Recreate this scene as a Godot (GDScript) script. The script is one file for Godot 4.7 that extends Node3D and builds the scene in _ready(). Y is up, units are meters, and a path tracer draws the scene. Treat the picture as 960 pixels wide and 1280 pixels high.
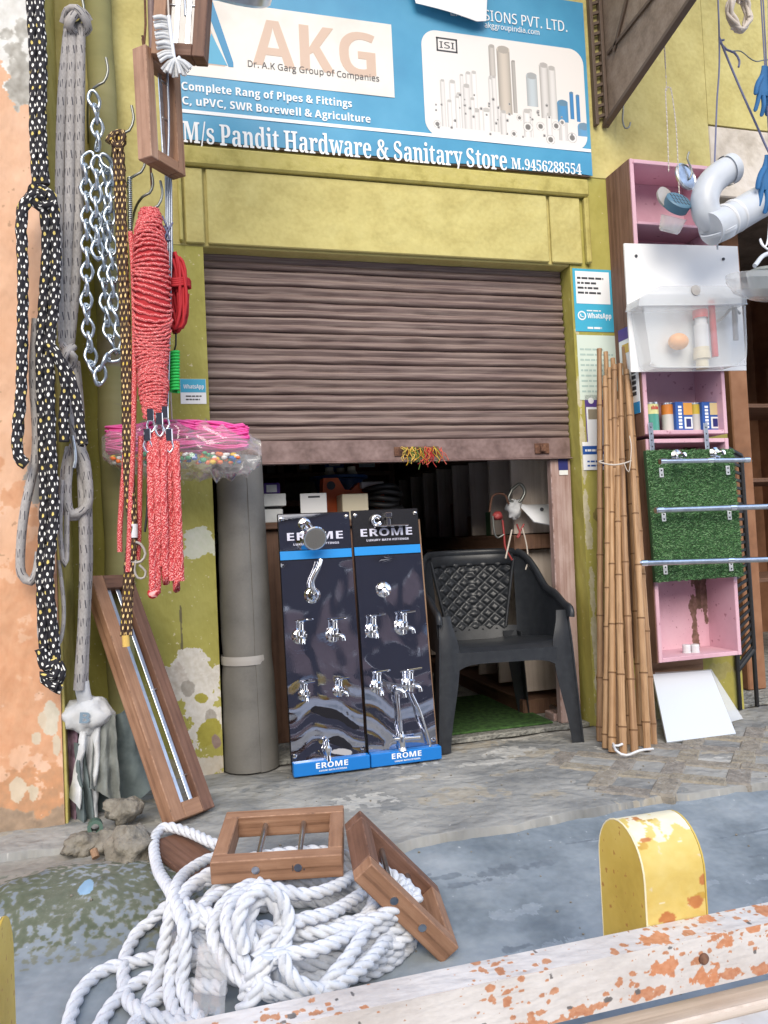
extends Node3D

# ---------------------------------------------------------------- mesh builder
class MB:
	var v := PackedVector3Array()
	var n := PackedVector3Array()
	var t := PackedVector2Array()
	var ix := PackedInt32Array()
	# corners run counter-clockwise as seen from outside
	func quad(a: Vector3, b: Vector3, c: Vector3, d: Vector3, u0 := Vector2.ZERO, u1 := Vector2(-1, -1)) -> void:
		var nn := (b - a).cross(c - a)
		if nn.length() < 1e-12:
			nn = (c - a).cross(d - a)
		nn = nn.normalized()
		var e := u1
		if u1.x < 0.0:
			e = u0 + Vector2(a.distance_to(b), a.distance_to(d))
		var k := v.size()
		v.append_array([a, b, c, d]); n.append_array([nn, nn, nn, nn])
		t.append_array([Vector2(u0.x, e.y), Vector2(e.x, e.y), Vector2(e.x, u0.y), Vector2(u0.x, u0.y)])
		ix.append_array([k, k + 2, k + 1, k, k + 3, k + 2])
	func tri(a: Vector3, b: Vector3, c: Vector3) -> void:
		var nn := (b - a).cross(c - a).normalized()
		var k := v.size()
		v.append_array([a, b, c]); n.append_array([nn, nn, nn])
		t.append_array([Vector2(a.x, a.y), Vector2(b.x, b.y), Vector2(c.x, c.y)])
		ix.append_array([k, k + 2, k + 1])
	# chamfered box; the texture's v runs along the longest side
	func box(xf: Transform3D, s: Vector3, bev := 0.003, uo := Vector2.ZERO) -> void:
		var h := s * 0.5
		bev = minf(bev, minf(h.x, minf(h.y, h.z)) * 0.6)
		var long := 0
		if s.y >= s.x and s.y >= s.z: long = 1
		elif s.z >= s.x and s.z >= s.y: long = 2
		for ax in 3:
			var b1 := (ax + 1) % 3
			var b2 := (ax + 2) % 3
			for sg in [-1.0, 1.0]:
				var q := []
				for k in 4:
					var p := Vector3.ZERO
					p[ax] = sg * h[ax]
					p[b1] = (h[b1] - bev) * (1.0 if (k == 1 or k == 2) else -1.0)
					p[b2] = (h[b2] - bev) * (1.0 if k >= 2 else -1.0)
					q.append(p)
				if sg < 0: q.reverse()
				var base := v.size()
				var nn := Vector3.ZERO
				nn[ax] = sg
				nn = (xf.basis * nn).normalized()
				for p in q:
					v.append(xf * p); n.append(nn)
					var a_: float = p[b1]
					var b_: float = p[b2]
					if long == b1: t.append(uo + Vector2(b_ + 0.37 * ax, a_))
					else: t.append(uo + Vector2(a_ + 0.37 * ax, b_))
				ix.append_array([base, base + 2, base + 1, base, base + 3, base + 2])
		if bev <= 0.0: return
		for ax in 3:
			var b1 := (ax + 1) % 3
			var b2 := (ax + 2) % 3
			for s1 in [-1.0, 1.0]:
				for s2 in [-1.0, 1.0]:
					var q := []
					for e in [[-1.0, 0], [1.0, 0], [1.0, 1], [-1.0, 1]]:
						var p := Vector3.ZERO
						p[ax] = e[0] * (h[ax] - bev)
						p[b1] = s1 * (h[b1] - (bev if e[1] == 1 else 0.0))
						p[b2] = s2 * (h[b2] - (0.0 if e[1] == 1 else bev))
						q.append(xf * p)
					var out := Vector3.ZERO
					out[b1] = s1; out[b2] = s2
					out = xf.basis * out
					if (q[1] - q[0]).cross(q[2] - q[0]).dot(out) < 0: q.reverse()
					quad(q[0], q[1], q[2], q[3], uo)
		for sx in [-1.0, 1.0]:
			for sy in [-1.0, 1.0]:
				for sz in [-1.0, 1.0]:
					var a := xf * Vector3(sx * h.x, sy * (h.y - bev), sz * (h.z - bev))
					var b := xf * Vector3(sx * (h.x - bev), sy * h.y, sz * (h.z - bev))
					var c := xf * Vector3(sx * (h.x - bev), sy * (h.y - bev), sz * h.z)
					if (b - a).cross(c - a).dot(xf.basis * Vector3(sx, sy, sz)) < 0: tri(a, c, b)
					else: tri(a, b, c)
	func bx(x0: float, y0: float, z0: float, x1: float, y1: float, z1: float, bev := 0.003, uo := Vector2.ZERO) -> void:
		box(Transform3D(Basis(), Vector3(x0 + x1, y0 + y1, z0 + z1) * 0.5), Vector3(absf(x1 - x0), absf(y1 - y0), absf(z1 - z0)), bev, uo)
	# beam between two points: w across, h along 'up'
	func beam(a: Vector3, b: Vector3, w: float, h: float, up := Vector3.UP, bev := 0.003, uo := Vector2.ZERO) -> void:
		var d := (b - a).normalized()
		var sd := d.cross(up).normalized()
		var u := sd.cross(d)
		box(Transform3D(Basis(sd, u, -d), (a + b) * 0.5), Vector3(w, h, a.distance_to(b)), bev, uo)
	func grid(g: Array, closed_u := false, uvs := Vector2(1, 1), flip := false) -> void:
		# g: rows (v) of points (u)
		var rows := g.size()
		var cols: int = g[0].size()
		var k := v.size()
		var acc := 0.0
		for j in rows:
			if j > 0: acc += g[j][0].distance_to(g[j - 1][0])
			var au := 0.0
			for i in cols:
				if i > 0: au += g[j][i].distance_to(g[j][i - 1])
				var i0 := (i - 1 + cols) % cols if closed_u else maxi(i - 1, 0)
				var i1 := (i + 1) % cols if closed_u else mini(i + 1, cols - 1)
				if closed_u and i == 0: i0 = cols - 2
				if closed_u and i == cols - 1: i1 = 1
				var du: Vector3 = g[j][i1] - g[j][i0]
				var dv: Vector3 = g[mini(j + 1, rows - 1)][i] - g[maxi(j - 1, 0)][i]
				var nn := du.cross(dv)
				if nn.length() < 1e-14: nn = Vector3.UP
				nn = nn.normalized()
				v.append(g[j][i]); n.append(-nn if flip else nn)
				t.append(Vector2(au * uvs.x, -acc * uvs.y))
		for j in rows - 1:
			for i in cols - 1:
				var a := k + j * cols + i
				if flip: ix.append_array([a, a + 1, a + cols + 1, a, a + cols + 1, a + cols])
				else: ix.append_array([a, a + cols + 1, a + 1, a, a + cols, a + cols + 1])
	# sheet of thickness th: rows run up, columns run to the right, front faces the viewer of that grid
	func sheet(g: Array, th: float) -> void:
		var rows := g.size()
		var cols: int = g[0].size()
		var gb := []
		for j in rows:
			var r := []
			for i in cols:
				var du: Vector3 = g[j][mini(i + 1, cols - 1)] - g[j][maxi(i - 1, 0)]
				var dv: Vector3 = g[mini(j + 1, rows - 1)][i] - g[maxi(j - 1, 0)][i]
				r.append(g[j][i] - du.cross(dv).normalized() * th)
			gb.append(r)
		grid(g); grid(gb, false, Vector2(1, 1), true)
		for i in cols - 1:
			quad(gb[0][i], gb[0][i + 1], g[0][i + 1], g[0][i])
			quad(g[rows - 1][i], g[rows - 1][i + 1], gb[rows - 1][i + 1], gb[rows - 1][i])
		for j in rows - 1:
			quad(gb[j][0], g[j][0], g[j + 1][0], gb[j + 1][0])
			quad(g[j][cols - 1], gb[j][cols - 1], gb[j + 1][cols - 1], g[j + 1][cols - 1])
	# swept tube; lobes and twist (turns per metre) make laid rope
	func tube(p: Array, r, sides := 8, lobes := 0, twist := 0.0, lob := 0.2, aspect := 1.0, cap := true, upv := Vector3(0.13, 0.2, 0.97)) -> void:
		var m := p.size()
		var tg: Vector3 = (p[1] - p[0]).normalized()
		var u := upv - tg * upv.dot(tg)
		if u.length() < 0.05:
			u = Vector3.RIGHT - tg * tg.x
		u = u.normalized()
		var k := v.size()
		var s := 0.0
		for j in m:
			var d: Vector3 = p[mini(j + 1, m - 1)] - p[maxi(j - 1, 0)]
			if d.length() > 1e-9: d = d.normalized()
			else: d = tg
			u = (u - d * u.dot(d)).normalized()
			tg = d
			var w := d.cross(u)
			if j > 0: s += p[j].distance_to(p[j - 1])
			var rr: float = r[j] if r is Array else r
			for i in sides + 1:
				var a := TAU * i / sides
				var q := rr
				var slope := 0.0
				if lobes > 0:
					var ph := lobes * a - s * twist * TAU * lobes
					var cs := absf(cos(ph * 0.5))
					q = rr * (1.0 - lob + lob * cs * 1.25)
					slope = -lob * 1.25 * rr * sin(ph * 0.5) * signf(cos(ph * 0.5)) * 0.5 * lobes
				var ca := cos(a)
				var sa := sin(a) * aspect
				var dirv := u * ca + w * sa
				v.append(p[j] + dirv * q)
				var nn := (u * ca * aspect + w * sin(a)).normalized()
				if lobes > 0:
					var tn := -u * sin(a) + w * ca
					nn = (nn * q - tn * slope + d * slope * twist * TAU * q).normalized()
				n.append(nn)
				t.append(Vector2(float(i) / sides, s / (TAU * 0.01)))
		for j in m - 1:
			for i in sides:
				var a := k + j * (sides + 1) + i
				ix.append_array([a, a + sides + 2, a + 1, a, a + sides + 1, a + sides + 2])
		if cap:
			for e: int in [0, m - 1]:
				var b: int = k + e * (sides + 1)
				var c0 := v.size()
				var nn: Vector3 = (p[1] - p[0]).normalized() * -1.0 if e == 0 else (p[m - 1] - p[m - 2]).normalized()
				v.append(p[e]); n.append(nn); t.append(Vector2(0.5, s / (TAU * 0.01)))
				for i in sides + 1:
					v.append(v[b + i]); n.append(nn); t.append(t[b + i])
				for i in sides:
					if e == 0: ix.append_array([c0, c0 + 1 + i, c0 + 2 + i])
					else: ix.append_array([c0, c0 + 2 + i, c0 + 1 + i])
	func rod(a: Vector3, b: Vector3, r: float, sides := 12) -> void:
		tube([a, b], r, sides)
	# profile of (radius, height) turned round y
	func lathe(pr: Array, seg := 20, xf := Transform3D()) -> void:
		var g := []
		for q in pr:
			var row := []
			for i in seg + 1:
				var a := -TAU * i / seg
				row.append(xf * Vector3(cos(a) * q.x, q.y, sin(a) * q.x))
			g.append(row)
		# split hard corners: each band gets its own normals
		for j in pr.size() - 1:
			var base := v.size()
			var dr: float = pr[j + 1].x - pr[j].x
			var dy: float = pr[j + 1].y - pr[j].y
			var l := sqrt(dr * dr + dy * dy)
			if l < 1e-9: continue
			for e in 2:
				for i in seg + 1:
					var a := -TAU * i / seg
					v.append(g[j + e][i])
					n.append((xf.basis * Vector3(cos(a) * dy / l, -dr / l, sin(a) * dy / l)).normalized())
					t.append(Vector2(float(i) / seg, pr[j + e].y))
			for i in seg:
				var a := base + i
				ix.append_array([a, a + seg + 2, a + 1, a, a + seg + 1, a + seg + 2])
	# polygon (counter-clockwise in x, y) pushed from z = 0 back to -depth
	func prism(poly: PackedVector2Array, depth: float, xf := Transform3D()) -> void:
		var ids := Geometry2D.triangulate_polygon(poly)
		for k in range(0, ids.size(), 3):
			var a := poly[ids[k]]
			var b := poly[ids[k + 1]]
			var c := poly[ids[k + 2]]
			if (b - a).cross(c - a) < 0:
				var s := b
				b = c
				c = s
			tri(xf * Vector3(a.x, a.y, 0), xf * Vector3(b.x, b.y, 0), xf * Vector3(c.x, c.y, 0))
			tri(xf * Vector3(a.x, a.y, -depth), xf * Vector3(c.x, c.y, -depth), xf * Vector3(b.x, b.y, -depth))
		for i in poly.size():
			var a := poly[i]
			var b := poly[(i + 1) % poly.size()]
			quad(xf * Vector3(a.x, a.y, -depth), xf * Vector3(b.x, b.y, -depth), xf * Vector3(b.x, b.y, 0), xf * Vector3(a.x, a.y, 0))
	func blob(c: Vector3, r: Vector3, amp: float, fq: float, sd: int, seg := 24, basis := Basis()) -> void:
		var f := FastNoiseLite.new()
		f.seed = sd; f.frequency = fq; f.fractal_octaves = 3
		var g := []
		for j in seg / 2 + 1:
			var th := PI * j / (seg / 2)
			var row := []
			for i in seg + 1:
				var a := TAU * (i % seg) / seg
				var d := Vector3(sin(th) * cos(a), -cos(th), -sin(th) * sin(a))
				var q := d * r
				row.append(c + basis * (q * (1.0 + amp * f.get_noise_3d(d.x, d.y, d.z))))
			g.append(row)
		grid(g, true, Vector2(1, 1))
	func mesh() -> ArrayMesh:
		var a := []
		a.resize(Mesh.ARRAY_MAX)
		a[Mesh.ARRAY_VERTEX] = v
		a[Mesh.ARRAY_NORMAL] = n
		a[Mesh.ARRAY_TEX_UV] = t
		a[Mesh.ARRAY_INDEX] = ix
		var m := ArrayMesh.new()
		m.add_surface_from_arrays(Mesh.PRIMITIVE_TRIANGLES, a)
		return m

# ---------------------------------------------------------------- helpers
var taken := {}
var M := {}
var rng := RandomNumberGenerator.new()

func numbered(nm: String) -> String:
	if not taken.has(nm):
		taken[nm] = 0
		return nm
	taken[nm] += 1
	return "%s_%03d" % [nm, taken[nm]]

func thing(nm: String, label: String, cat: String, at := Vector3.ZERO, group := "") -> Node3D:
	var o := Node3D.new()
	o.name = numbered(nm)
	add_child(o)
	o.position = at
	o.set_meta("label", label); o.set_meta("category", cat)
	if group: o.set_meta("group", group)
	o.set_meta("w", at)
	return o

# a part whose mesh is given in world metres (world) or in the thing's own axes
func part(par: Node3D, nm: String, mb: MB, m: Material, world := true, label := "") -> MeshInstance3D:
	return mpart(par, nm, mb.mesh(), m, world, label)

func mpart(par: Node3D, nm: String, me: Mesh, m: Material, world := true, label := "") -> MeshInstance3D:
	var o := MeshInstance3D.new()
	o.name = nm
	o.mesh = me
	o.material_override = m
	par.add_child(o, true)
	if world and par.has_meta("w"): o.position = -(par.get_meta("w") as Vector3)
	if label: o.set_meta("label", label)
	return o

func copy_of(src: Node3D, label: String, xf: Transform3D) -> Node3D:
	var c: Node3D = src.duplicate()
	c.name = numbered(String(src.name).rstrip("0123456789_"))
	add_child(c)
	c.transform = xf
	if label: c.set_meta("label", label)
	return c

func structure(nm: String, mb: MB, m: Material) -> MeshInstance3D:
	var o := mpart(self, numbered(nm), mb.mesh(), m, false)
	o.set_meta("kind", "structure")
	return o

func c8(r: int, g: int, b: int) -> Color:
	return Color8(r, g, b)

func spline(p: Array, step := 0.01, closed := false) -> Array:
	var out := []
	var m := p.size()
	var last := m if closed else m - 1
	for i in last:
		var p0: Vector3 = p[(i - 1 + m) % m] if (closed or i > 0) else p[0] * 2.0 - p[1]
		var p1: Vector3 = p[i]
		var p2: Vector3 = p[(i + 1) % m]
		var p3: Vector3 = p[(i + 2) % m] if (closed or i + 2 < m) else p[m - 1] * 2.0 - p[m - 2]
		var k := maxi(2, int(p1.distance_to(p2) / step))
		for j in k:
			out.append(p1.cubic_interpolate(p2, p0, p3, float(j) / k))
	out.append(p[0] if closed else p[m - 1])
	return out

# ---- textures
func nb(w: int, h: int, fq: float, sd: int, oct := 4, seamless := true) -> PackedByteArray:
	var f := FastNoiseLite.new()
	f.seed = sd; f.frequency = fq; f.fractal_octaves = oct
	var im: Image
	if seamless: im = f.get_seamless_image(w, h, false, false, 0.12, true)
	else: im = f.get_image(w, h, false, false, true)
	return im.get_data()

func ramp(cols: Array) -> PackedByteArray:
	var out := PackedByteArray()
	out.resize(768)
	var m := cols.size() - 1
	for i in 256:
		var x := float(i) / 255.0 * m
		var k := mini(int(x), m - 1)
		var c: Color = cols[k].lerp(cols[k + 1], x - k)
		out[i * 3] = int(clampf(c.r, 0, 1) * 255); out[i * 3 + 1] = int(clampf(c.g, 0, 1) * 255); out[i * 3 + 2] = int(clampf(c.b, 0, 1) * 255)
	return out

# noise picture: coarse noise picks a colour of the ramp, fine noise shifts the pick
func npic(w: int, h: int, cols: Array, fq: float, fine: float, amt: float, sd: int) -> Image:
	var a := nb(w, h, fq, sd)
	var b := nb(w, h, fine, sd + 7, 3)
	var rp := ramp(cols)
	var d := PackedByteArray()
	d.resize(w * h * 3)
	for i in w * h:
		var x := clampi(int(a[i] + (b[i] - 128) * amt), 0, 255) * 3
		var k := i * 3
		d[k] = rp[x]; d[k + 1] = rp[x + 1]; d[k + 2] = rp[x + 2]
	return Image.create_from_data(w, h, false, Image.FORMAT_RGB8, d)

func tex(im: Image) -> ImageTexture:
	im.generate_mipmaps()
	return ImageTexture.create_from_image(im)

func bumptex(w: int, h: int, fq: float, sd: int, strength: float, oct := 5) -> ImageTexture:
	var im := Image.create_from_data(w, h, false, Image.FORMAT_L8, nb(w, h, fq, sd, oct))
	im.convert(Image.FORMAT_RGBA8)
	im.bump_map_to_normal_map(strength)
	return ImageTexture.create_from_image(im)

func mat(col: Color, rough := 0.7, metal := 0.0) -> StandardMaterial3D:
	var m := StandardMaterial3D.new()
	m.albedo_color = col
	m.roughness = rough
	m.metallic = metal
	return m

func tmat(im: Image, rough := 0.8, scale := 1.0, tri := true, nrm: Texture2D = null, nsc := 1.0) -> StandardMaterial3D:
	var m := StandardMaterial3D.new()
	m.albedo_texture = tex(im)
	m.roughness = rough
	m.uv1_triplanar = tri
	m.uv1_world_triplanar = tri
	m.uv1_scale = Vector3.ONE * scale
	if nrm:
		m.normal_enabled = true
		m.normal_texture = nrm
		m.normal_scale = nsc
	return m

# timber: streaks run along the texture's v
func wood(cols: Array, sd: int, rough := 0.65, across := 5.0, along := 1.1) -> StandardMaterial3D:
	var a := Image.create_from_data(256, 24, false, Image.FORMAT_L8, nb(256, 24, 0.035, sd, 4))
	a.resize(256, 512, Image.INTERPOLATE_CUBIC)
	var da := a.get_data()
	var b := nb(256, 512, 0.012, sd + 3, 4)
	var rp := ramp(cols)
	var d := PackedByteArray()
	d.resize(256 * 512 * 3)
	for i in 256 * 512:
		var x := clampi(int(da[i] * 0.6 + b[i] * 0.4 + (da[(i * 7 + b[i] * 2) % 131072] - 128) * 0.12), 0, 255) * 3
		d[i * 3] = rp[x]; d[i * 3 + 1] = rp[x + 1]; d[i * 3 + 2] = rp[x + 2]
	var m := tmat(Image.create_from_data(256, 512, false, Image.FORMAT_RGB8, d), rough, 1.0, false)
	m.uv1_scale = Vector3(across, along, 1)
	var nrm := a.duplicate()
	nrm.convert(Image.FORMAT_RGBA8)
	nrm.bump_map_to_normal_map(3.0)
	m.normal_enabled = true
	m.normal_texture = ImageTexture.create_from_image(nrm)
	m.normal_scale = 0.5
	return m

# picture of a painted wall: wm x hm metres, patches of other matter with torn outlines
# patch: [cx, cy (metres from lower left), rx, ry, colour, colour 2, raggedness]
func wallpic(wm: float, hm: float, ppm: float, cols: Array, patches: Array, sd: int, specks := 0.0, speck_col := Color.WHITE, cf := 1.0) -> Image:
	var w := int(wm * ppm)
	var h := int(hm * ppm)
	var a := nb(w, h, 0.012 * 200.0 / ppm, sd, 5, false)
	var b := nb(w, h, 0.09, sd + 5, 4, false)
	var c := nb(w, h, 0.035 * cf * 200.0 / ppm, sd + 9, 5, false)
	var rp := ramp(cols)
	var d := PackedByteArray()
	d.resize(w * h * 3)
	var sth := int(255 - specks)
	for i in w * h:
		var x := clampi(int(a[i] + (b[i] - 128) * 0.22), 0, 255) * 3
		var k := i * 3
		if specks > 0.0 and b[i] > sth and c[i] > 120:
			d[k] = speck_col.r8; d[k + 1] = speck_col.g8; d[k + 2] = speck_col.b8
		else:
			d[k] = rp[x]; d[k + 1] = rp[x + 1]; d[k + 2] = rp[x + 2]
	for p in patches:
		var rag: float = p[6]
		var fw: float = p[7] if p.size() > 7 else 0.25
		var x0 := maxi(0, int((p[0] - p[2] * 1.5) * ppm))
		var x1 := mini(w, int((p[0] + p[2] * 1.5) * ppm))
		var y0 := maxi(0, int((hm - p[1] - p[3] * 1.5) * ppm))
		var y1 := mini(h, int((hm - p[1] + p[3] * 1.5) * ppm))
		var ca: Color = p[4]
		var cb: Color = p[5]
		for y in range(y0, y1):
			for x in range(x0, x1):
				var i := y * w + x
				var dx: float = (x / ppm - p[0]) / p[2]
				var dy: float = (hm - y / ppm - p[1]) / p[3]
				var e := sqrt(dx * dx + dy * dy) + (c[i] - 128) / 128.0 * rag + (b[i] - 128) / 128.0 * rag * fw
				if e < 1.0:
					var f := clampf((a[i] * 0.4 + b[i] * 0.6) / 255.0 * 1.6 - 0.3, 0, 1)
					var q := ca.lerp(cb, f)
					if e > 0.93: q = q.lerp(cb, 0.5)
					d[i * 3] = q.r8; d[i * 3 + 1] = q.g8; d[i * 3 + 2] = q.b8
	return Image.create_from_data(w, h, false, Image.FORMAT_RGB8, d)

# lettering between two points of its base line, cap = height of a capital
var fonts := {}
func letters(par: Node3D, s: String, font: String, weight: int, a: Vector3, b: Vector3, cap: float, m: Material, up := Vector3.UP, nm := "lettering", italic := false) -> MeshInstance3D:
	var key := font + str(weight)
	if not fonts.has(key):
		var f := SystemFont.new()
		f.font_names = PackedStringArray([font])
		f.font_weight = weight
		fonts[key] = f
	var tm := TextMesh.new()
	tm.font = fonts[key]
	tm.text = s
	tm.font_size = 48
	tm.pixel_size = 0.01
	tm.depth = 0.02
	tm.curve_step = 2.0
	tm.horizontal_alignment = HORIZONTAL_ALIGNMENT_LEFT
	tm.vertical_alignment = VERTICAL_ALIGNMENT_BOTTOM
	var one := TextMesh.new()
	one.font = tm.font
	one.text = "H"
	one.font_size = 48
	one.pixel_size = 0.01
	one.vertical_alignment = VERTICAL_ALIGNMENT_BOTTOM
	var hb := one.get_aabb()
	var bb := tm.get_aabb()
	var x := (b - a).normalized()
	var z := x.cross(up).normalized()
	var y := z.cross(x)
	var sx := a.distance_to(b) / bb.size.x
	var sy := cap / hb.size.y
	var o := MeshInstance3D.new()
	o.name = nm
	o.mesh = tm
	o.material_override = m
	par.add_child(o, true)
	var off := Vector3.ZERO
	var q: Node = par
	while q != self and q is Node3D:
		off += (q as Node3D).position
		q = q.get_parent()
	var bs := Basis(x * sx, y * sy, z * 0.05)
	if italic: bs.y += x * sy * 0.2
	o.transform = Transform3D(bs, a - off - bs * Vector3(bb.position.x, hb.position.y, 0))
	return o

func rot_y(deg: float) -> Basis:
	return Basis(Vector3.UP, deg_to_rad(deg))

func _ready() -> void:
	rng.seed = 4711
	# ------------------------------------------------ camera, sky, light
	var cam := Camera3D.new()
	cam.transform = Transform3D(Basis(Vector3(0.9632, -0.0469, 0.2645), Vector3(0.0363, 0.9983, 0.0449), Vector3(-0.2661, -0.0336, 0.9633)), Vector3(0, 0.87, 3.087))
	cam.fov = 66.83
	cam.near = 0.05
	cam.far = 400.0
	add_child(cam)
	cam.current = true
	var env := Environment.new()
	var sm := ProceduralSkyMaterial.new()
	sm.sky_top_color = Color(0.47, 0.58, 0.74)
	sm.sky_horizon_color = Color(0.92, 0.93, 0.95)
	sm.sky_curve = 0.28
	sm.ground_bottom_color = Color(0.30, 0.29, 0.27)
	sm.ground_horizon_color = Color(0.62, 0.62, 0.61)
	sm.sun_angle_max = 0.0
	var sky := Sky.new()
	sky.sky_material = sm
	env.background_mode = Environment.BG_SKY
	env.sky = sky
	env.background_energy_multiplier = 1.0
	env.tonemap_mode = Environment.TONE_MAPPER_LINEAR
	env.tonemap_exposure = 3.2
	env.sdfgi_enabled = true
	env.ssao_enabled = true
	env.ssil_enabled = true
	var we := WorldEnvironment.new()
	we.environment = env
	add_child(we)
	var sun := DirectionalLight3D.new()
	sun.light_energy = 0.34
	sun.light_color = Color(1.0, 0.97, 0.93)
	sun.light_angular_distance = 40.0
	sun.shadow_enabled = true
	sun.transform = Transform3D(Basis(), Vector3(0, 4.4, 6)).looking_at(Vector3(1.6, 0, 0), Vector3.UP)
	add_child(sun)

	materials()
	ground()
	building()
	shop_room()
	rolling_shutter()
	shop_sign()
	display_boards()
	plastic_chair()
	doorway_things()
	right_shelf()
	right_hanging()
	bamboo()
	wall_papers()
	left_hanging()
	left_ground()
	rope_pile()
	cart()
	grit()
	street_behind()

func materials() -> void:
	var b1 := bumptex(512, 512, 0.02, 11, 6.0)
	var b2 := bumptex(512, 512, 0.06, 12, 5.0)
	M.lintel = tmat(npic(512, 512, [c8(180, 167, 102), c8(192, 180, 114), c8(200, 189, 124)], 0.014, 0.1, 0.6, 21), 0.75, 0.7, true, b1, 0.35)
	M.trim = tmat(npic(256, 256, [c8(160, 148, 78), c8(186, 174, 100), c8(192, 180, 112)], 0.02, 0.1, 0.4, 25), 0.75, 1.3, true, b1, 0.4)
	M.plaster = tmat(npic(256, 256, [c8(176, 166, 152), c8(205, 196, 184), c8(214, 206, 198)], 0.015, 0.08, 0.4, 26), 0.85, 1.0, true, b1, 0.4)
	M.brown_wall = tmat(npic(256, 256, [c8(112, 78, 56), c8(140, 98, 70), c8(154, 112, 84)], 0.012, 0.08, 0.4, 27), 0.85, 0.8)
	M.dark_wall = tmat(npic(256, 256, [c8(104, 94, 82), c8(126, 115, 102), c8(140, 130, 116)], 0.02, 0.1, 0.4, 28), 0.85, 1.0)
	M.rough_concrete = tmat(npic(512, 512, [c8(104, 105, 102), c8(140, 140, 135), c8(168, 166, 158)], 0.02, 0.12, 0.8, 30), 0.9, 1.0, true, b2, 1.0)
	M.road = tmat(npic(512, 512, [c8(132, 132, 132), c8(154, 153, 152), c8(168, 166, 163)], 0.02, 0.15, 0.6, 31), 0.92, 0.5, true, b2, 0.7)
	M.brick = []
	for k in 3: M.brick.append(tmat(npic(256, 256, [c8(112, 108, 102), c8(136 + k * 5, 128 + k * 4, 118), c8(158, 153, 145)], 0.03, 0.12, 0.6, 33 + k), 0.9, 2.5, true, b2, 0.8))
	M.rock = tmat(npic(256, 256, [c8(92, 86, 76), c8(132, 126, 114), c8(154, 148, 138)], 0.02, 0.1, 0.5, 40), 0.9, 2.0, true, b2, 1.2)
	M.slat = []
	for k in 3:
		var im := npic(64, 512, [c8(98, 80, 79), c8(122 + 4 * k, 104 + 4 * k, 98 + 4 * k), c8(150, 134, 126)], 0.03, 0.14, 0.5, 50 + k)
		im.resize(512, 512)
		var m := tmat(im, 0.55, 1.0, false)
		m.uv1_scale = Vector3(0.7, 6.0, 1)
		m.metallic_specular = 0.4
		M.slat.append(m)
	M.shutter_bar = tmat(npic(256, 256, [c8(94, 74, 70), c8(120, 98, 94), c8(140, 118, 114)], 0.02, 0.1, 0.5, 55), 0.55, 1.5)
	M.rust = tmat(npic(128, 128, [c8(66, 42, 34), c8(100, 68, 52), c8(128, 92, 70)], 0.04, 0.15, 0.5, 56), 0.85, 4.0)
	M.brown_steel = tmat(npic(256, 256, [c8(112, 96, 82), c8(132, 114, 98), c8(146, 130, 116)], 0.02, 0.12, 0.5, 57), 0.6, 2.0)
	M.brown_edge = mat(c8(92, 76, 64), 0.6)
	M.wood = wood([c8(100, 70, 52), c8(136, 100, 76), c8(156, 118, 92), c8(170, 136, 112)], 61)
	M.wood_dark = wood([c8(76, 52, 42), c8(110, 78, 62), c8(130, 96, 80)], 62)
	M.wood_pale = wood([c8(130, 98, 78), c8(164, 128, 106), c8(184, 150, 128)], 63)
	M.jamb = wood([c8(112, 86, 78), c8(150, 122, 114), c8(176, 152, 146), c8(190, 168, 162)], 64, 0.8, 4.0, 0.8)
	M.shelf_side = wood([c8(92, 64, 52), c8(124, 92, 76), c8(142, 110, 94)], 65, 0.8, 4.0, 0.8)
	M.board_grey = wood([c8(176, 160, 146), c8(204, 190, 178), c8(214, 202, 192)], 66, 0.8, 3.0, 0.8)
	M.dark_wood = wood([c8(84, 60, 46), c8(112, 82, 64), c8(128, 98, 80)], 67, 0.7)
	M.ply = wood([c8(110, 84, 62), c8(150, 118, 92), c8(170, 140, 112)], 68, 0.8)
	M.bamboo = wood([c8(122, 90, 60), c8(158, 122, 86), c8(178, 142, 104), c8(194, 162, 124)], 69, 0.55, 1.0, 0.06)
	M.bamboo2 = wood([c8(102, 76, 52), c8(138, 104, 74), c8(164, 128, 92), c8(182, 148, 110)], 70, 0.55, 1.0, 0.05)
	M.node = mat(c8(108, 76, 46), 0.7)
	# pink painted shelf with dark stains where water ran down
	M.pink = tmat(wallpic(1.0, 1.0, 256, [c8(200, 156, 170), c8(212, 170, 184), c8(218, 180, 192)], [], 72, 52, c8(176, 126, 140)), 0.7, 1.0)
	M.pink_stain = tmat(wallpic(0.45, 0.55, 400, [c8(202, 158, 172), c8(214, 172, 186), c8(220, 182, 194)],
		[[0.40, 0.47, 0.045, 0.16, c8(84, 66, 52), c8(124, 98, 84), 0.9], [0.36, 0.32, 0.02, 0.18, c8(100, 78, 62), c8(150, 116, 110), 0.8], [0.43, 0.36, 0.02, 0.1, c8(96, 76, 62), c8(150, 116, 110), 0.9],
		[0.2, 0.15, 0.03, 0.015, c8(80, 56, 44), c8(120, 90, 80), 0.9], [0.05, 0.02, 0.09, 0.02, c8(80, 56, 44), c8(120, 90, 80), 0.9]], 73, 48, c8(170, 122, 136)), 0.7, 1.0, false)
	M.white_board = mat(c8(236, 236, 236), 0.35)
	M.white_plastic = mat(c8(214, 216, 220), 0.3)
	M.paper = tmat(npic(128, 128, [c8(206, 208, 206), c8(222, 224, 222), c8(230, 231, 230)], 0.03, 0.1, 0.3, 75), 0.7, 3.0)
	M.paper_green = mat(c8(206, 220, 210), 0.7)
	M.sky_blue = mat(c8(64, 172, 206), 0.5)
	M.violet = mat(c8(88, 66, 138), 0.5)
	M.blue_print = mat(c8(36, 84, 160), 0.5)
	M.navy = mat(c8(38, 44, 110), 0.5)
	M.ink = mat(c8(58, 60, 66), 0.6)
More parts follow.
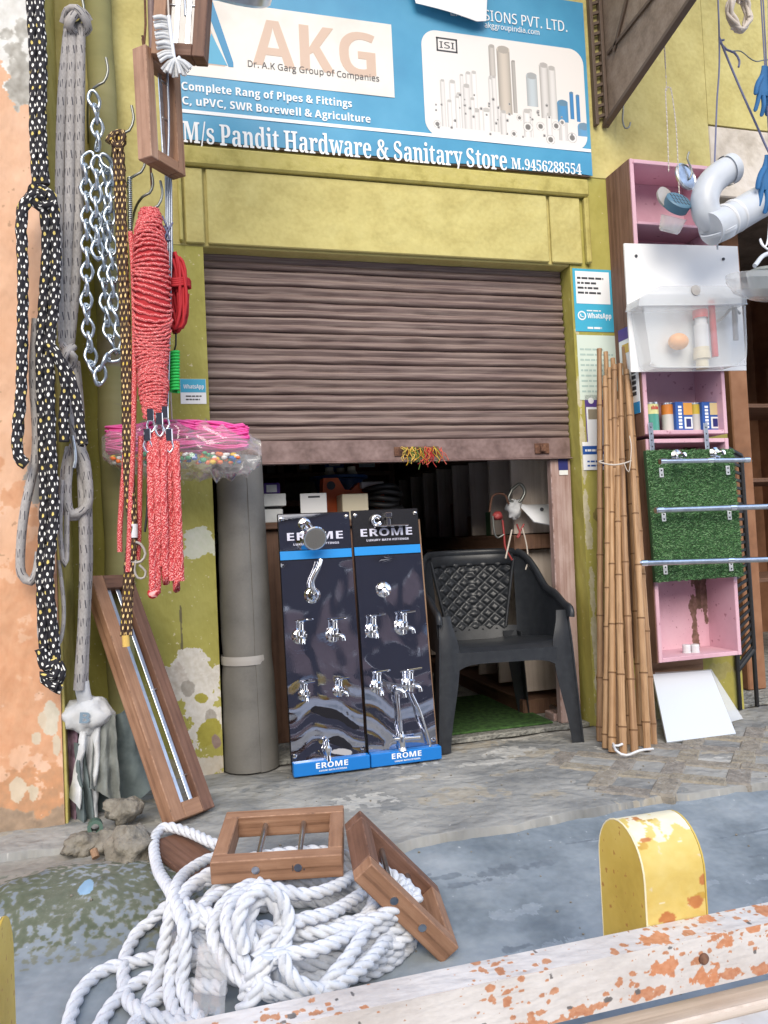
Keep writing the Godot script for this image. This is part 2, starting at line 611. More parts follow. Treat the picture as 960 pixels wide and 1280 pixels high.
	M.white_ink = mat(c8(238, 240, 242), 0.5)
	M.flex_blue = tmat(npic(256, 256, [c8(58, 136, 178), c8(66, 148, 188), c8(82, 160, 198)], 0.008, 0.08, 0.15, 76), 0.42, 0.8)
	M.flex_white = tmat(npic(256, 256, [c8(214, 208, 200), c8(226, 221, 214), c8(230, 226, 220)], 0.01, 0.08, 0.2, 77), 0.42, 1.0)
	M.akg = mat(c8(204, 178, 160), 0.5)
	M.grey_ink = mat(c8(94, 92, 94), 0.6)
	M.chrome = mat(c8(232, 232, 234), 0.06, 1.0)
	M.steel = tmat(npic(128, 128, [c8(168, 172, 178), c8(196, 200, 206), c8(212, 216, 220)], 0.03, 0.1, 0.5, 79), 0.28, 4.0)
	M.steel.metallic = 1.0
	M.zinc = mat(c8(190, 200, 210), 0.3, 1.0)
	# black mirror sheet of the display boards, gently wavy
	var wv := bumptex(512, 512, 0.0036, 81, 9.0, 2)
	M.mirror = mat(c8(188, 191, 203), 0.03, 1.0)
	M.mirror.normal_enabled = true
	M.mirror.normal_texture = wv
	M.mirror.normal_scale = 0.8
	M.mirror.uv1_scale = Vector3(1.6, 1.0, 1)
	M.black_panel = mat(c8(26, 26, 32), 0.25)
	M.erome_blue = mat(c8(24, 116, 196), 0.35)
	M.erome_stripe = mat(c8(30, 138, 214), 0.35)
	M.silver_ink = mat(c8(206, 206, 224), 0.4)
	M.chair = tmat(npic(256, 256, [c8(34, 37, 42), c8(41, 44, 49), c8(49, 52, 56)], 0.03, 0.12, 0.3, 83), 0.38, 3.0)
	M.roll = tmat(npic(256, 256, [c8(96, 94, 90), c8(108, 106, 102), c8(118, 115, 110)], 0.015, 0.2, 0.35, 85), 0.6, 1.5)
	M.tape = mat(c8(168, 164, 160), 0.35)
	M.green_mat = tmat(npic(256, 256, [c8(36, 60, 30), c8(60, 96, 44), c8(80, 118, 58)], 0.05, 0.2, 0.6, 86), 0.95, 2.0)
	M.pvc = tmat(npic(128, 128, [c8(176, 181, 189), c8(190, 195, 202), c8(198, 202, 208)], 0.02, 0.1, 0.2, 87), 0.35, 2.0)
	M.drain_blue = mat(c8(76, 112, 134), 0.45)
	M.glove = mat(c8(38, 98, 150), 0.75)
	M.cord_blue = mat(c8(112, 116, 146), 0.8)
	M.cord_pale = mat(c8(196, 186, 176), 0.85)
	M.clear = mat(Color8(222, 226, 228, 62), 0.12)
	M.clear.transparency = BaseMaterial3D.TRANSPARENCY_ALPHA
	M.frosted = mat(Color8(226, 228, 230, 92), 0.25)
	M.frosted.transparency = BaseMaterial3D.TRANSPARENCY_ALPHA
	M.bag = mat(Color8(228, 228, 230, 40), 0.1)
	M.bag.transparency = BaseMaterial3D.TRANSPARENCY_ALPHA
	M.shade_grey = mat(Color8(150, 158, 156, 215), 0.25)
	M.shade_grey.transparency = BaseMaterial3D.TRANSPARENCY_ALPHA
	M.orange_ball = mat(c8(232, 164, 92), 0.45)
	M.red_plastic = mat(c8(196, 56, 64), 0.4)
	M.dull_red = mat(c8(150, 58, 58), 0.5)
	M.cream = mat(c8(214, 204, 178), 0.45)
	M.red_cord = cord_mat(c8(196, 36, 44), c8(246, 176, 172), 2)
	M.dark_red = mat(c8(168, 24, 34), 0.75)
	M.black_cord = cord_mat(c8(30, 28, 36), c8(246, 244, 236), 0)
	M.brown_cord = cord_mat(c8(70, 48, 34), c8(236, 204, 140), 0)
	M.grey_cord = cord_mat(c8(178, 174, 172), c8(70, 68, 76), 1)
	M.rope = tmat(npic(128, 128, [c8(186, 190, 198), c8(204, 207, 213), c8(216, 218, 222)], 0.03, 0.25, 0.6, 91), 0.75, 4.0)
	M.hook = mat(c8(134, 136, 132), 0.4, 0.8)
	M.pink_film = mat(c8(232, 84, 168), 0.4)
	M.beads = [mat(c8(238, 200, 60), 0.4), mat(c8(70, 170, 120), 0.4), mat(c8(240, 240, 236), 0.4), mat(c8(232, 120, 60), 0.4), mat(c8(70, 120, 190), 0.4)]
	M.green_cord = mat(c8(40, 190, 84), 0.6)
	M.steel_wire = mat(c8(150, 156, 166), 0.35, 0.9)
	M.rag_white = tmat(npic(128, 128, [c8(176, 178, 180), c8(200, 202, 204), c8(212, 212, 212)], 0.03, 0.12, 0.4, 93), 0.85, 4.0)
	M.rag_grey = tmat(npic(128, 128, [c8(96, 100, 98), c8(126, 130, 126), c8(142, 144, 140)], 0.03, 0.12, 0.4, 94), 0.9, 4.0)
	M.rag_mauve = tmat(npic(128, 128, [c8(70, 50, 62), c8(118, 94, 110), c8(150, 128, 140)], 0.03, 0.12, 0.5, 95), 0.9, 4.0)
	M.rag_slate = tmat(npic(128, 128, [c8(84, 96, 98), c8(104, 116, 118), c8(118, 130, 130)], 0.03, 0.12, 0.4, 96), 0.85, 3.0)
	M.black = mat(c8(22, 22, 24), 0.5)
	M.purple_box = mat(c8(84, 54, 134), 0.5)
	M.orange_plastic = mat(c8(206, 92, 36), 0.4)
	M.tub_blue = mat(c8(40, 78, 128), 0.4)
	M.grass_blade = mat(c8(62, 112, 62), 0.75)
	M.grass_blade.vertex_color_use_as_albedo = true
	M.grass_blade.albedo_color = Color.WHITE

# braided cord: flecks of the second colour dyed into the braid (0 dots, 1 slanting dashes, 2 fine flecks)
func cord_mat(base: Color, fleck: Color, kind: int) -> StandardMaterial3D:
	var im := Image.create(128, 128, false, Image.FORMAT_RGB8)
	im.fill(base)
	var nz := nb(128, 128, 0.09, 301 + kind, 3)
	var nz2 := nb(128, 128, 0.16, 331, 2)
	var cells := [8, 6, 16][kind] as int
	for y in 128:
		for x in 128:
			var q := base.lerp(Color.BLACK, 0.18 * nz[y * 128 + x] / 255.0)
			var cw := 128.0 / cells
			var ch: float = 128.0 / ([8, 3, 16][kind] as int)
			var j := int(y / ch)
			var fx := fmod(x + (cw * 0.5 if j % 2 == 1 else 0.0) + (y * 0.5 if kind == 1 else 0.0), cw) / cw - 0.5
			var fy: float = fmod(y, ch) / ch - 0.5
			var hit := false
			if kind == 0: hit = fx * fx * 4.4 + fy * fy * 5.2 < 0.5 + (nz[y * 128 + x] - 128) * 0.002 and (int(x / cw + j) % 2 == 0)
			elif kind == 1: hit = absf(fx) < 0.2 and absf(fy) < 0.22 and (int(x / cw) + j) % 2 == 0
			else: hit = nz2[y * 128 + x] > 148
			if hit: q = fleck.lerp(Color8(206, 176, 60), 0.7 if (kind == 0 and (int(x / cw) / 2 + j * 3) % 5 == 0) else 0.0)
			im.set_pixel(x, y, q)
	var m := tmat(im, 0.8, 1.0, false)
	m.uv1_scale = Vector3(2 if kind == 1 else 1, [0.42, 0.35, 0.42][kind], 1)
	return m

# ---------------------------------------------------------------- ground
func ground() -> void:
	var f := FastNoiseLite.new()
	f.seed = 5; f.frequency = 3.0; f.fractal_octaves = 4
	# the road reaches out to the horizon
	var rd := MB.new()
	rd.quad(Vector3(-150, -0.62, 150), Vector3(150, -0.62, 150), Vector3(150, -0.62, -150), Vector3(-150, -0.62, -150))
	structure("ground", rd, M.road)
	# rough concrete pavement in front of the shop, its worn edge above the ramp
	var g := []
	for j in 34:
		var row := []
		for i in 130:
			var x := -1.6 + i * 0.045
			var edge := 0.89 + 0.035 * f.get_noise_2d(x * 0.5, 9.0) + 0.012 * f.get_noise_2d(x * 4.0, 3.0) + 0.1 * smoothstep(0.7, 0.3, x) - 0.42 * smoothstep(0.22, -0.05, x)
			var s := minf(j / 31.0, 1.0)
			var z := lerpf(edge, -0.02, s)
			var y := -0.004 + 0.006 * f.get_noise_2d(x * 1.3, z * 1.3) + 0.004 * f.get_noise_2d(x * 5, z * 5)
			y = minf(y, 0.0)
			if j == 0: y = -0.05
			elif j == 1:
				z = edge - 0.006 - 0.006 * absf(f.get_noise_2d(x * 9.0, 1.0))
				y -= 0.003
			elif j == 2:
				z = edge - 0.018
				y -= 0.001
			if j >= 32:
				y = -0.2
			row.append(Vector3(x, y, z))
		g.append(row)
	var mb := MB.new()
	mb.grid(g)
	rng.seed = 88
	var stains := []
	for k in 130:
		var big := rng.randf_range(0.02, 0.14)
		var tone: Array = [[c8(168, 166, 160), c8(182, 180, 174)], [c8(112, 114, 114), c8(138, 138, 135)], [c8(146, 138, 124), c8(164, 158, 146)]][k % 3]
		stains.append([rng.randf() * 5.8, rng.randf() * 1.1, big, big * rng.randf_range(0.25, 0.6), tone[0], tone[1], 1.0])
	var pic0 := wallpic(5.8, 1.1, 330, [c8(112, 113, 112), c8(144, 143, 139), c8(166, 164, 158)], stains, 34, 40, c8(184, 182, 176), 2.5)
	for i in mb.v.size():
		mb.t[i] = Vector2((mb.v[i].x + 1.6) / 5.8, mb.v[i].z / 1.1)
	structure("pavement", mb, tmat(pic0, 0.9, 1.0, false, bumptex(1024, 256, 0.05, 14, 5.0), 0.6))
	# smooth cement ramp running down to the road, with a mossy hump at its left
	var w := 4.6
	rng.seed = 66
	var smear := []
	for k in 260:
		var sw := rng.randf_range(0.01, 0.12)
		var tone: Array = [[c8(122, 131, 139), c8(142, 150, 157)], [c8(96, 105, 113), c8(118, 126, 134)]][k % 2]
		smear.append([rng.randf_range(1.3, 4.6), rng.randf() * 1.9, sw, sw * rng.randf_range(0.06, 0.22), tone[0], tone[1], 1.0])
	var moss: Array = [
		[0.75, 2.2, 0.75, 0.24, c8(130, 128, 120), c8(154, 150, 142), 0.5], [1.25, 2.05, 0.22, 0.12, c8(140, 140, 136), c8(162, 160, 154), 0.6],
		[0.958, 1.84, 0.02, 0.024, c8(124, 160, 190), c8(142, 174, 200), 0.3]]
	var spot: Array = moss.pop_back()
	moss.append([0.9, 1.85, 0.3, 0.15, c8(104, 109, 98), c8(124, 127, 120), 0.7, 2.6])
	moss.append([0.86, 1.86, 0.26, 0.12, c8(78, 86, 68), c8(112, 116, 102), 0.7, 3.2])
	moss.append([1.06, 1.87, 0.14, 0.08, c8(84, 91, 74), c8(116, 119, 106), 0.7, 3.2])
	moss.append(spot)
	var pic := wallpic(w, 2.5, 360, [c8(92, 102, 110), c8(126, 135, 142), c8(152, 158, 163)], smear + moss, 104, 34, c8(168, 173, 177), 2.0)
	var rm := tmat(pic, 0.85, 1.0, false, bumptex(512, 512, 0.03, 13, 5.0), 0.5)
	var r := MB.new()
	var gr := []
	for j in 52:
		var row := []
		for i in 116:
			var x := -1.2 + w * i / 115.0
			var z := 2.75 - 2.5 * j / 51.0
			var y := ramp_y(x, z)
			if j == 0: y = -0.7
			row.append(Vector3(x, y, z))
		gr.append(row)
	r.grid(gr)
	for i in r.v.size():
		r.t[i] = Vector2((r.v[i].x + 1.2) / w, (r.v[i].z - 0.25) / 2.5)
	structure("ramp", r, rm)
	# worn bricks laid flush in the pavement
	var pv: Node3D = get_node("pavement")
	var bk := MB.new()
	bk.box(Transform3D(), Vector3(0.19, 0.05, 0.085), 0.008)
	var me := bk.mesh()
	rng.seed = 12
	for k in 44:
		var i := k % 11
		var j := k / 11
		var o := mpart(pv, "brick", me, M.brick[k % 3], false)
		o.transform = Transform3D(rot_y(46 if (i + j) % 2 == 0 else -44) * Basis.from_scale(Vector3(rng.randf_range(0.94, 1.02), 1, rng.randf_range(0.92, 1.02))), Vector3(1.42 + i * 0.145 + rng.randf_range(-0.01, 0.01), -0.0238 + rng.randf_range(-0.002, 0.002), 0.37 + j * 0.135 + 0.02 * (i % 2)))

func ramp_y(x: float, z: float) -> float:
	if not M.has("ramp_noise"):
		var n := FastNoiseLite.new()
		n.seed = 5; n.frequency = 3.0; n.fractal_octaves = 4
		M.ramp_noise = n
	var f: FastNoiseLite = M.ramp_noise
	var y := -0.025 - 0.2 * maxf(z - 0.88, 0.0) + 0.006 * f.get_noise_2d(x * 0.9, z * 0.9)
	var h := Vector2((x + 0.3) / 0.34, (z - 0.86) / 0.26).length()
	y += 0.035 * smoothstep(1.0, 0.2, h) * (1.0 + 0.8 * f.get_noise_2d(x * 2, z * 2))
	if x < 0.2: y += 0.012 * f.get_noise_2d(x * 3, z * 3) * smoothstep(1.4, 0.8, z)
	if z < 0.5: y = minf(y, lerpf(-0.012, -0.03, smoothstep(0.0, 0.3, x)))
	return y

# block whose faces share one painted picture: the front takes all of it
func wall_block(x0: float, y0: float, z0: float, x1: float, y1: float, z1: float) -> MB:
	var m := MB.new()
	var w := (z1 - z0) / (x1 - x0)
	m.quad(Vector3(x0, y0, z1), Vector3(x1, y0, z1), Vector3(x1, y1, z1), Vector3(x0, y1, z1), Vector2(0, 0), Vector2(1, 1))
	m.quad(Vector3(x1, y0, z1), Vector3(x1, y0, z0), Vector3(x1, y1, z0), Vector3(x1, y1, z1), Vector2(0, 0), Vector2(w, 1))
	m.quad(Vector3(x0, y0, z0), Vector3(x0, y0, z1), Vector3(x0, y1, z1), Vector3(x0, y1, z0), Vector2(0.2, 0), Vector2(0.2 + w, 0.6))
	m.quad(Vector3(x0, y1, z1), Vector3(x1, y1, z1), Vector3(x1, y1, z0), Vector3(x0, y1, z0), Vector2(0, 0.1), Vector2(1, 0.6))
	m.quad(Vector3(x0, y0, z0), Vector3(x1, y0, z0), Vector3(x1, y0, z1), Vector3(x0, y0, z1), Vector2(0, 0), Vector2(1, 0.1))
	m.quad(Vector3(x1, y0, z0), Vector3(x0, y0, z0), Vector3(x0, y1, z0), Vector3(x1, y1, z0), Vector2(0, 0), Vector2(1, 1))
	return m

func building() -> void:
	var b := thing("shop_building", "yellow painted shop front with lintel, pillars and flat canopy above the shutter", "building")
	var under := c8(196, 190, 178)
	var under2 := c8(214, 210, 204)
	var pil := wallpic(0.525, 2.17, 420, [c8(148, 142, 70), c8(164, 158, 80), c8(174, 168, 92)], [
		[0.385, 0.62, 0.005, 0.14, c8(96, 90, 62), c8(120, 112, 80), 0.7], [0.395, 0.42, 0.004, 0.16, c8(110, 100, 80), c8(130, 120, 100), 0.8], [0.46, 1.0, 0.065, 0.055, c8(196, 200, 176), c8(206, 206, 190), 0.55],
		[0.41, 0.50, 0.1, 0.1, under, under2, 0.6], [0.45, 0.37, 0.075, 0.14, under, under2, 0.65], [0.36, 0.5, 0.05, 0.06, c8(178, 168, 156), under2, 0.6],
		[0.40, 0.45, 0.02, 0.03, c8(150, 144, 134), c8(172, 166, 158), 0.6], [0.48, 0.34, 0.02, 0.03, c8(150, 144, 134), c8(172, 166, 158), 0.6],
		[0.45, 0.41, 0.025, 0.018, c8(150, 142, 58), c8(162, 154, 66), 0.5], [0.47, 0.27, 0.045, 0.05, c8(150, 142, 58), c8(162, 154, 66), 0.7],
		[0.44, 0.15, 0.1, 0.05, under, c8(190, 178, 160), 0.6], [0.5, 0.24, 0.02, 0.03, c8(132, 110, 100), c8(150, 132, 124), 0.6],
		[0.25, 0.12, 0.2, 0.06, c8(150, 140, 110), c8(176, 166, 140), 0.8], [0.47, 1.62, 0.02, 0.05, under2, c8(226, 222, 210), 1.0]], 121, 45, c8(204, 196, 160))
	part(b, "left_pillar", wall_block(-0.36, -0.12, -0.25, 0.165, 2.05, 0.0), tmat(pil, 0.78, 1.0, false, bumptex(256, 512, 0.03, 122, 4.0), 0.35))
	var lt := MB.new()
	lt.bx(-0.36, 2.05, -0.25, 1.77, 4.3, 0.0, 0.004)
	part(b, "lintel_wall", lt, M.lintel)
	var rp := wallpic(0.78, 2.58, 300, [c8(154, 146, 70), c8(168, 160, 80), c8(178, 170, 92)], [
		[0.012, 1.3, 0.012, 0.5, c8(186, 178, 140), c8(206, 198, 170), 1.0], [0.02, 0.5, 0.014, 0.5, c8(176, 168, 130), c8(204, 196, 170), 1.0],
		[0.07, 1.05, 0.02, 0.02, c8(120, 108, 60), c8(140, 128, 70), 0.8], [0.62, 0.3, 0.12, 0.04, c8(150, 142, 84), c8(170, 160, 100), 0.9], [0.3, 0.2, 0.3, 0.06, c8(150, 142, 100), c8(176, 166, 130), 0.9]], 123, 40, c8(200, 192, 150))
	part(b, "right_pillar", wall_block(1.772, -0.12, -0.25, 2.552, 2.462, 0.0), tmat(rp, 0.78, 1.0, false, bumptex(256, 512, 0.03, 124, 4.0), 0.3))
	# raised frame round the shutter housing
	var cv := MB.new()
	cv.bx(0.075, 2.362, 0.0005, 1.872, 2.44, 0.034, 0.008)
	part(b, "cornice", cv, M.trim)
	for q in [[0.075, 0.09], [1.848, 1.872]]:
		var e := MB.new()
		e.bx(q[0], 2.06, 0.0005, q[1], 2.36, 0.028, 0.006)
		part(b, "trim_strip", e, M.trim)
	for q in [[0.185, 1.665], [1.68, 1.83], [0.1, 0.172]]:
		var e := MB.new()
		e.bx(q[0], 2.058, 0.0005, q[1], 2.358, 0.016, 0.004)
		part(b, "housing_panel", e, M.lintel)
	var can := MB.new()
	can.bx(-0.4, 3.9, 0.001, 2.7, 4.0, 0.3, 0.01)
	part(b, "canopy", can, M.plaster)
	for z in [0.3, 0.41, 0.5, 0.6]:
		var ap := MB.new()
		ap.rod(Vector3(-0.5, 3.625, z), Vector3(2.75, 3.625, z), 0.012, 10)
		part(b, "awning_pipe", ap, M.brown_edge)
	# pale beam over the neighbouring doorway and the wall above it
	var pb := MB.new()
	pb.bx(2.556, 2.43, -0.12, 4.6, 2.775, -0.004, 0.006)
	part(b, "doorway_beam", pb, M.plaster)
	var ab := MB.new()
	ab.bx(1.7725, 2.466, -0.25, 2.5535, 4.3, -0.0005, 0.002)
	ab.bx(2.554, 2.778, -0.25, 4.6, 4.3, -0.0005, 0.0)
	part(b, "upper_wall", ab, M.lintel)
	# round cement post painted green, stained
	var p := thing("wall_post", "stained grey green round cement post beside the hanging ropes", "post", Vector3(-0.19, -0.1, 0.05))
	var pm := MB.new()
	var pts := []
	var rad := []
	for j in 44:
		pts.append(Vector3(-0.19 + 0.004 * sin(j * 0.7), -0.1 + j * 0.09, 0.055))
		rad.append(0.05 + 0.0015 * sin(j * 2.1))
	pm.tube(pts, rad, 20)
	var pp := wallpic(0.4, 2.0, 256, [c8(118, 116, 78), c8(142, 138, 92), c8(156, 150, 108)], [[0.2, 1.0, 0.1, 0.5, c8(150, 146, 124), c8(168, 162, 140), 0.9], [0.1, 0.4, 0.06, 0.3, c8(104, 104, 74), c8(130, 128, 96), 0.9], [0.3, 1.7, 0.06, 0.3, c8(120, 112, 88), c8(140, 132, 108), 0.9]], 131)
	var pmt := tmat(pp, 0.85, 0.5)
	part(p, "shaft", pm, pmt)
	# neighbour's orange wall
	var o := thing("orange_building", "pale orange plastered wall with peeling patches behind the black dotted rope", "building", Vector3(-0.36, 0, 0.36))
	var op := wallpic(0.9, 4.0, 256, [c8(208, 162, 130), c8(216, 174, 144), c8(222, 184, 158)], [
		[0.86, 2.8, 0.1, 0.22, c8(206, 204, 198), c8(226, 226, 224), 0.6], [0.84, 2.68, 0.045, 0.12, c8(150, 146, 138), c8(200, 198, 192), 0.9],
		[0.86, 1.33, 0.05, 0.1, c8(142, 138, 132), c8(160, 156, 150), 0.5], [0.9, 1.4, 0.05, 0.04, c8(210, 210, 206), c8(226, 226, 222), 0.6],
		[0.6, 0.75, 0.5, 0.45, c8(202, 148, 112), c8(210, 162, 128), 0.9], [0.875, 0.72, 0.02, 0.05, c8(196, 178, 154), c8(206, 190, 168), 0.6], [0.865, 0.55, 0.024, 0.05, c8(192, 182, 160), c8(206, 196, 178), 0.5], [0.84, 0.54, 0.012, 0.025, c8(196, 180, 156), c8(206, 190, 168), 0.5],
		[0.82, 0.48, 0.014, 0.02, c8(196, 180, 156), c8(206, 190, 168), 0.5], [0.88, 0.45, 0.012, 0.03, c8(196, 180, 156), c8(206, 190, 168), 0.5],
		[0.7, 0.28, 0.4, 0.12, c8(170, 134, 104), c8(206, 150, 110), 0.9], [0.76, 0.32, 0.025, 0.04, c8(196, 178, 154), c8(206, 190, 168), 0.6], [0.81, 0.31, 0.02, 0.03, c8(192, 176, 152), c8(206, 192, 170), 0.6], [0.6, 0.17, 0.5, 0.1, c8(136, 118, 100), c8(176, 150, 126), 0.8]], 141, 40, c8(176, 140, 112))
	part(o, "wall", wall_block(-1.26, -0.2, -0.3, -0.362, 3.8, 0.36), tmat(op, 0.85, 1.0, false, bumptex(256, 512, 0.03, 142, 4.0), 0.4))
	var sd := MB.new()
	sd.bx(-0.3615, -0.2, -0.001, -0.352, 3.8, 0.352, 0.002)
	part(o, "return_face", sd, M.trim)
	var lf := MB.new()
	lf.bx(-4.0, -0.2, -0.3, -1.264, 3.8, 0.36, 0.002)
	part(o, "wall", lf, mat(c8(228, 184, 152), 0.85))

func shop_room() -> void:
	var b: Node3D = get_node("shop_building")
	var w := MB.new()
	w.bx(-0.12, -0.02, -2.6, 2.3, 2.4, -2.5, 0.0)
	part(b, "back_wall", w, M.dark_wall)
	for q in [[-0.2, -0.12], [1.98, 2.06]]:
		var s := MB.new()
		s.bx(q[0], -0.02, -2.5, q[1], 2.4, -0.252, 0.0)
		part(b, "side_wall", s, M.dark_wall)
	var c := MB.new()
	c.bx(-0.3, 2.4, -2.6, 2.3, 2.5, -0.252, 0.0)
	part(b, "ceiling", c, M.dark_wall)
	var f := MB.new()
	f.bx(-0.12, -0.15, -2.5, 2.0, 0.006, -0.05, 0.004)
	part(b, "shop_floor", f, M.rough_concrete)
	# neighbouring room on the right
	for q in [[2.3, 4.6, -2.1, -2.0], [4.5, 4.6, -2.0, -0.26], [2.3, 2.4, -2.0, -0.26]]:
		var s := MB.new()
		s.bx(q[0], -0.1, q[2], q[1], 2.76, q[3], 0.0)
		part(b, "side_wall", s, M.brown_wall)
	var c2 := MB.new()
	c2.bx(2.3, 2.776, -2.1, 4.6, 2.9, -0.26, 0.0)
	part(b, "ceiling", c2, M.dark_wall)
	var f2 := MB.new()
	f2.bx(2.3, -0.12, -2.0, 4.5, 0.002, -0.05, 0.004)
	part(b, "shop_floor", f2, M.rough_concrete)
	var fr := MB.new()
	fr.bx(2.82, 0.004, -0.5, 2.93, 2.41, -0.28, 0.006)
	part(b, "door_frame", fr, M.brown_wall)
	# shelf unit along the right wall of the shop: upright boards seen face on, deep shelves between
	var u := thing("shelf_unit", "dim wall shelf inside the shop with grey upright dividers", "shelf", Vector3(1.8, 0.006, -1.2))
	for i in 8:
		var z := -0.36 - i * 0.27
		for lv in [[0.1, 0.78], [0.86, 1.24 + 0.012 * i], [1.36, 2.1]]:
			var d := MB.new()
			d.bx(1.6, lv[0], z - 0.018, 1.975, lv[1], z, 0.002, Vector2(i * 0.31, lv[0]))
			part(u, "divider", d, M.board_grey)
	for y in [0.006, 0.785, 1.28, 2.11]:
		var s := MB.new()
		s.bx(1.57, y, -2.45, 1.976, y + 0.07, -0.3, 0.003)
		part(u, "shelf_board", s, M.dark_wood)
	# rack at the back
	var rk := thing("back_rack", "dark storage rack deep inside the shop behind the boards", "rack", Vector3(0.7, 0.006, -2.2))
	for y in [0.3, 0.8, 1.3, 1.8]:
		var s := MB.new()
		s.bx(-0.1, y, -2.45, 1.5, y + 0.03, -2.0, 0.003)
		part(rk, "shelf_board", s, M.dark_wood)
	for x in [-0.09, 0.7, 1.46]:
		var s := MB.new()
		s.bx(x, 0.006, -2.44, x + 0.04, 2.1, -2.02, 0.003)
		part(rk, "upright", s, M.dark_wood)
	# weathered plank standing as door jamb
	var j := thing("door_jamb", "weathered pinkish grey timber jamb at the right of the shop doorway", "door frame", Vector3(1.72, 0, -0.08))
	var jm := MB.new()
	jm.beam(Vector3(1.7, 0.006, -0.1), Vector3(1.716, 1.19, -0.1), 0.04, 0.1, Vector3(1, 0, 0), 0.004)
	part(j, "post", jm, M.jamb)
	var jk := MB.new()
	jk.bx(1.64, 0.0065, -0.22, 1.69, 0.04, -0.13, 0.003)
	part(j, "foot_block", jk, M.jamb)
	var st := MB.new()
	st.bx(1.703, 1.14, -0.0795, 1.75, 1.19, -0.0765, 0.0)
	var sp := part(j, "sticker", st, M.navy, true, "small navy blue sticker")
	var s2 := MB.new()
	s2.bx(1.705, 1.118, -0.0794, 1.748, 1.139, -0.0764, 0.0)
	part(sp, "white_strip", s2, M.paper, false)
	# green mat on the shop floor
	var gm := thing("green_floor_mat", "green turf mat on the shop floor behind the chair", "mat", Vector3(1.45, 0.006, -0.45))
	var g := MB.new()
	g.bx(1.1, 0.0065, -0.8, 1.62, 0.016, -0.1, 0.003)
	part(gm, "pile", g, M.green_mat)

func rolling_shutter() -> void:
	var t := thing("rolling_shutter", "half raised brown ribbed steel roller shutter over the shop doorway", "shutter", Vector3(0.97, 1.19, -0.08))
	var x0 := 0.14
	var x1 := 1.765
	var pitch := 0.0645
	# one curved slat, two ridges and a rolled seam
	var pr := [Vector2(-0.004, 0.0), Vector2(0.006, 0.004), Vector2(0.0105, 0.012), Vector2(0.0095, 0.02), Vector2(0.003, 0.027), Vector2(0.0015, 0.03), Vector2(0.006, 0.036), Vector2(0.0125, 0.046), Vector2(0.011, 0.054), Vector2(0.004, 0.059), Vector2(-0.007, 0.0605), Vector2(-0.008, 0.0645)]
	var mes := []
	for va in 4:
		var dn := FastNoiseLite.new()
		dn.seed = 70 + va; dn.frequency = 2.4; dn.fractal_octaves = 3
		var g := []
		for q in pr:
			var row := []
			for i in 61:
				var x := x0 + (x1 - x0) * i / 60.0
				row.append(Vector3(x, q.y + 0.0026 * dn.get_noise_2d(x, 3.0), q.x + 0.006 * dn.get_noise_2d(x * 1.6, q.y * 20.0)))
			g.append(row)
		var mb := MB.new()
		mb.grid(g)
		mb.quad(Vector3(x1, 0, -0.014), Vector3(x0, 0, -0.014), Vector3(x0, pitch, -0.014), Vector3(x1, pitch, -0.014))
		for i in mb.v.size():
			mb.t[i] = Vector2(mb.v[i].x + va * 0.4, mb.v[i].y + va * 0.21)
		mes.append(mb.mesh())
	rng.seed = 77
	for k in 13:
		var o := mpart(t, "slat", mes[(k * 3 + k / 4) % 4], M.slat[(k * 2) % 3], true)
		o.position += Vector3(rng.randf_range(-0.003, 0.003), 1.288 + k * pitch, -0.085 + rng.randf_range(-0.0012, 0.0012))
	var bar := MB.new()
	bar.bx(x0, 1.196, -0.092, x1, 1.287, -0.072, 0.003)
	part(t, "bottom_bar", bar, M.shutter_bar)
	var lip := MB.new()
	lip.bx(x0, 1.19, -0.095, x1, 1.1955, -0.055, 0.002)
	part(t, "bottom_lip", lip, M.shutter_bar)
	for x in [1.62, 0.32]:
		var l := MB.new()
		l.bx(x - 0.035, 1.215, -0.0715, x + 0.035, 1.262, -0.064, 0.002)
		l.bx(x - 0.012, 1.222, -0.0635, x + 0.012, 1.253, -0.05, 0.003)
		part(t, "hasp", l, M.rust)
	var hp := MB.new()
	hp.bx(0.93, 1.215, -0.0715, 1.13, 1.255, -0.066, 0.002)
	part(t, "pull_plate", hp, M.rust)
	# coloured threads tied to the pull plate
	var cols := [c8(196, 150, 40), c8(180, 52, 44), c8(86, 120, 50), c8(206, 96, 80), c8(214, 180, 90)]
	var th := thing("thread_tassel", "tangle of red, yellow and green threads tied on the shutter's bottom bar", "thread", Vector3(1.03, 1.2, -0.06))
	for c in 5:
		var s := MB.new()
		for k in 9:
			var x := 0.95 + rng.randf() * 0.16
			if c == 1 or c == 3: x = 1.04 + rng.randf() * 0.1
			var y := 1.25 + rng.randf_range(-0.01, 0.005)
			var p := [Vector3(x, y, -0.06)]
			for q in 4:
				x += rng.randf_range(-0.018, 0.018)
				y -= rng.randf_range(0.006, 0.026)
				p.append(Vector3(x, y, -0.052 + rng.randf_range(-0.004, 0.012)))
			s.tube(spline(p, 0.006), 0.0016, 5)
		part(th, "thread", s, mat(cols[c], 0.8)).set_meta("kind", "stuff")

# rounded rectangle outline, counter-clockwise
func rrect(x0: float, y0: float, x1: float, y1: float, r: float, seg := 6) -> PackedVector2Array:
	var p := PackedVector2Array()
	for c in [[x1 - r, y0 + r, -PI / 2], [x1 - r, y1 - r, 0.0], [x0 + r, y1 - r, PI / 2], [x0 + r, y0 + r, PI]]:
		for k in seg + 1:
			var a: float = c[2] + PI / 2 * k / seg
			p.append(Vector2(c[0] + cos(a) * r, c[1] + sin(a) * r))
	return p

func flat_print(par: Node3D, nm: String, x0: float, y0: float, x1: float, y1: float, z: float, m: Material) -> MeshInstance3D:
	var b := MB.new()
	b.bx(x0, y0, z - 0.001, x1, y1, z, 0.0)
	return part(par, nm, b, m, par.has_meta("w"))

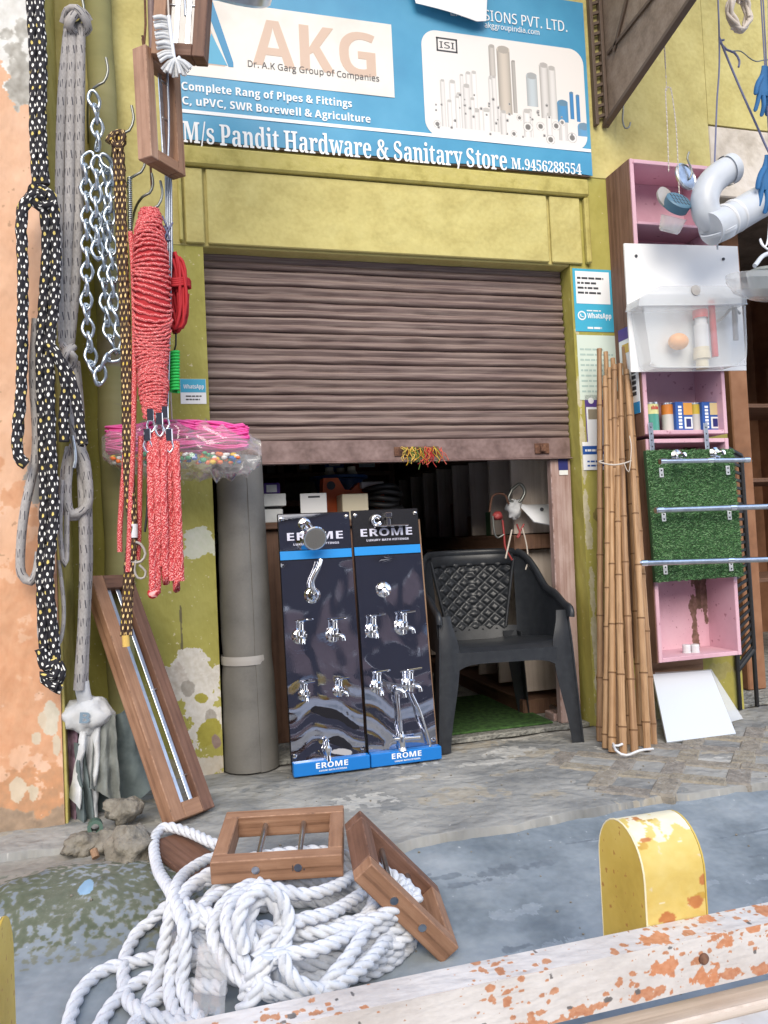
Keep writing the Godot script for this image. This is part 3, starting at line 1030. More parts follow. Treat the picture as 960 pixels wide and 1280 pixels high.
func shop_sign() -> void:
	var z := 0.022
	var t := thing("shop_sign", "blue and white printed hardware store banner above the shutter", "sign", Vector3(0.97, 2.46, 0.01))
	var sh := MB.new()
	var g := []
	for j in 9:
		var row := []
		for i in 33:
			var x := 0.045 + 1.856 * i / 32.0
			var y := 2.466 + 0.80 * j / 8.0
			if j == 0: y += 0.004 * sin(i * 0.9) * (1.0 if i > 18 else 0.3)
			row.append(Vector3(x, y, z - 0.002 - 0.0008 * sin(i * 0.8 + j)))
		g.append(row)
	sh.sheet(g, 0.003)
	var base := part(t, "banner", sh, M.flex_blue)
	for y in [2.47, 2.86, 3.25]:
		var bt := MB.new()
		bt.bx(0.06, y - 0.012, 0.0008, 1.89, y + 0.012, 0.0165, 0.002)
		part(t, "batten", bt, M.brown_edge)
	# white panel with the big letters
	var wr: Vector3 = Vector3(0.9788, 2.749, 0.022)
	var wt: Vector3 = Vector3(0.9861, 3.04, 0.022)
	var p := MB.new()
	p.bx(0.05, Vector3(0.4941, 2.724, 0.022).y, z - 0.001, wr.x, wt.y, z, 0.0)
	part(t, "white_panel", p, M.flex_white)
	var k: Vector3 = Vector3(0.3877, 2.798, 0.0225)
	letters(t, "AKG", "Droid Sans", 700, k, Vector3(Vector3(0.9026, 2.839, 0.0225).x, k.y, k.z), Vector3(0.6547, 3.006, 0.022).y - Vector3(0.6462, 2.816, 0.022).y, M.akg)
	k = Vector3(0.368, 2.785, 0.0235)
	letters(t, "Dr. A.K Garg Group of Companies", "Droid Sans", 400, k, Vector3(Vector3(0.9142, 2.79, 0.022).x, k.y, k.z), 0.026, M.grey_ink)
	# triangular emblem
	var tri_ := MB.new()
	var a: Vector3 = Vector3(0.2247, 2.974, 0.0225)
	var b: Vector3 = Vector3(0.2986, 2.788, 0.0225)
	var c: Vector3 = Vector3(0.1432, 2.775, 0.0225)
	tri_.prism(PackedVector2Array([Vector2(c.x, c.y), Vector2(b.x - 0.02, c.y), Vector2(a.x - 0.01, a.y - 0.02)]), 0.001, Transform3D(Basis(), Vector3(0, 0, 0.0228)))
	part(t, "emblem", tri_, M.akg)
	var tr2 := MB.new()
	tr2.prism(PackedVector2Array([Vector2(b.x - 0.008, c.y), Vector2(b.x + 0.012, c.y), Vector2(b.x + 0.012, c.y + 0.02), Vector2(a.x + 0.014, a.y + 0.06), Vector2(a.x - 0.004, a.y + 0.03), Vector2(a.x - 0.002, a.y)]), 0.001, Transform3D(Basis(), Vector3(0, 0, 0.0229)))
	part(t, "emblem", tr2, mat(c8(40, 132, 178), 0.45))
	var tr3 := MB.new()
	tr3.prism(PackedVector2Array([Vector2(c.x + 0.045, c.y + 0.004), Vector2(b.x - 0.012, c.y + 0.004), Vector2(a.x + 0.004, a.y - 0.07)]), 0.001, Transform3D(Basis(), Vector3(0, 0, 0.0232)))
	part(t, "emblem", tr3, mat(c8(70, 160, 196), 0.45))
	# lines of text
	var y1: float = Vector3(0.4914, 2.662, 0.0225).y
	letters(t, "Complete Rang of Pipes & Fittings", "Droid Sans", 700, Vector3(Vector3(0.1059, 2.675, 0.022).x, y1 - 0.0, z + 0.0005), Vector3(Vector3(0.791, 2.664, 0.022).x, y1, z + 0.0005), 0.032, M.white_ink)
	y1 = Vector3(0.489, 2.604, 0.0225).y
	letters(t, "C, uPVC, SWR Borewell & Agriculture", "Droid Sans", 700, Vector3(Vector3(0.1065, 2.608, 0.022).x, y1, z + 0.0005), Vector3(Vector3(0.8679, 2.62, 0.022).x, y1, z + 0.0005), 0.032, M.white_ink)
	var ly: float = Vector3(0.9249, 2.578, 0.022).y
	flat_print(t, "white_line", 0.05, ly - 0.007, 1.898, ly + 0.007, z + 0.0003, M.white_ink)
	y1 = Vector3(0.7472, 2.453, 0.0225).y
	letters(t, "M/s Pandit Hardware & Sanitary Store", "Droid Serif", 700, Vector3(Vector3(0.1038, 2.455, 0.022).x, y1, z + 0.0005), Vector3(Vector3(1.479, 2.45, 0.022).x, y1, z + 0.0005), 0.084, M.white_ink)
	y1 = Vector3(1.676, 2.458, 0.0225).y + 0.004
	letters(t, "M.9456288554", "Droid Serif", 700, Vector3(Vector3(1.501, 2.441, 0.022).x, y1, z + 0.0005), Vector3(Vector3(1.843, 2.454, 0.022).x, y1, z + 0.0005), 0.05, M.white_ink)
	y1 = Vector3(1.617, 3.117, 0.0225).y
	letters(t, "EXTRUSIONS PVT. LTD.", "Droid Sans", 400, Vector3(Vector3(1.25, 3.114, 0.022).x, y1, z + 0.0005), Vector3(Vector3(1.812, 3.117, 0.022).x, y1, z + 0.0005), 0.048, M.white_ink)
	y1 = Vector3(1.538, 3.092, 0.0225).y
	letters(t, "akggroupindia.com", "Droid Sans", 400, Vector3(Vector3(1.408, 3.075, 0.022).x, y1 - 0.008, z + 0.0005), Vector3(Vector3(1.671, 3.091, 0.022).x, y1 - 0.008, z + 0.0005), 0.024, M.white_ink)
	flat_print(t, "red_print", Vector3(0.5088, 3.07, 0.022).x, 3.232, Vector3(0.6915, 3.079, 0.022).x, 3.256, z + 0.0003, mat(c8(206, 176, 180), 0.5))
	# printed picture of pipes in a rounded white panel
	var lx: float = Vector3(1.11, 2.815, 0.022).x
	var rx: float = Vector3(1.884, 2.719, 0.022).x
	var ty: float = Vector3(1.235, 3.041, 0.022).y
	var by: float = Vector3(1.21, 2.574, 0.022).y
	var rr := MB.new()
	rr.prism(rrect(lx, by, rx, ty, 0.07, 8), 0.001, Transform3D(Basis(), Vector3(0, 0, z)))
	var mp := pipes_picture(rx - lx, ty - by)
	for i in rr.v.size():
		rr.t[i] = Vector2((rr.v[i].x - lx) / (rx - lx), 1.0 - (rr.v[i].y - by) / (ty - by))
	part(t, "picture_panel", rr, mp)
	# square mark in the panel's corner
	var mk := MB.new()
	var ma: Vector3 = Vector3(1.178, 3.013, 0.022)
	var mb2: Vector3 = Vector3(1.274, 2.951, 0.022)
	for q in [[ma.x, mb2.y, mb2.x, mb2.y + 0.007], [ma.x, ma.y - 0.007, mb2.x, ma.y], [ma.x, mb2.y, ma.x + 0.007, ma.y], [mb2.x - 0.007, mb2.y, mb2.x, ma.y]]:
		mk.bx(q[0], q[1], z, q[2], q[3], z + 0.0006, 0.0)
	part(t, "mark_frame", mk, M.ink)
	letters(t, "ISI", "Droid Sans", 400, Vector3(ma.x + 0.014, mb2.y + 0.016, z + 0.0006), Vector3(mb2.x - 0.014, mb2.y + 0.016, z + 0.0006), ma.y - mb2.y - 0.034, M.ink)
	# two things hanging from the canopy in front of the banner
	var pn := thing("steel_pan", "round grey steel pan hanging at the top of the banner", "pan", Vector3(0.2663, 2.712, 0.5))
	var pl := MB.new()
	var c0: Vector3 = Vector3(0.2614, 2.722, 0.5)
	pl.lathe([Vector2(0.0, -0.005), Vector2(0.12, -0.005), Vector2(0.135, 0.004), Vector2(0.14, 0.03), Vector2(0.137, 0.03), Vector2(0.131, 0.006), Vector2(0.118, -0.002), Vector2(0.0, -0.002)], 32, Transform3D(Basis(Vector3(0, 0, 1), -0.1) * Basis(Vector3(1, 0, 0), 0.75), c0))
	part(pn, "bowl", pl, M.steel)
	var hk := MB.new()
	hk.rod(c0 + Vector3(0, 0.02, 0), Vector3(c0.x, 3.62, c0.z), 0.003, 6)
	part(pn, "wire", hk, M.hook)
	var ws := thing("white_sheet", "blank white plastic sheet hanging over the banner's top edge", "sheet", Vector3(1.283, 3.149, 0.055))
	var q4: Array = [Vector3(1.401, 3.07, 0.055), Vector3(1.083, 3.125, 0.055), Vector3(1.023, 3.337, 0.055), Vector3(1.435, 3.403, 0.055)]
	var wm := MB.new()
	var gg := []
	for j in 6:
		var row := []
		for i in 8:
			var s := i / 7.0
			var v := j / 5.0
			var lo: Vector3 = q4[1].lerp(q4[0], s)
			if s > 0.85: lo += Vector3(0.0, 0.02 * (s - 0.85) / 0.15, 0)
			var up: Vector3 = q4[2].lerp(q4[3], s)
			row.append(lo.lerp(up, v) + Vector3(0, 0, 0.012 * sin(s * 3.0 + v)))
		gg.append(row)
	wm.sheet(gg, 0.003)
	part(ws, "panel", wm, M.white_board)
	var wr2 := MB.new()
	wr2.rod(q4[3] + Vector3(-0.04, -0.02, 0), Vector3(q4[3].x - 0.04, q4[3].y + 0.02, 0.001), 0.002, 6)
	wr2.rod(q4[2] + Vector3(0.04, -0.02, 0), Vector3(q4[2].x + 0.04, q4[2].y + 0.02, 0.001), 0.002, 6)
	part(ws, "wire", wr2, M.hook)

# print on the banner: a photograph of pale pipes and fittings
func pipes_picture(wm: float, hm: float) -> StandardMaterial3D:
	var w := 512
	var h := int(512 * hm / wm)
	var im := Image.create(w, h, false, Image.FORMAT_RGB8)
	im.fill(c8(228, 224, 221))
	var r := RandomNumberGenerator.new()
	r.seed = 9
	var pipe := func(cx: float, top: float, bot: float, hw: float, base: Color, dark: float) -> void:
		for x in range(int((cx - hw) * w), int((cx + hw) * w)):
			var s := absf((x / float(w) - cx) / hw)
			for y in range(int(top * h), int(bot * h)):
				if x < 0 or x >= w or y < 0 or y >= h: continue
				im.set_pixel(x, y, base.lerp(c8(120, 116, 112), dark * s * s))
		for x in range(int((cx - hw) * w), int((cx + hw) * w)):
			var s := (x / float(w) - cx) / hw
			var e := sqrt(maxf(0.0, 1.0 - s * s)) * hw * 0.55
			for y in range(int(top * h - e * w), int(top * h + e * w)):
				if x < 0 or x >= w or y < 0 or y >= h: continue
				im.set_pixel(x, y, base.lerp(c8(128, 124, 120), 0.45 if absf(s) < 0.8 else 0.1))
	var ring := func(cx: float, cy: float, rx: float, base: Color, hole: Color) -> void:
		for x in range(int((cx - rx) * w), int((cx + rx) * w)):
			for y in range(int(cy * h - rx * w), int(cy * h + rx * w)):
				if x < 0 or x >= w or y < 0 or y >= h: continue
				var d := Vector2((x / float(w) - cx) / rx, (y - cy * h) / w / rx).length()
				if d < 0.55: im.set_pixel(x, y, hole)
				elif d < 1.0: im.set_pixel(x, y, base.lerp(hole, 0.5 if d > 0.9 else 0.0))
	var grey := c8(216, 213, 211)
	pipe.call(0.42, 0.08, 0.66, 0.018, c8(196, 190, 184), 0.5)
	pipe.call(0.49, 0.1, 0.72, 0.04, c8(202, 192, 180), 0.6)
	pipe.call(0.55, 0.2, 0.7, 0.012, c8(176, 172, 168), 0.5)
	pipe.call(0.66, 0.32, 0.62, 0.035, c8(190, 200, 206), 0.4)
	pipe.call(0.74, 0.2, 0.72, 0.028, grey, 0.5)
	pipe.call(0.79, 0.22, 0.72, 0.025, c8(220, 218, 216), 0.4)
	for k in 16: pipe.call(r.randf_range(0.08, 0.45), r.randf_range(0.35, 0.75), 0.9, r.randf_range(0.008, 0.024), grey.lerp(Color.WHITE, r.randf() * 0.5), 0.3)
	for k in 8: pipe.call(r.randf_range(0.45, 0.9), r.randf_range(0.55, 0.75), 0.92, r.randf_range(0.014, 0.03), grey.lerp(Color.WHITE, r.randf() * 0.5), 0.35)
	pipe.call(0.85, 0.55, 0.74, 0.034, c8(78, 146, 196), 0.3)
	pipe.call(0.91, 0.44, 0.7, 0.013, c8(62, 132, 190), 0.3)
	pipe.call(0.95, 0.46, 0.72, 0.011, c8(62, 132, 190), 0.3)
	pipe.call(0.98, 0.76, 0.86, 0.04, c8(96, 156, 200), 0.3)
	for q in [[0.07, 0.88, 0.022], [0.62, 0.82, 0.03], [0.7, 0.8, 0.026], [0.8, 0.78, 0.026], [0.84, 0.74, 0.02], [0.9, 0.88, 0.03], [0.76, 0.92, 0.028], [0.57, 0.74, 0.018], [0.53, 0.9, 0.02]]:
		ring.call(q[0], q[1], q[2], c8(224, 222, 220), c8(120, 118, 116))
	for k in 40: ring.call(r.randf_range(0.06, 0.9), r.randf_range(0.55, 0.93), r.randf_range(0.005, 0.011), c8(190, 188, 186), c8(90, 90, 92))
	return tmat(im, 0.42, 1.0, false)

# ---------------------------------------------------------------- tap display boards
func display_boards() -> void:
	var fb: Array = [Transform3D(Basis(Vector3(1, 0, 0), Vector3(0, 0.9945, -0.1044), Vector3(-0, 0.1044, 0.9945)), Vector3(0.402, 0, 0.165)), Transform3D(Basis(Vector3(1, 0, 0), Vector3(0, 0.9945, -0.1044), Vector3(-0, 0.1044, 0.9945)), Vector3(0.698, 0, 0.165))]
	var wd: Array = [0.292, 0.283]
	var taps: Array = [
		[Vector2(0.0598, 0.5132), Vector2(0.1910, 0.5091), Vector2(0.0649, 0.2929), Vector2(0.1987, 0.2950)],
		[Vector2(0.0493, 0.5127), Vector2(0.1745, 0.5158), Vector2(0.0525, 0.2960), Vector2(0.1829, 0.2930)]]
	var labels := ["black glossy tap display board with a round shower head on an arm", "black glossy tap display board with long spout tap at its foot"]
	for k in 2:
		var xf: Transform3D = fb[k]
		var t := thing("tap_display_board", labels[k], "display board", xf.origin, "tap display boards beside the chair")
		t.transform = xf
		t.remove_meta("w")
		var w: float = wd[k]
		var H: float = [Vector2(0.1265, 0.9890).y, Vector2(0.1117, 0.9917).y][k]
		var dH := H - 1.0
		var bd := MB.new()
		bd.bx(0.002, 0.01, -0.018, w - 0.002, H, -0.001, 0.002)
		part(t, "backing_board", bd, M.black_panel, false)
		# wavy mirror film, a curved sheet
		var g := []
		var f := FastNoiseLite.new()
		f.seed = 31 + k; f.frequency = 2.2; f.fractal_octaves = 2
		for j in 41 * 3 - 2:
			var row := []
			for i in 15:
				var x := 0.004 + (w - 0.008) * i / 14.0
				var y := 0.045 + (0.768 + dH) * j / 120.0
				row.append(Vector3(x, y, 0.005 + 0.009 * f.get_noise_2d(x, y * 0.8) * smoothstep(0.0, 0.1, minf(j, 120 - j) / 120.0 * 2.0) + 0.0021 * sin(y * 58.0 + 5.0 * f.get_noise_2d(x * 1.5, k * 7.0)) * (1.0 - smoothstep(0.15, 0.46, y))))
			g.append(row)
		var fm := MB.new()
		fm.grid(g)
		part(t, "mirror_sheet", fm, M.mirror, false)
		var hd := MB.new()
		hd.bx(0.004, 0.855 + dH, -0.0005, w - 0.004, 0.996 + dH, 0.0016, 0.0004)
		part(t, "header_panel", hd, M.mirror if k == 0 else M.black_panel, false)
		var sp := MB.new()
		sp.bx(0.004, 0.818 + dH, -0.0005, w - 0.004, 0.852 + dH, 0.0017, 0.0004)
		part(t, "blue_stripe", sp, M.erome_stripe, false)
		for c in [[0.016, 0.98 + dH], [w - 0.016, 0.98 + dH], [0.016, 0.07], [w - 0.016, 0.07]]:
			var s := MB.new()
			s.lathe([Vector2(0.0085, 0.0), Vector2(0.0085, 0.003), Vector2(0.006, 0.006), Vector2(0.0, 0.007)], 12, Transform3D(Basis(Vector3(1, 0, 0), PI / 2), Vector3(c[0], c[1], 0.0017)))
			part(t, "screw_cap", s, M.chrome, false)
		# base ledge with the name
		var bs := MB.new()
		bs.box(Transform3D(Basis(Vector3(1, 0, 0), 0.1), Vector3(w * 0.5 + 0.004, 0.026, 0.02)), Vector3(w, 0.05, 0.036), 0.003)
		var base := part(t, "base_ledge", bs, M.erome_blue, false)
		var o := xf.origin
		label_on(base, "EROME", "Droid Sans", 700, Vector3(w * 0.3, 0.023, 0.0388), w * 0.42, 0.02, M.white_ink, 0.1)
		label_on(base, "LUXURY BATH FITTINGS", "Droid Sans", 700, Vector3(w * 0.34, 0.0105, 0.0376), w * 0.36, 0.0055, M.white_ink, 0.1)
		label_on(t, "EROME", "Droid Sans", 700, Vector3(w * 0.12, 0.893 + dH, 0.0017), w * 0.76, 0.03, M.silver_ink, 0.0)
		label_on(t, "LUXURY BATH FITTINGS", "Droid Sans", 700, Vector3(w * 0.2, 0.873 + dH, 0.0017), w * 0.62, 0.008, M.silver_ink, 0.0)
		for i in 4:
			tap(t, taps[k][i], 1.0 if i < 2 or k == 1 else 0.78, 0.25 + 0.2 * i, i)
		if k == 0:
			shower(t)
		else:
			spout_parts(t)
	var pk := thing("plywood_sheet", "raw edged brown plywood sheet standing behind the tap boards", "plywood", Vector3(0.9, 0.006, -0.06))
	var pm := MB.new()
	pm.beam(Vector3(0.876, 0.0, 0.125), Vector3(0.876, 0.94, 0.03), 0.235, 0.016, Vector3(0, 0, 1), 0.001)
	part(pk, "panel", pm, M.ply)

# lettering lying in the x-y plane of its parent, turned about x
func label_on(par: Node3D, s: String, font: String, weight: int, a: Vector3, width: float, cap: float, m: Material, tilt := 0.0) -> void:
	var o := letters(self, s, font, weight, Vector3.ZERO, Vector3(width, 0, 0), cap, m)
	remove_child(o)
	o.transform = Transform3D(Basis(Vector3(1, 0, 0), tilt), a) * o.transform
	o.name = "lettering"
	par.add_child(o, true)

func tap(par: Node3D, at: Vector2, s: float, lever: float, kind: int) -> void:
	var o := Node3D.new()
	o.name = "tap"
	par.add_child(o, true)
	o.position = Vector3(at.x, at.y, 0.002)
	o.scale = Vector3.ONE * s
	var out := Basis(Vector3(1, 0, 0), PI / 2)
	var f := MB.new()
	f.lathe([Vector2(0.031, 0.0), Vector2(0.031, 0.003), Vector2(0.024, 0.009), Vector2(0.014, 0.012), Vector2(0.013, 0.03), Vector2(0.0, 0.03)], 24, Transform3D(out, Vector3.ZERO))
	part(o, "flange", f, M.chrome, false)
	var b := MB.new()
	b.lathe([Vector2(0.0, -0.026), Vector2(0.011, -0.026), Vector2(0.012, -0.01), Vector2(0.016, 0.0), Vector2(0.016, 0.016), Vector2(0.011, 0.022), Vector2(0.0095, 0.045), Vector2(0.012, 0.047), Vector2(0.012, 0.054), Vector2(0.0, 0.056)], 20, Transform3D(Basis(Vector3(0, 0, 1), -0.08), Vector3(0, 0.0, 0.038)))
	part(o, "body", b, M.chrome, false)
	var l := MB.new()
	l.box(Transform3D(Basis(Vector3(0, 0, 1), 0.06) * rot_y(8), Vector3(0.02, 0.058, 0.04)), Vector3(0.062, 0.006, 0.012), 0.002)
	part(o, "lever", l, M.chrome, false)
	var sp := MB.new()
	if kind % 2 == 1:
		sp.tube(spline([Vector3(0, -0.004, 0.04), Vector3(0.012, -0.004, 0.06), Vector3(0.024, -0.01, 0.07), Vector3(0.027, -0.026, 0.071)], 0.004), 0.0085, 12)
	else:
		sp.tube(spline([Vector3(0, -0.006, 0.04), Vector3(0.002, -0.01, 0.062), Vector3(0.003, -0.02, 0.07), Vector3(0.003, -0.03, 0.071)], 0.004), 0.0085, 12)
	part(o, "spout", sp, M.chrome, false)

func disc_flange(par: Node3D, at: Vector2, r: float, nm := "flange") -> MeshInstance3D:
	var f := MB.new()
	f.lathe([Vector2(r, 0.0), Vector2(r, 0.003), Vector2(r * 0.8, 0.009), Vector2(r * 0.35, 0.013), Vector2(r * 0.3, 0.02), Vector2(0.0, 0.02)], 26, Transform3D(Basis(Vector3(1, 0, 0), PI / 2), Vector3(at.x, at.y, 0.002)))
	return part(par, nm, f, M.chrome, false)

func shower(t: Node3D) -> void:
	var fl: Vector2 = Vector2(0.1048, 0.9453)
	var hd: Vector2 = Vector2(0.1292, 0.8778)
	var lo: Vector2 = Vector2(0.1190, 0.6655)
	disc_flange(t, fl, 0.025)
	disc_flange(t, lo, 0.032)
	var arm := MB.new()
	arm.tube(spline([Vector3(fl.x, fl.y, 0.01), Vector3(fl.x + 0.004, fl.y - 0.004, 0.05), Vector3(hd.x - 0.006, hd.y + 0.035, 0.075), Vector3(hd.x, hd.y + 0.015, 0.082)], 0.005), 0.009, 12)
	part(t, "shower_arm", arm, M.chrome, false)
	var n := Vector3(0.1, -0.45, 0.9).normalized()
	var bz := Basis(Vector3(1, 0, 0).cross(n).normalized().cross(n) * -1.0, n, Vector3(1, 0, 0).cross(n).normalized())
	bz = Basis(n.cross(Vector3.UP).normalized(), n, n.cross(Vector3.UP).normalized().cross(n))
	var h := MB.new()
	h.lathe([Vector2(0.0, -0.034), Vector2(0.014, -0.03), Vector2(0.032, -0.016), Vector2(0.046, -0.004), Vector2(0.048, 0.002), Vector2(0.045, 0.006), Vector2(0.041, 0.006)], 30, Transform3D(bz, Vector3(hd.x, hd.y, 0.085)))
	var hp := part(t, "shower_head", h, M.chrome, false)
	var fc := MB.new()
	fc.lathe([Vector2(0.041, 0.0055), Vector2(0.0, 0.0062)], 30, Transform3D(bz, Vector3(hd.x, hd.y, 0.085)))
	part(hp, "face_plate", fc, mat(c8(150, 146, 140), 0.4, 0.6), false)
	var nz := MB.new()
	for q in 60:
		var a := q * 2.399963
		var r := 0.0048 * sqrt(q)
		nz.lathe([Vector2(0.0016, 0.006), Vector2(0.0012, 0.0085), Vector2(0.0, 0.0087)], 6, Transform3D(bz, Vector3(hd.x, hd.y, 0.085) + bz * Vector3(cos(a) * r, 0, sin(a) * r)))
	var ns := part(hp, "nozzles", nz, M.ink, false)
	ns.set_meta("kind", "stuff")
	var wn: Vector2 = Vector2(0.1527, 0.7978)
	var pt := MB.new()
	pt.tube(spline([Vector3(wn.x, wn.y, 0.05), Vector3(wn.x - 0.012, wn.y - 0.03, 0.056), Vector3(lo.x - 0.004, lo.y + 0.05, 0.05), Vector3(lo.x, lo.y + 0.012, 0.042), Vector3(lo.x, lo.y, 0.02)], 0.006), 0.0095, 14)
	part(t, "hand_pipe", pt, M.chrome, false)
	var bb := MB.new()
	bb.lathe([Vector2(0.0, 0.0), Vector2(0.02, 0.002), Vector2(0.022, 0.015), Vector2(0.014, 0.024), Vector2(0.0, 0.026)], 18, Transform3D(Basis(Vector3(1, 0, 0), PI / 2), Vector3(lo.x, lo.y, 0.02)))
	part(t, "valve_body", bb, M.chrome, false)
	var lt: Vector2 = Vector2(0.1379, 0.0837)
	var sm := MB.new()
	sm.lathe([Vector2(0.0, -0.04), Vector2(0.012, -0.04), Vector2(0.009, -0.02), Vector2(0.013, -0.006), Vector2(0.014, 0.008), Vector2(0.008, 0.016), Vector2(0.006, 0.03), Vector2(0.009, 0.034), Vector2(0.0, 0.042)], 16, Transform3D(Basis(), Vector3(lt.x, lt.y, 0.03)))
	part(t, "angle_valve", sm, M.chrome, false)

func spout_parts(t: Node3D) -> void:
	var up: Vector2 = Vector2(0.1016, 0.9464)
	var ur: Vector2 = Vector2(0.1486, 0.9478)
	var c := MB.new()
	var arc := []
	for k in 15:
		var a := 0.6 + 5.1 * k / 14.0
		arc.append(Vector3(up.x + cos(a) * 0.017, up.y + sin(a) * 0.017, 0.012))
	c.tube(arc, 0.0095, 10)
	part(t, "ring_holder", c, M.chrome, false)
	var st := MB.new()
	st.bx(ur.x - 0.014, ur.y + 0.004, 0.002, ur.x + 0.014, ur.y + 0.028, 0.03, 0.003)
	st.bx(ur.x - 0.008, ur.y - 0.026, 0.002, ur.x + 0.008, ur.y + 0.004, 0.024, 0.003)
	st.bx(ur.x - 0.06, ur.y - 0.031, 0.002, ur.x + 0.075, ur.y - 0.026, 0.05, 0.002)
	part(t, "soap_shelf", st, M.chrome, false)
	var fl: Vector2 = Vector2(0.1103, 0.6692)
	disc_flange(t, fl, 0.031)
	var nb_ := MB.new()
	nb_.lathe([Vector2(0.0, -0.02), Vector2(0.012, -0.02), Vector2(0.014, -0.004), Vector2(0.01, 0.008), Vector2(0.0, 0.01)], 16, Transform3D(Basis(Vector3(0, 0, 1), 0.4), Vector3(fl.x, fl.y - 0.006, 0.026)))
	part(t, "wall_elbow", nb_, M.chrome, false)
	# tall tap with long spout and cross lever near the foot
	var a: Vector2 = Vector2(0.1250, 0.2676)
	var b: Vector2 = Vector2(0.1314, 0.0627)
	var cl: Vector2 = Vector2(0.1823, 0.0873)
	var p := MB.new()
	p.tube(spline([Vector3(b.x, b.y, 0.03), Vector3(lerpf(b.x, a.x, 0.5), lerpf(b.y, a.y, 0.5), 0.034), Vector3(a.x, a.y, 0.034), Vector3(a.x + 0.008, a.y + 0.012, 0.04), Vector3(a.x + 0.022, a.y + 0.002, 0.05), Vector3(a.x + 0.026, a.y - 0.02, 0.052)], 0.005), 0.0085, 14)
	part(t, "long_spout", p, M.chrome, false)
	var bd := MB.new()
	bd.lathe([Vector2(0.0, -0.012), Vector2(0.017, -0.012), Vector2(0.014, 0.0), Vector2(0.016, 0.02), Vector2(0.016, 0.04), Vector2(0.01, 0.05), Vector2(0.009, 0.06)], 16, Transform3D(Basis(), Vector3(b.x, b.y - 0.002, 0.032)))
	part(t, "tap_body", bd, M.chrome, false)
	var cr := MB.new()
	cr.rod(Vector3(b.x - 0.03, b.y + 0.032, 0.036), Vector3(cl.x + 0.02, cl.y + 0.004, 0.044), 0.0075, 12)
	part(t, "lever", cr, M.chrome, false)
	var hs := MB.new()
	var q0: Vector2 = Vector2(0.1866, 0.2586)
	var q1: Vector2 = Vector2(0.2133, 0.1819)
	var q2: Vector2 = Vector2(0.2436, 0.0713)
	hs.tube(spline([Vector3(q0.x, q0.y, 0.03), Vector3(q1.x, q1.y, 0.04), Vector3(q2.x, q2.y, 0.03), Vector3(q2.x, q2.y - 0.02, 0.03)], 0.008), 0.005, 10)
	part(t, "hose", hs, M.chrome, false)

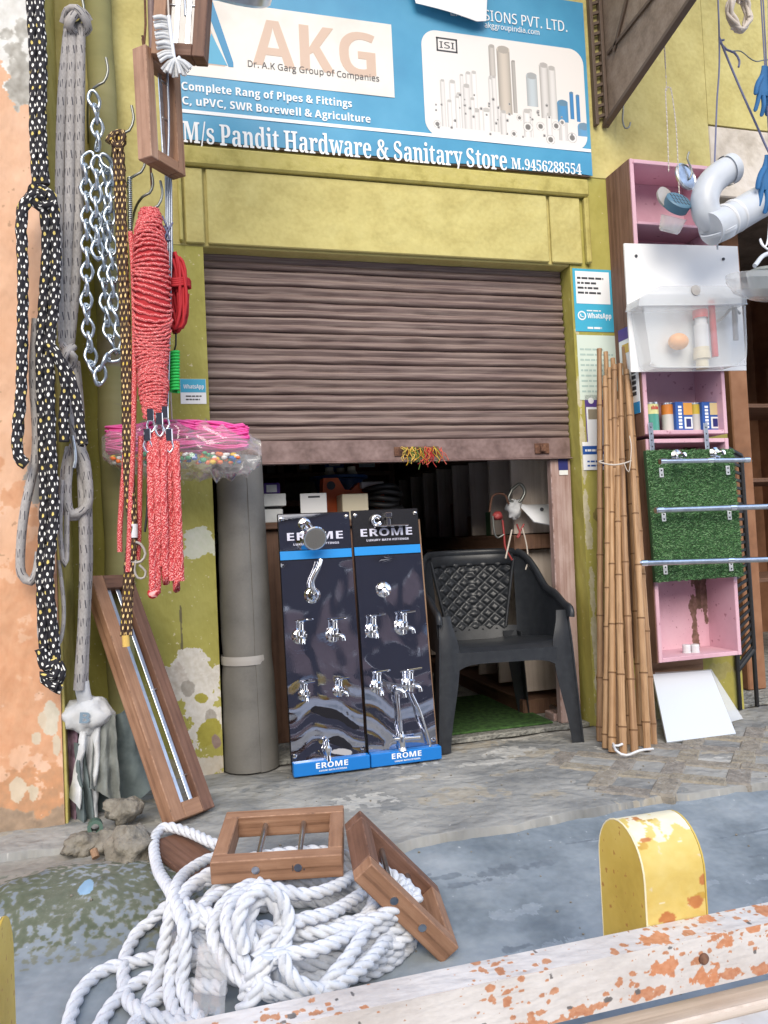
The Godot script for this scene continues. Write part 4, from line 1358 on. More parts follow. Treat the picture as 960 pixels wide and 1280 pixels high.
# ---------------------------------------------------------------- plastic armchair
func plastic_chair() -> void:
	var o := Vector3(1.335, 0, -0.09)
	var t := thing("plastic_armchair", "black moulded plastic armchair with a diamond quilted back in the doorway", "chair", o)
	t.remove_meta("w")
	t.rotation.y = deg_to_rad(-8)
	# plan of the shell: a horseshoe open to the front
	var plan := func(u: float, y: float) -> Vector3:
		# u -1 left arm end .. 0 middle of the back .. 1 right arm end
		var a := u * 2.05
		var lean := (y - 0.40) / 0.4
		var rx := 0.268 + 0.022 * lean
		var rz := 0.255
		var x := rx * signf(sin(a)) * pow(absf(sin(a)), 0.72)
		var z := -rz * signf(cos(a)) * pow(absf(cos(a)), 0.72)
		if absf(u) > 0.766:
			z = lerpf(0.0, 0.235, (absf(u) - 0.766) / 0.234)
			x = signf(u) * rx
		z -= 0.09 * lean * smoothstep(0.75, 0.0, absf(u))
		return Vector3(x, y, z - 0.0)
	var top := func(u: float) -> float:
		var q := absf(u)
		return 0.775 - 0.02 * q * q - 0.165 * smoothstep(0.34, 0.8, q) - 0.045 * smoothstep(0.8, 1.0, q)
	var bot := func(u: float) -> float:
		return 0.385 + 0.1 * smoothstep(0.8, 1.0, absf(u)) * 0.0
	var lu := 0.315
	# side wings (solid) and top rail as one shell with a gap for the quilted panel
	for sgn in [-1.0, 1.0]:
		var g := []
		for j in 15:
			var row := []
			for i in 27:
				var u: float = lerpf(lu, 0.985, i / 26.0)
				if sgn < 0: u = -lerpf(0.985, lu, i / 26.0)
				var y: float = lerpf(bot.call(u), top.call(u), j / 14.0)
				row.append(plan.call(u, y))
			g.append(row)
		var w := MB.new()
		w.sheet(g, 0.007)
		part(t, "side_wing", w, M.chair, false)
	# rim rolled along the whole top edge, arms included
	var rim := []
	for i in 81:
		var u := -1.0 + 2.0 * i / 80.0
		rim.append(plan.call(u, top.call(u)) + Vector3(0, 0.002, 0))
	for sgn in [-1.0, 1.0]:
		var e: Vector3 = plan.call(sgn, top.call(1.0)) + Vector3(0, 0.002, 0)
		var tail := spline([e, e + Vector3(0, -0.004, 0.012), e + Vector3(0, -0.016, 0.021), e + Vector3(-sgn * 0.001, -0.034, 0.022)], 0.008)
		tail.remove_at(0)
		if sgn < 0:
			for q in tail: rim.push_front(q)
		else: rim.append_array(tail)
	var rm := MB.new()
	rm.tube(rim, 0.0135, 10, 0, 0.0, 0.2, 1.5, true, Vector3.UP)
	part(t, "arm_rim", rm, M.chair, false)
	# frame of the back panel
	var fr := MB.new()
	for sgn in [-1.0, 1.0]:
		var p := []
		for j in 9:
			var y := lerpf(0.43, 0.745, j / 8.0)
			p.append(plan.call(sgn * lerpf(0.2, lu, j / 8.0), y) + Vector3(0, 0, 0.004))
		fr.tube(p, 0.011, 8, 0, 0.0, 0.2, 0.7)
	var tp := []
	for i in 15: tp.append(plan.call(lerpf(-lu, lu, i / 14.0), 0.745) + Vector3(0, 0, 0.003))
	fr.tube(tp, 0.03, 8, 0, 0.0, 0.2, 0.3, true, Vector3.UP)
	part(t, "back_frame", fr, M.chair, false)
	# quilted panel: raised diamonds
	var g2 := []
	for j in 64:
		var row := []
		for i in 60:
			var y := lerpf(0.42, 0.75, j / 63.0)
			var s := lerpf(-1, 1, i / 59.0)
			var wv := lerpf(0.2, lu, j / 63.0)
			var p: Vector3 = plan.call(s * wv, y)
			var a := fposmod(p.x / 0.066 + y / 0.058, 1.0) - 0.5
			var b := fposmod(-p.x / 0.066 + y / 0.058, 1.0) - 0.5
			var d := minf(0.5 - absf(a), 0.5 - absf(b))
			row.append(p + Vector3(0, 0, -0.006 + 0.013 * smoothstep(0.02, 0.3, d)))
		g2.append(row)
	var qp := MB.new()
	qp.sheet(g2, 0.004)
	part(t, "quilted_panel", qp, M.chair, false)
	# side panels under the quilted panel fill to the seat
	var g3 := []
	for j in 4:
		var row := []
		for i in 15:
			row.append(plan.call(lerpf(-lu, lu, i / 14.0), lerpf(0.375, 0.435, j / 3.0)))
		g3.append(row)
	var lo := MB.new()
	lo.sheet(g3, 0.007)
	part(t, "lumbar_band", lo, M.chair, false)
	# seat
	var g4 := []
	for j in 15:
		var row := []
		for i in 21:
			var s := lerpf(-1, 1, i / 20.0)
			var z := lerpf(0.245, -0.24, j / 14.0)
			var hw := 0.255 - 0.09 * smoothstep(-0.02, -0.26, z)
			var y := 0.405 + 0.012 * s * s - 0.03 * smoothstep(0.15, -0.25, z)
			if j == 0: y -= 0.02
			row.append(Vector3(s * hw, y, z))
		g4.append(row)
	var se := MB.new()
	se.sheet(g4, 0.007)
	part(t, "seat", se, M.chair, false)
	# apron under the front edge, arched
	var g5 := []
	for j in 7:
		var row := []
		for i in 25:
			var s := lerpf(-1, 1, i / 24.0)
			var bt := 0.345 - 0.11 * pow(absf(s), 6.0)
			row.append(Vector3(s * 0.262, lerpf(bt, 0.392, j / 6.0), 0.247 + 0.004 * cos(s * 2)))
		g5.append(row)
	var ap := MB.new()
	ap.sheet(g5, 0.007)
	part(t, "apron", ap, M.chair, false)
	# legs: tapering angle sections, the front ones run up into the arms
	for sgn in [-1.0, 1.0]:
		var L := MB.new()
		var ga := []
		var gb := []
		for j in 15:
			var y := lerpf(0.0, 0.54, j / 14.0)
			var k := y / 0.54
			var x: float = sgn * (0.302 - 0.03 * k)
			var wf := lerpf(0.05, 0.085, smoothstep(0.0, 0.65, k)) * (1.0 - 0.42 * smoothstep(0.72, 1.0, k))
			var ws := lerpf(0.055, 0.085, k)
			var z := 0.258 - 0.012 * k - 0.012 * pow(smoothstep(0.72, 1.0, k), 2.0)
			var ra := []
			for i in 5: ra.append(Vector3(x - sgn * wf * (i / 4.0 if sgn > 0 else 1.0 - i / 4.0), y, z - 0.006 * pow(i / 2.0 - 1.0, 2.0)))
			if sgn > 0: ra.reverse()
			if sgn < 0: ra.reverse()
			ra.sort_custom(func(p: Vector3, q: Vector3) -> bool: return p.x < q.x)
			ga.append(ra)
			var rb := []
			for i in 5: rb.append(Vector3(x, y, z - ws * i / 4.0))
			if sgn < 0: rb.reverse()
			gb.append(rb)
		L.sheet(ga, 0.006)
		L.sheet(gb, 0.006)
		part(t, "front_leg", L, M.chair, false)
		var R := MB.new()
		var gc := []
		var gd := []
		for j in 9:
			var y := lerpf(0.0, 0.41, j / 8.0)
			var k := y / 0.41
			var x: float = sgn * (0.235 - 0.045 * k)
			var z := -0.285 + 0.06 * k
			var w := lerpf(0.04, 0.07, k)
			var ra := []
			for i in 4: ra.append(Vector3(x - sgn * w * i / 3.0, y, z))
			ra.sort_custom(func(p: Vector3, q: Vector3) -> bool: return p.x < q.x)
			gc.append(ra)
			var rb := []
			for i in 4: rb.append(Vector3(x, y, z + 0.0 + w * i / 3.0))
			if sgn > 0: rb.reverse()
			gd.append(rb)
		R.sheet(gc, 0.006)
		R.sheet(gd, 0.006)
		part(t, "rear_leg", R, M.chair, false)

# ---------------------------------------------------------------- things in the doorway
func doorway_things() -> void:
	# tall grey roll
	var r := thing("sheet_roll", "tall grey rolled plastic sheet standing at the left of the doorway", "roll", Vector3(0.2693, 0, -0.0309))
	var b: Vector3 = Vector3(0.2681, -0.0031, -0.02)
	var tp: Vector3 = Vector3(0.2675, 1.216, -0.02)
	var mb := MB.new()
	var pts := []
	var rad := []
	for j in 40:
		var s := j / 39.0
		pts.append(b.lerp(Vector3(tp.x, 1.22, -0.04), s) + Vector3(0, 0.0, 0))
		rad.append(lerpf(0.1, 0.083, s) - 0.006 * exp(-pow((s - 0.37) / 0.05, 2.0)) + 0.001 * sin(j * 1.3))
	pts[0].y = 0.002
	mb.tube(pts, rad, 36)
	part(r, "body", mb, M.roll)
	var ft := MB.new()
	var g := []
	for j in 24:
		var s := j / 23.0
		var c: Vector3 = b.lerp(Vector3(tp.x, 1.22, -0.04), s)
		c.y = maxf(c.y, 0.002)
		var rr: float = lerpf(0.1, 0.083, s) - 0.006 * exp(-pow((s - 0.37) / 0.05, 2.0))
		var row := []
		for i in 8:
			var a := 1.25 - 1.05 * i / 7.0
			row.append(c + Vector3(cos(a) * (rr + 0.003 + 0.011 * (i / 7.0)), 0, sin(a) * (rr + 0.003 + 0.011 * (i / 7.0))))
		g.append(row)
	ft.sheet(g, 0.0025)
	part(r, "loose_flap", ft, M.roll)
	var tpm := MB.new()
	var c1: Vector3 = b.lerp(Vector3(tp.x, 1.22, -0.04), 0.35)
	tpm.lathe([Vector2(0.0955, -0.017), Vector2(0.0965, 0.0), Vector2(0.0955, 0.017)], 36, Transform3D(Basis(), c1))
	part(r, "tape_band", tpm, M.tape)
	# counter behind the boards and what stands on it
	var ct := thing("shop_counter", "low dark counter inside the shop behind the tap boards", "counter", Vector3(0.65, 0.006, -0.45))
	var cm := MB.new()
	cm.bx(0.2, 0.93, -0.62, 1.06, 0.96, -0.27, 0.004)
	part(ct, "top", cm, M.dark_wood)
	var cf := MB.new()
	cf.bx(0.22, 0.006, -0.6, 1.04, 0.929, -0.3, 0.003)
	part(ct, "cabinet", cf, M.dark_wood)
	var bx1 := thing("white_carton", "flat white carton with dark gap below, under the purple box", "box", Vector3(0.42, 0.96, -0.33))
	var m1 := MB.new()
	m1.bx(0.35, 0.96, -0.4, 0.475, 1.018, -0.28, 0.003)
	part(bx1, "lower_tray", m1, M.paper)
	var m2 := MB.new()
	m2.bx(0.352, 1.019, -0.395, 0.47, 1.03, -0.29, 0.001)
	part(bx1, "gap_band", m2, M.black)
	var m3 := MB.new()
	m3.bx(0.345, 1.0305, -0.41, 0.49, 1.085, -0.275, 0.003)
	part(bx1, "lid", m3, M.paper)
	var pb := thing("purple_box", "small purple payment box standing on the white carton", "box", Vector3(0.45, 1.0855, -0.33))
	var m4 := MB.new()
	m4.bx(0.395, 1.0856, -0.36, 0.47, 1.135, -0.3, 0.006)
	part(pb, "case", m4, M.purple_box)
	var m5 := MB.new()
	m5.bx(0.41, 1.093, -0.2995, 0.455, 1.125, -0.2975, 0.001)
	part(pb, "label", m5, M.paper)
	var qc := thing("white_card", "upright white card with a dark line of print behind the shower board", "card", Vector3(0.6026, 0.9995, -0.28))
	var ca: Vector3 = Vector3(0.553, 1.001, -0.28)
	var cb: Vector3 = Vector3(0.6706, 1.082, -0.28)
	var m6 := MB.new()
	m6.bx(ca.x, 0.9605, -0.286, cb.x, cb.y, -0.28, 0.002)
	part(qc, "card", m6, M.white_board)
	var m7 := MB.new()
	m7.bx(ca.x + 0.035, cb.y - 0.02, -0.2798, cb.x - 0.03, cb.y - 0.012, -0.2788, 0.0)
	part(qc, "print_line", m7, M.ink)
	var cr := thing("cream_box", "pale cream carton between the white card and black coil", "box", Vector3(0.82, 0.96, -0.33))
	var m8 := MB.new()
	m8.bx(0.745, 0.9605, -0.42, 0.865, 1.075, -0.3, 0.003)
	part(cr, "carton", m8, M.cream)
	var og := thing("orange_tool_case", "orange plastic tool case with notched top on the counter", "case", Vector3(0.78, 0.96, -0.48))
	var poly := PackedVector2Array([Vector2(0.68, 0.96), Vector2(0.98, 0.96), Vector2(0.98, 1.1), Vector2(0.9, 1.1), Vector2(0.86, 1.135), Vector2(0.82, 1.1), Vector2(0.79, 1.105), Vector2(0.76, 1.16), Vector2(0.69, 1.16)])
	var m9 := MB.new()
	m9.prism(poly, 0.09, Transform3D(Basis(), Vector3(0, 0.0005, -0.44)))
	part(og, "shell", m9, M.orange_plastic)
	var m10 := MB.new()
	m10.lathe([Vector2(0.02, 0.0), Vector2(0.02, 0.006), Vector2(0.0, 0.007)], 16, Transform3D(Basis(Vector3(1, 0, 0), PI / 2), Vector3(0.725, 1.125, -0.44)))
	part(og, "knob", m10, M.ink)
	var m11 := MB.new()
	m11.bx(0.86, 1.105, -0.436, 0.97, 1.135, -0.4, 0.004)
	part(og, "handle", m11, mat(c8(176, 172, 170), 0.4))
	var tb := thing("blue_tub", "blue plastic tub above the orange tool case", "tub", Vector3(0.83, 1.15, -0.75))
	var m12 := MB.new()
	m12.lathe([Vector2(0.0, 0.0), Vector2(0.1, 0.0), Vector2(0.125, 0.1), Vector2(0.15, 0.105), Vector2(0.15, 0.12), Vector2(0.12, 0.12), Vector2(0.097, 0.006), Vector2(0.0, 0.006)], 28, Transform3D(Basis(), Vector3(0.84, 1.075, -0.8)))
	part(tb, "bowl", m12, M.tub_blue)
	var sh := MB.new()
	sh.bx(0.3, 1.045, -0.95, 1.1, 1.074, -0.66, 0.003)
	sh.bx(0.31, 0.006, -0.94, 0.35, 1.045, -0.67, 0.003)
	sh.bx(1.05, 0.006, -0.94, 1.09, 1.045, -0.67, 0.003)
	var sht := thing("side_table", "dark wooden stand carrying the blue tub", "table", Vector3(0.7, 0.006, -0.8))
	part(sht, "frame", sh, M.dark_wood)
	var mg := thing("clear_bottle_pack", "pale jars standing in the blue tub under the shutter", "jar", Vector3(0.84, 1.082, -0.8))
	for q in [[-0.05, 0.02], [0.02, -0.03], [0.06, 0.04]]:
		var jr := MB.new()
		jr.lathe([Vector2(0.0, 0.0), Vector2(0.03, 0.0), Vector2(0.03, 0.13), Vector2(0.022, 0.14), Vector2(0.022, 0.16), Vector2(0.0, 0.16)], 16, Transform3D(Basis(), Vector3(0.84 + q[0], 1.082, -0.8 + q[1])))
		part(mg, "jar", jr, M.cream)
	var cl := thing("black_pipe_coil", "coil of black rubber pipe stacked behind the second tap board", "coil", Vector3(0.97, 0.96, -0.4))
	for k in 6:
		var p := []
		for i in 41:
			var a := TAU * i / 40.0
			p.append(Vector3(0.965 + 0.012 * sin(k * 2.0) + cos(a) * (0.075 + 0.006 * sin(k * 3.1)), 0.974 + k * 0.026 + 0.006 * sin(a * 2 + k), -0.42 + sin(a) * 0.075))
		var m13 := MB.new()
		m13.tube(p, 0.0135, 10)
		part(cl, "loop", m13, M.black)
	# light fittings and cables lying on the inner shelf
	var lf := thing("white_cover", "white plastic lamp cover sticking out of the inner shelf", "cover", Vector3(1.687, 0.9409, -0.28))
	var w4: Array = [Vector3(1.6, 0.9984, -0.3), Vector3(1.629, 0.9139, -0.2), Vector3(1.719, 0.8954, -0.2), Vector3(1.798, 0.9978, -0.34)]
	var wm := MB.new()
	var gg := []
	for j in 7:
		var row := []
		for i in 9:
			var s := i / 8.0
			var v := j / 6.0
			var lo: Vector3 = w4[0].lerp(w4[1], minf(s * 2, 1.0)) if s < 0.5 else w4[1].lerp(w4[2], s * 2 - 1)
			var hi: Vector3 = w4[0].lerp(w4[3], s)
			row.append(lo.lerp(hi, v) + Vector3(0, 0.012 * sin(v * PI), 0))
		gg.append(row)
	wm.sheet(gg, 0.006)
	part(lf, "shell", wm, M.white_plastic)
	var wk := MB.new()
	wk.lathe([Vector2(0.009, 0.0), Vector2(0.009, 0.006), Vector2(0.0, 0.007)], 10, Transform3D(Basis(Vector3(1, 0, 0), 0.9), Vector3(1.7, 0.9701, -0.26)))
	part(lf, "slot_cap", wk, M.ink)
	var cb2 := thing("cable_bundle", "tangle of red and white cables hanging from the inner shelf", "cables", Vector3(1.547, 0.8893, -0.27))
	var runs: Array = [[[Vector3(1.501, 0.9288, -0.27), Vector3(1.505, 0.8611, -0.27), Vector3(1.509, 0.7972, -0.27), Vector3(1.539, 0.7395, -0.27)], 0.005, M.dull_red], [[Vector3(1.568, 0.907, -0.26), Vector3(1.582, 0.8576, -0.26), Vector3(1.565, 0.8433, -0.26), Vector3(1.605, 0.9055, -0.26)], 0.004, M.dull_red], [[Vector3(1.542, 0.8818, -0.26), Vector3(1.522, 0.8153, -0.26), Vector3(1.502, 0.749, -0.26)], 0.004, M.cord_pale], [[Vector3(1.591, 0.887, -0.25), Vector3(1.607, 0.8112, -0.25), Vector3(1.611, 0.736, -0.25), Vector3(1.596, 0.6918, -0.25)], 0.0035, M.cord_pale], [[Vector3(1.453, 0.9494, -0.27), Vector3(1.457, 0.8744, -0.27), Vector3(1.472, 0.8476, -0.27), Vector3(1.505, 0.8611, -0.27)], 0.005, M.hook], [[Vector3(1.562, 1.071, -0.28), Vector3(1.605, 1.096, -0.28), Vector3(1.627, 1.057, -0.28), Vector3(1.592, 1.009, -0.28), Vector3(1.543, 1.026, -0.28), Vector3(1.562, 1.071, -0.28)], 0.008, M.hook], [[Vector3(1.442, 0.9689, -0.28), Vector3(1.463, 1.043, -0.28), Vector3(1.52, 1.049, -0.28), Vector3(1.542, 1.003, -0.28)], 0.005, M.rust]]
	for q in runs:
		var cm2 := MB.new()
		cm2.tube(spline(q[0], 0.008), q[1], 7)
		part(cb2, "cable", cm2, q[2])
	var nb2 := thing("fitting_box", "small boxes and red fittings lying on the inner shelf", "fittings", Vector3(1.514, 0.9293, -0.3))
	var ff := MB.new()
	ff.blob(Vector3(1.57, 0.9799, -0.29), Vector3(0.035, 0.05, 0.03), 0.5, 2.0, 3, 16)
	part(nb2, "grey_fitting", ff, M.rag_white)
	var f3 := MB.new()
	f3.blob(Vector3(1.486, 0.9489, -0.29), Vector3(0.025, 0.02, 0.02), 0.4, 2.0, 4, 14)
	part(nb2, "red_fitting", f3, M.dull_red)
	# stock on the rack and shelves inside
	rng.seed = 313
	var looks := [["white", c8(206, 204, 198)], ["brown", c8(164, 126, 92)], ["blue", c8(66, 100, 156)], ["red", c8(160, 58, 52)], ["green", c8(84, 128, 84)]]
	for k in 22:
		var lk: Array = looks[k % 5]
		var on_rack := k < 14
		var w := rng.randf_range(0.1, 0.2)
		var h := rng.randf_range(0.1, 0.24)
		var p := Vector3(0.0 + 0.2 * (k % 7) + 0.04, [0.8305, 1.3305][(k / 7) % 2], -2.2) if on_rack else Vector3(1.66 + 0.04 * (k % 2), [0.8555, 1.3505][k % 2], -0.5 - 0.27 * ((k - 14) / 2 + 1))
		if not on_rack: w = 0.12
		var bx := thing("stock_box", "%s cardboard stock box on the %s" % [lk[0], "rack at the back of the shop" if on_rack else "wall shelf inside the shop"], "box", p, "stock boxes inside the shop")
		var m := MB.new()
		m.bx(p.x, p.y, p.z - 0.08, p.x + w, p.y + h, p.z + 0.06, 0.003)
		part(bx, "carton", m, mat(lk[1], 0.7))
		var lb := MB.new()
		lb.bx(p.x + w * 0.2, p.y + h * 0.3, p.z + 0.0602, p.x + w * 0.8, p.y + h * 0.7, p.z + 0.0612, 0.0)
		part(bx, "label_patch", lb, M.paper)
	var pp := thing("steel_pipe_offcuts", "short metal pipes lying on the floor beside the green mat", "pipes", Vector3(1.6, 0.01, -0.3))
	for q in [[Vector3(1.776, 0.03, -0.6009), Vector3(1.688, 0.03, -0.1471)], [Vector3(1.879, 0.03, -0.7334), Vector3(1.793, 0.03, -0.3362)]]:
		var m15 := MB.new()
		m15.rod(q[0] + Vector3(0, 0, 0), q[1], 0.014, 12)
		part(pp, "pipe", m15, M.steel)

func grass_part(par: Node3D, xf: Transform3D, w: float, h: float, n: int) -> void:
	rng.seed = 99
	for k in 3:
		var m := MB.new()
		for i in n / 3:
			var a := rng.randf() * TAU
			var c := Vector3(rng.randf() * w, rng.randf() * h, 0)
			var s := Vector3(cos(a), sin(a), 0) * 0.0016
			var tip := c + Vector3(rng.randf_range(-0.007, 0.007), rng.randf_range(-0.006, 0.009), rng.randf_range(0.006, 0.013))
			m.tri(xf * (c - s), xf * (c + s), xf * tip)
		var o := part(par, "turf", m, mat([c8(82, 132, 82), c8(112, 162, 106), c8(152, 192, 142)][k], 0.7), true)
		o.set_meta("kind", "stuff")

func right_shelf() -> void:
	var t := thing("pink_wall_shelf", "tall narrow pink painted wooden wall shelf with brown outer side", "shelf", Vector3(2.19, 0.28, 0.0))
	var xl := 1.982
	var xr := 2.4
	var fz := 0.19
	var ya: float = Vector3(1.973, 1.262, 0.19).y
	var secs := [[ya, 2.468, "upper"], [0.285, ya - 0.02, "lower"]]
	for s in secs:
		for x in [xl, xr - 0.018]:
			var m := MB.new()
			m.bx(x, s[0], 0.001, x + 0.018, s[1], fz, 0.002, Vector2(x, 0))
			part(t, "side_board", m, M.pink)
		var sd := MB.new()
		sd.bx(xl - 0.004, s[0] - 0.004, 0.001, xl - 0.0005, s[1], fz - 0.006, 0.001)
		part(t, "outer_veneer", sd, M.shelf_side)
		for y in [s[0], s[1] - 0.018]:
			var m := MB.new()
			m.bx(xl + 0.0185, y, 0.001, xr - 0.0185, y + 0.018, fz - 0.001, 0.002)
			part(t, "shelf_board", m, M.pink)
	for y in [Vector3(2.015, 2.194, 0.19).y, 1.75]:
		var m := MB.new()
		m.bx(xl + 0.0185, y - 0.012, 0.012, xr - 0.0185, y, fz - 0.004, 0.002)
		part(t, "shelf_board", m, M.pink)
	var bk := MB.new()
	bk.bx(xl + 0.0185, 1.29, 0.001, xr - 0.0185, 2.449, 0.008, 0.0)
	part(t, "back_panel", bk, M.pink)
	var b2 := MB.new()
	b2.quad(Vector3(xl + 0.0185, 0.3035, 0.006), Vector3(xr - 0.0185, 0.3035, 0.006), Vector3(xr - 0.0185, ya - 0.0385, 0.006), Vector3(xl + 0.0185, ya - 0.0385, 0.006), Vector2(0, 0), Vector2(1, 1.7))
	part(t, "back_panel", b2, M.pink_stain)
	var ws := MB.new()
	ws.bx(xl + 0.01, 0.2, 0.001, 2.33, 0.282, 0.02, 0.003)
	part(t, "support_cleat", ws, M.ply)
	# tins and cartons on the shelf
	var y0 := ya + 0.0185
	var tins: Array = [[Vector3(2.027, 1.317, 0.12).x, Vector3(2.1, 1.317, 0.12).x, 0], [Vector3(2.133, 1.317, 0.12).x, Vector3(2.17, 1.317, 0.12).x, 1], [Vector3(2.167, 1.315, 0.13).x, Vector3(2.253, 1.314, 0.13).x, 2], [Vector3(2.274, 1.316, 0.12).x, Vector3(2.307, 1.316, 0.12).x, 3], [Vector3(2.304, 1.314, 0.13).x, Vector3(2.392, 1.314, 0.13).x, 4]]
	var labels := ["pale yellow and teal round tin on the pink shelf", "orange and white round tin next to blue carton on the pink shelf", "blue and orange carton with white square between the small tins", "yellow topped white round tin between the two blue cartons", "blue and cream carton at the pink shelf's outer side"]
	for q in tins:
		var k: int = q[2]
		var tt := thing("paint_tin" if k in [0, 1, 3] else "carton", labels[k], "tin" if k in [0, 1, 3] else "box", Vector3((q[0] + q[1]) * 0.5, y0, 0.11), "packs on the pink shelf")
		var cx: float = (q[0] + q[1]) * 0.5
		var r: float = (q[1] - q[0]) * 0.5
		var h := 0.13
		if k in [0, 1, 3]:
			r = maxf(r, 0.026)
			var cl: Array = [[c8(74, 152, 136), c8(214, 214, 150)], [c8(200, 196, 190), c8(208, 126, 50)], [], [c8(196, 192, 188), c8(204, 176, 62)]][k]
			var m := MB.new()
			m.lathe([Vector2(r, 0.0), Vector2(r, h * 0.6)], 24, Transform3D(Basis(), Vector3(cx, y0, 0.11)))
			part(tt, "body", m, mat(cl[0], 0.35))
			var m2 := MB.new()
			m2.lathe([Vector2(r, h * 0.6), Vector2(r, h * 0.94)], 24, Transform3D(Basis(), Vector3(cx, y0, 0.11)))
			part(tt, "upper_band", m2, mat(cl[1], 0.35))
			var m3 := MB.new()
			m3.lathe([Vector2(r * 1.03, h * 0.94), Vector2(r * 1.03, h), Vector2(r * 0.9, h), Vector2(r * 0.86, h * 0.97), Vector2(0.0, h * 0.97)], 24, Transform3D(Basis(), Vector3(cx, y0, 0.11)))
			part(tt, "lid", m3, M.steel)
			if k == 0:
				var ml := MB.new()
				for i in 5:
					ml.bx(cx - 0.016 + i * 0.0068, y0 + 0.098, 0.11 + r * 0.97, cx - 0.012 + i * 0.0068, y0 + 0.11 + 0.004 * (i % 2), 0.11 + r + 0.0015, 0.0)
				part(tt, "red_print", ml, M.red_plastic)
		else:
			var m := MB.new()
			m.bx(q[0], y0, 0.075, q[1], y0 + h, 0.15, 0.002)
			part(tt, "carton", m, M.blue_print)
			var m2 := MB.new()
			m2.bx(lerpf(q[0], q[1], 0.45), y0 + h * 0.55, 0.1502, q[1] - 0.002, y0 + h * 0.97, 0.151, 0.0)
			part(tt, "front_patch", m2, mat(c8(214, 150, 62) if k == 2 else c8(206, 188, 140), 0.45))
			var m3 := MB.new()
			m3.bx(lerpf(q[0], q[1], 0.48), y0 + h * 0.08, 0.1502, q[1] - 0.004, y0 + h * 0.48, 0.151, 0.0)
			var pt := part(tt, "white_square", m3, M.paper)
			var m4 := MB.new()
			m4.bx(lerpf(q[0], q[1], 0.58), y0 + h * 0.14, 0.1512, q[1] - 0.012, y0 + h * 0.42, 0.152, 0.0)
			part(pt, "dark_print", m4, M.navy, false)
			var m5 := MB.new()
			for i in 7: m5.bx(lerpf(q[0], q[1], 0.14), y0 + 0.012 + i * 0.015, 0.1502, lerpf(q[0], q[1], 0.34), y0 + 0.022 + i * 0.015, 0.151, 0.0)
			part(tt, "side_print", m5, M.white_ink)
	# two white caps on the lowest shelf
	for q in [Vector3(2.171, 0.3174, 0.12), Vector3(2.208, 0.3225, 0.13)]:
		var cp := thing("pipe_plug", "small white plastic pipe plug on the lowest pink shelf", "plug", Vector3(q.x, 0.3035, q.z), "white caps on the shelf")
		var m := MB.new()
		m.lathe([Vector2(0.0, 0.0), Vector2(0.017, 0.0), Vector2(0.018, 0.03), Vector2(0.0165, 0.036), Vector2(0.0, 0.036)], 20, Transform3D(Basis(), Vector3(q.x, 0.3037, q.z)))
		part(cp, "cap", m, M.white_plastic)
		var m2 := MB.new()
		m2.lathe([Vector2(0.019, 0.0), Vector2(0.019, 0.006)], 20, Transform3D(Basis(), Vector3(q.x, 0.3037, q.z)))
		part(cp, "rim", m2, M.white_plastic)
	# turf covered board with towel rods
	var xf: Transform3D = Transform3D(Basis(Vector3(1, 0, 0), Vector3(0, 0.9996, -0.03), Vector3(-0, 0.03, 0.9996)), Vector3(1.958, 0.6307, 0.235))
	var tr: Vector2 = Vector2(0.4417, 0.5597)
	var g := thing("turf_rod_board", "green artificial turf board on the pink shelf showing chrome towel rods", "display board", xf.origin)
	var bm := MB.new()
	bm.box(xf * Transform3D(Basis(), Vector3(tr.x * 0.5, tr.y * 0.5, -0.012)), Vector3(tr.x, tr.y, 0.02), 0.002)
	part(g, "backing_board", bm, mat(c8(46, 74, 44), 0.9))
	grass_part(g, xf * Transform3D(Basis(), Vector3(0, 0, -0.002)), tr.x, tr.y, 16000)
	for q in [Vector2(0.0418, 0.6069), Vector2(0.3179, 0.6038)]:
		var m := MB.new()
		m.box(xf * Transform3D(Basis(), Vector3(q.x, q.y + 0.012, -0.014)), Vector3(0.022, 0.125, 0.003), 0.001)
		var sp := part(g, "hanging_strap", m, M.steel)
		var m2 := MB.new()
		for k in 4: m2.lathe([Vector2(0.004, 0.0), Vector2(0.0, 0.001)], 8, xf * Transform3D(Basis(Vector3(1, 0, 0), PI / 2), Vector3(q.x, q.y - 0.03 + k * 0.028, -0.0122)))
		part(sp, "hole", m2, M.ink, false)
	for q in [Vector2(0.0643, 0.4622), Vector2(0.3992, 0.4650), Vector2(0.0593, 0.2743), Vector2(0.3883, 0.2687), Vector2(0.0472, 0.0511), Vector2(0.3748, 0.0466)]:
		var m := MB.new()
		m.box(xf * Transform3D(Basis(), Vector3(q.x, q.y, 0.004)), Vector3(0.02, 0.04, 0.004), 0.001)
		var cl := part(g, "clip", m, M.white_plastic)
		var m2 := MB.new()
		for k in [-1, 1]: m2.lathe([Vector2(0.0045, 0.0), Vector2(0.0, 0.002)], 8, xf * Transform3D(Basis(Vector3(1, 0, 0), PI / 2), Vector3(q.x, q.y + 0.01 * k, 0.006)))
		part(cl, "screw", m2, M.ink, false)
	for q in [Vector2(0.1454, 0.5295), Vector2(0.3402, 0.5366)]:
		var m := MB.new()
		m.lathe([Vector2(0.03, 0.0), Vector2(0.03, 0.006), Vector2(0.02, 0.014), Vector2(0.011, 0.016), Vector2(0.011, 0.055), Vector2(0.0, 0.056)], 22, xf * Transform3D(Basis(Vector3(1, 0, 0), PI / 2), Vector3(q.x, q.y, 0.003)))
		part(g, "rod_mount", m, M.chrome)
	var rods: Array = [[Vector3(1.973, 1.134, 0.29), Vector3(2.414, 1.133, 0.29), 0.0105], [Vector3(1.937, 0.932, 0.29), Vector3(2.624, 0.9284, 0.29), 0.012], [Vector3(1.837, 0.7191, 0.3), Vector3(2.639, 0.6968, 0.3), 0.0115]]
	var rl := ["short chrome towel rod across the top of the turf board", "chrome towel rod across the middle of the turf board", "longest chrome towel rod across the foot of the turf board"]
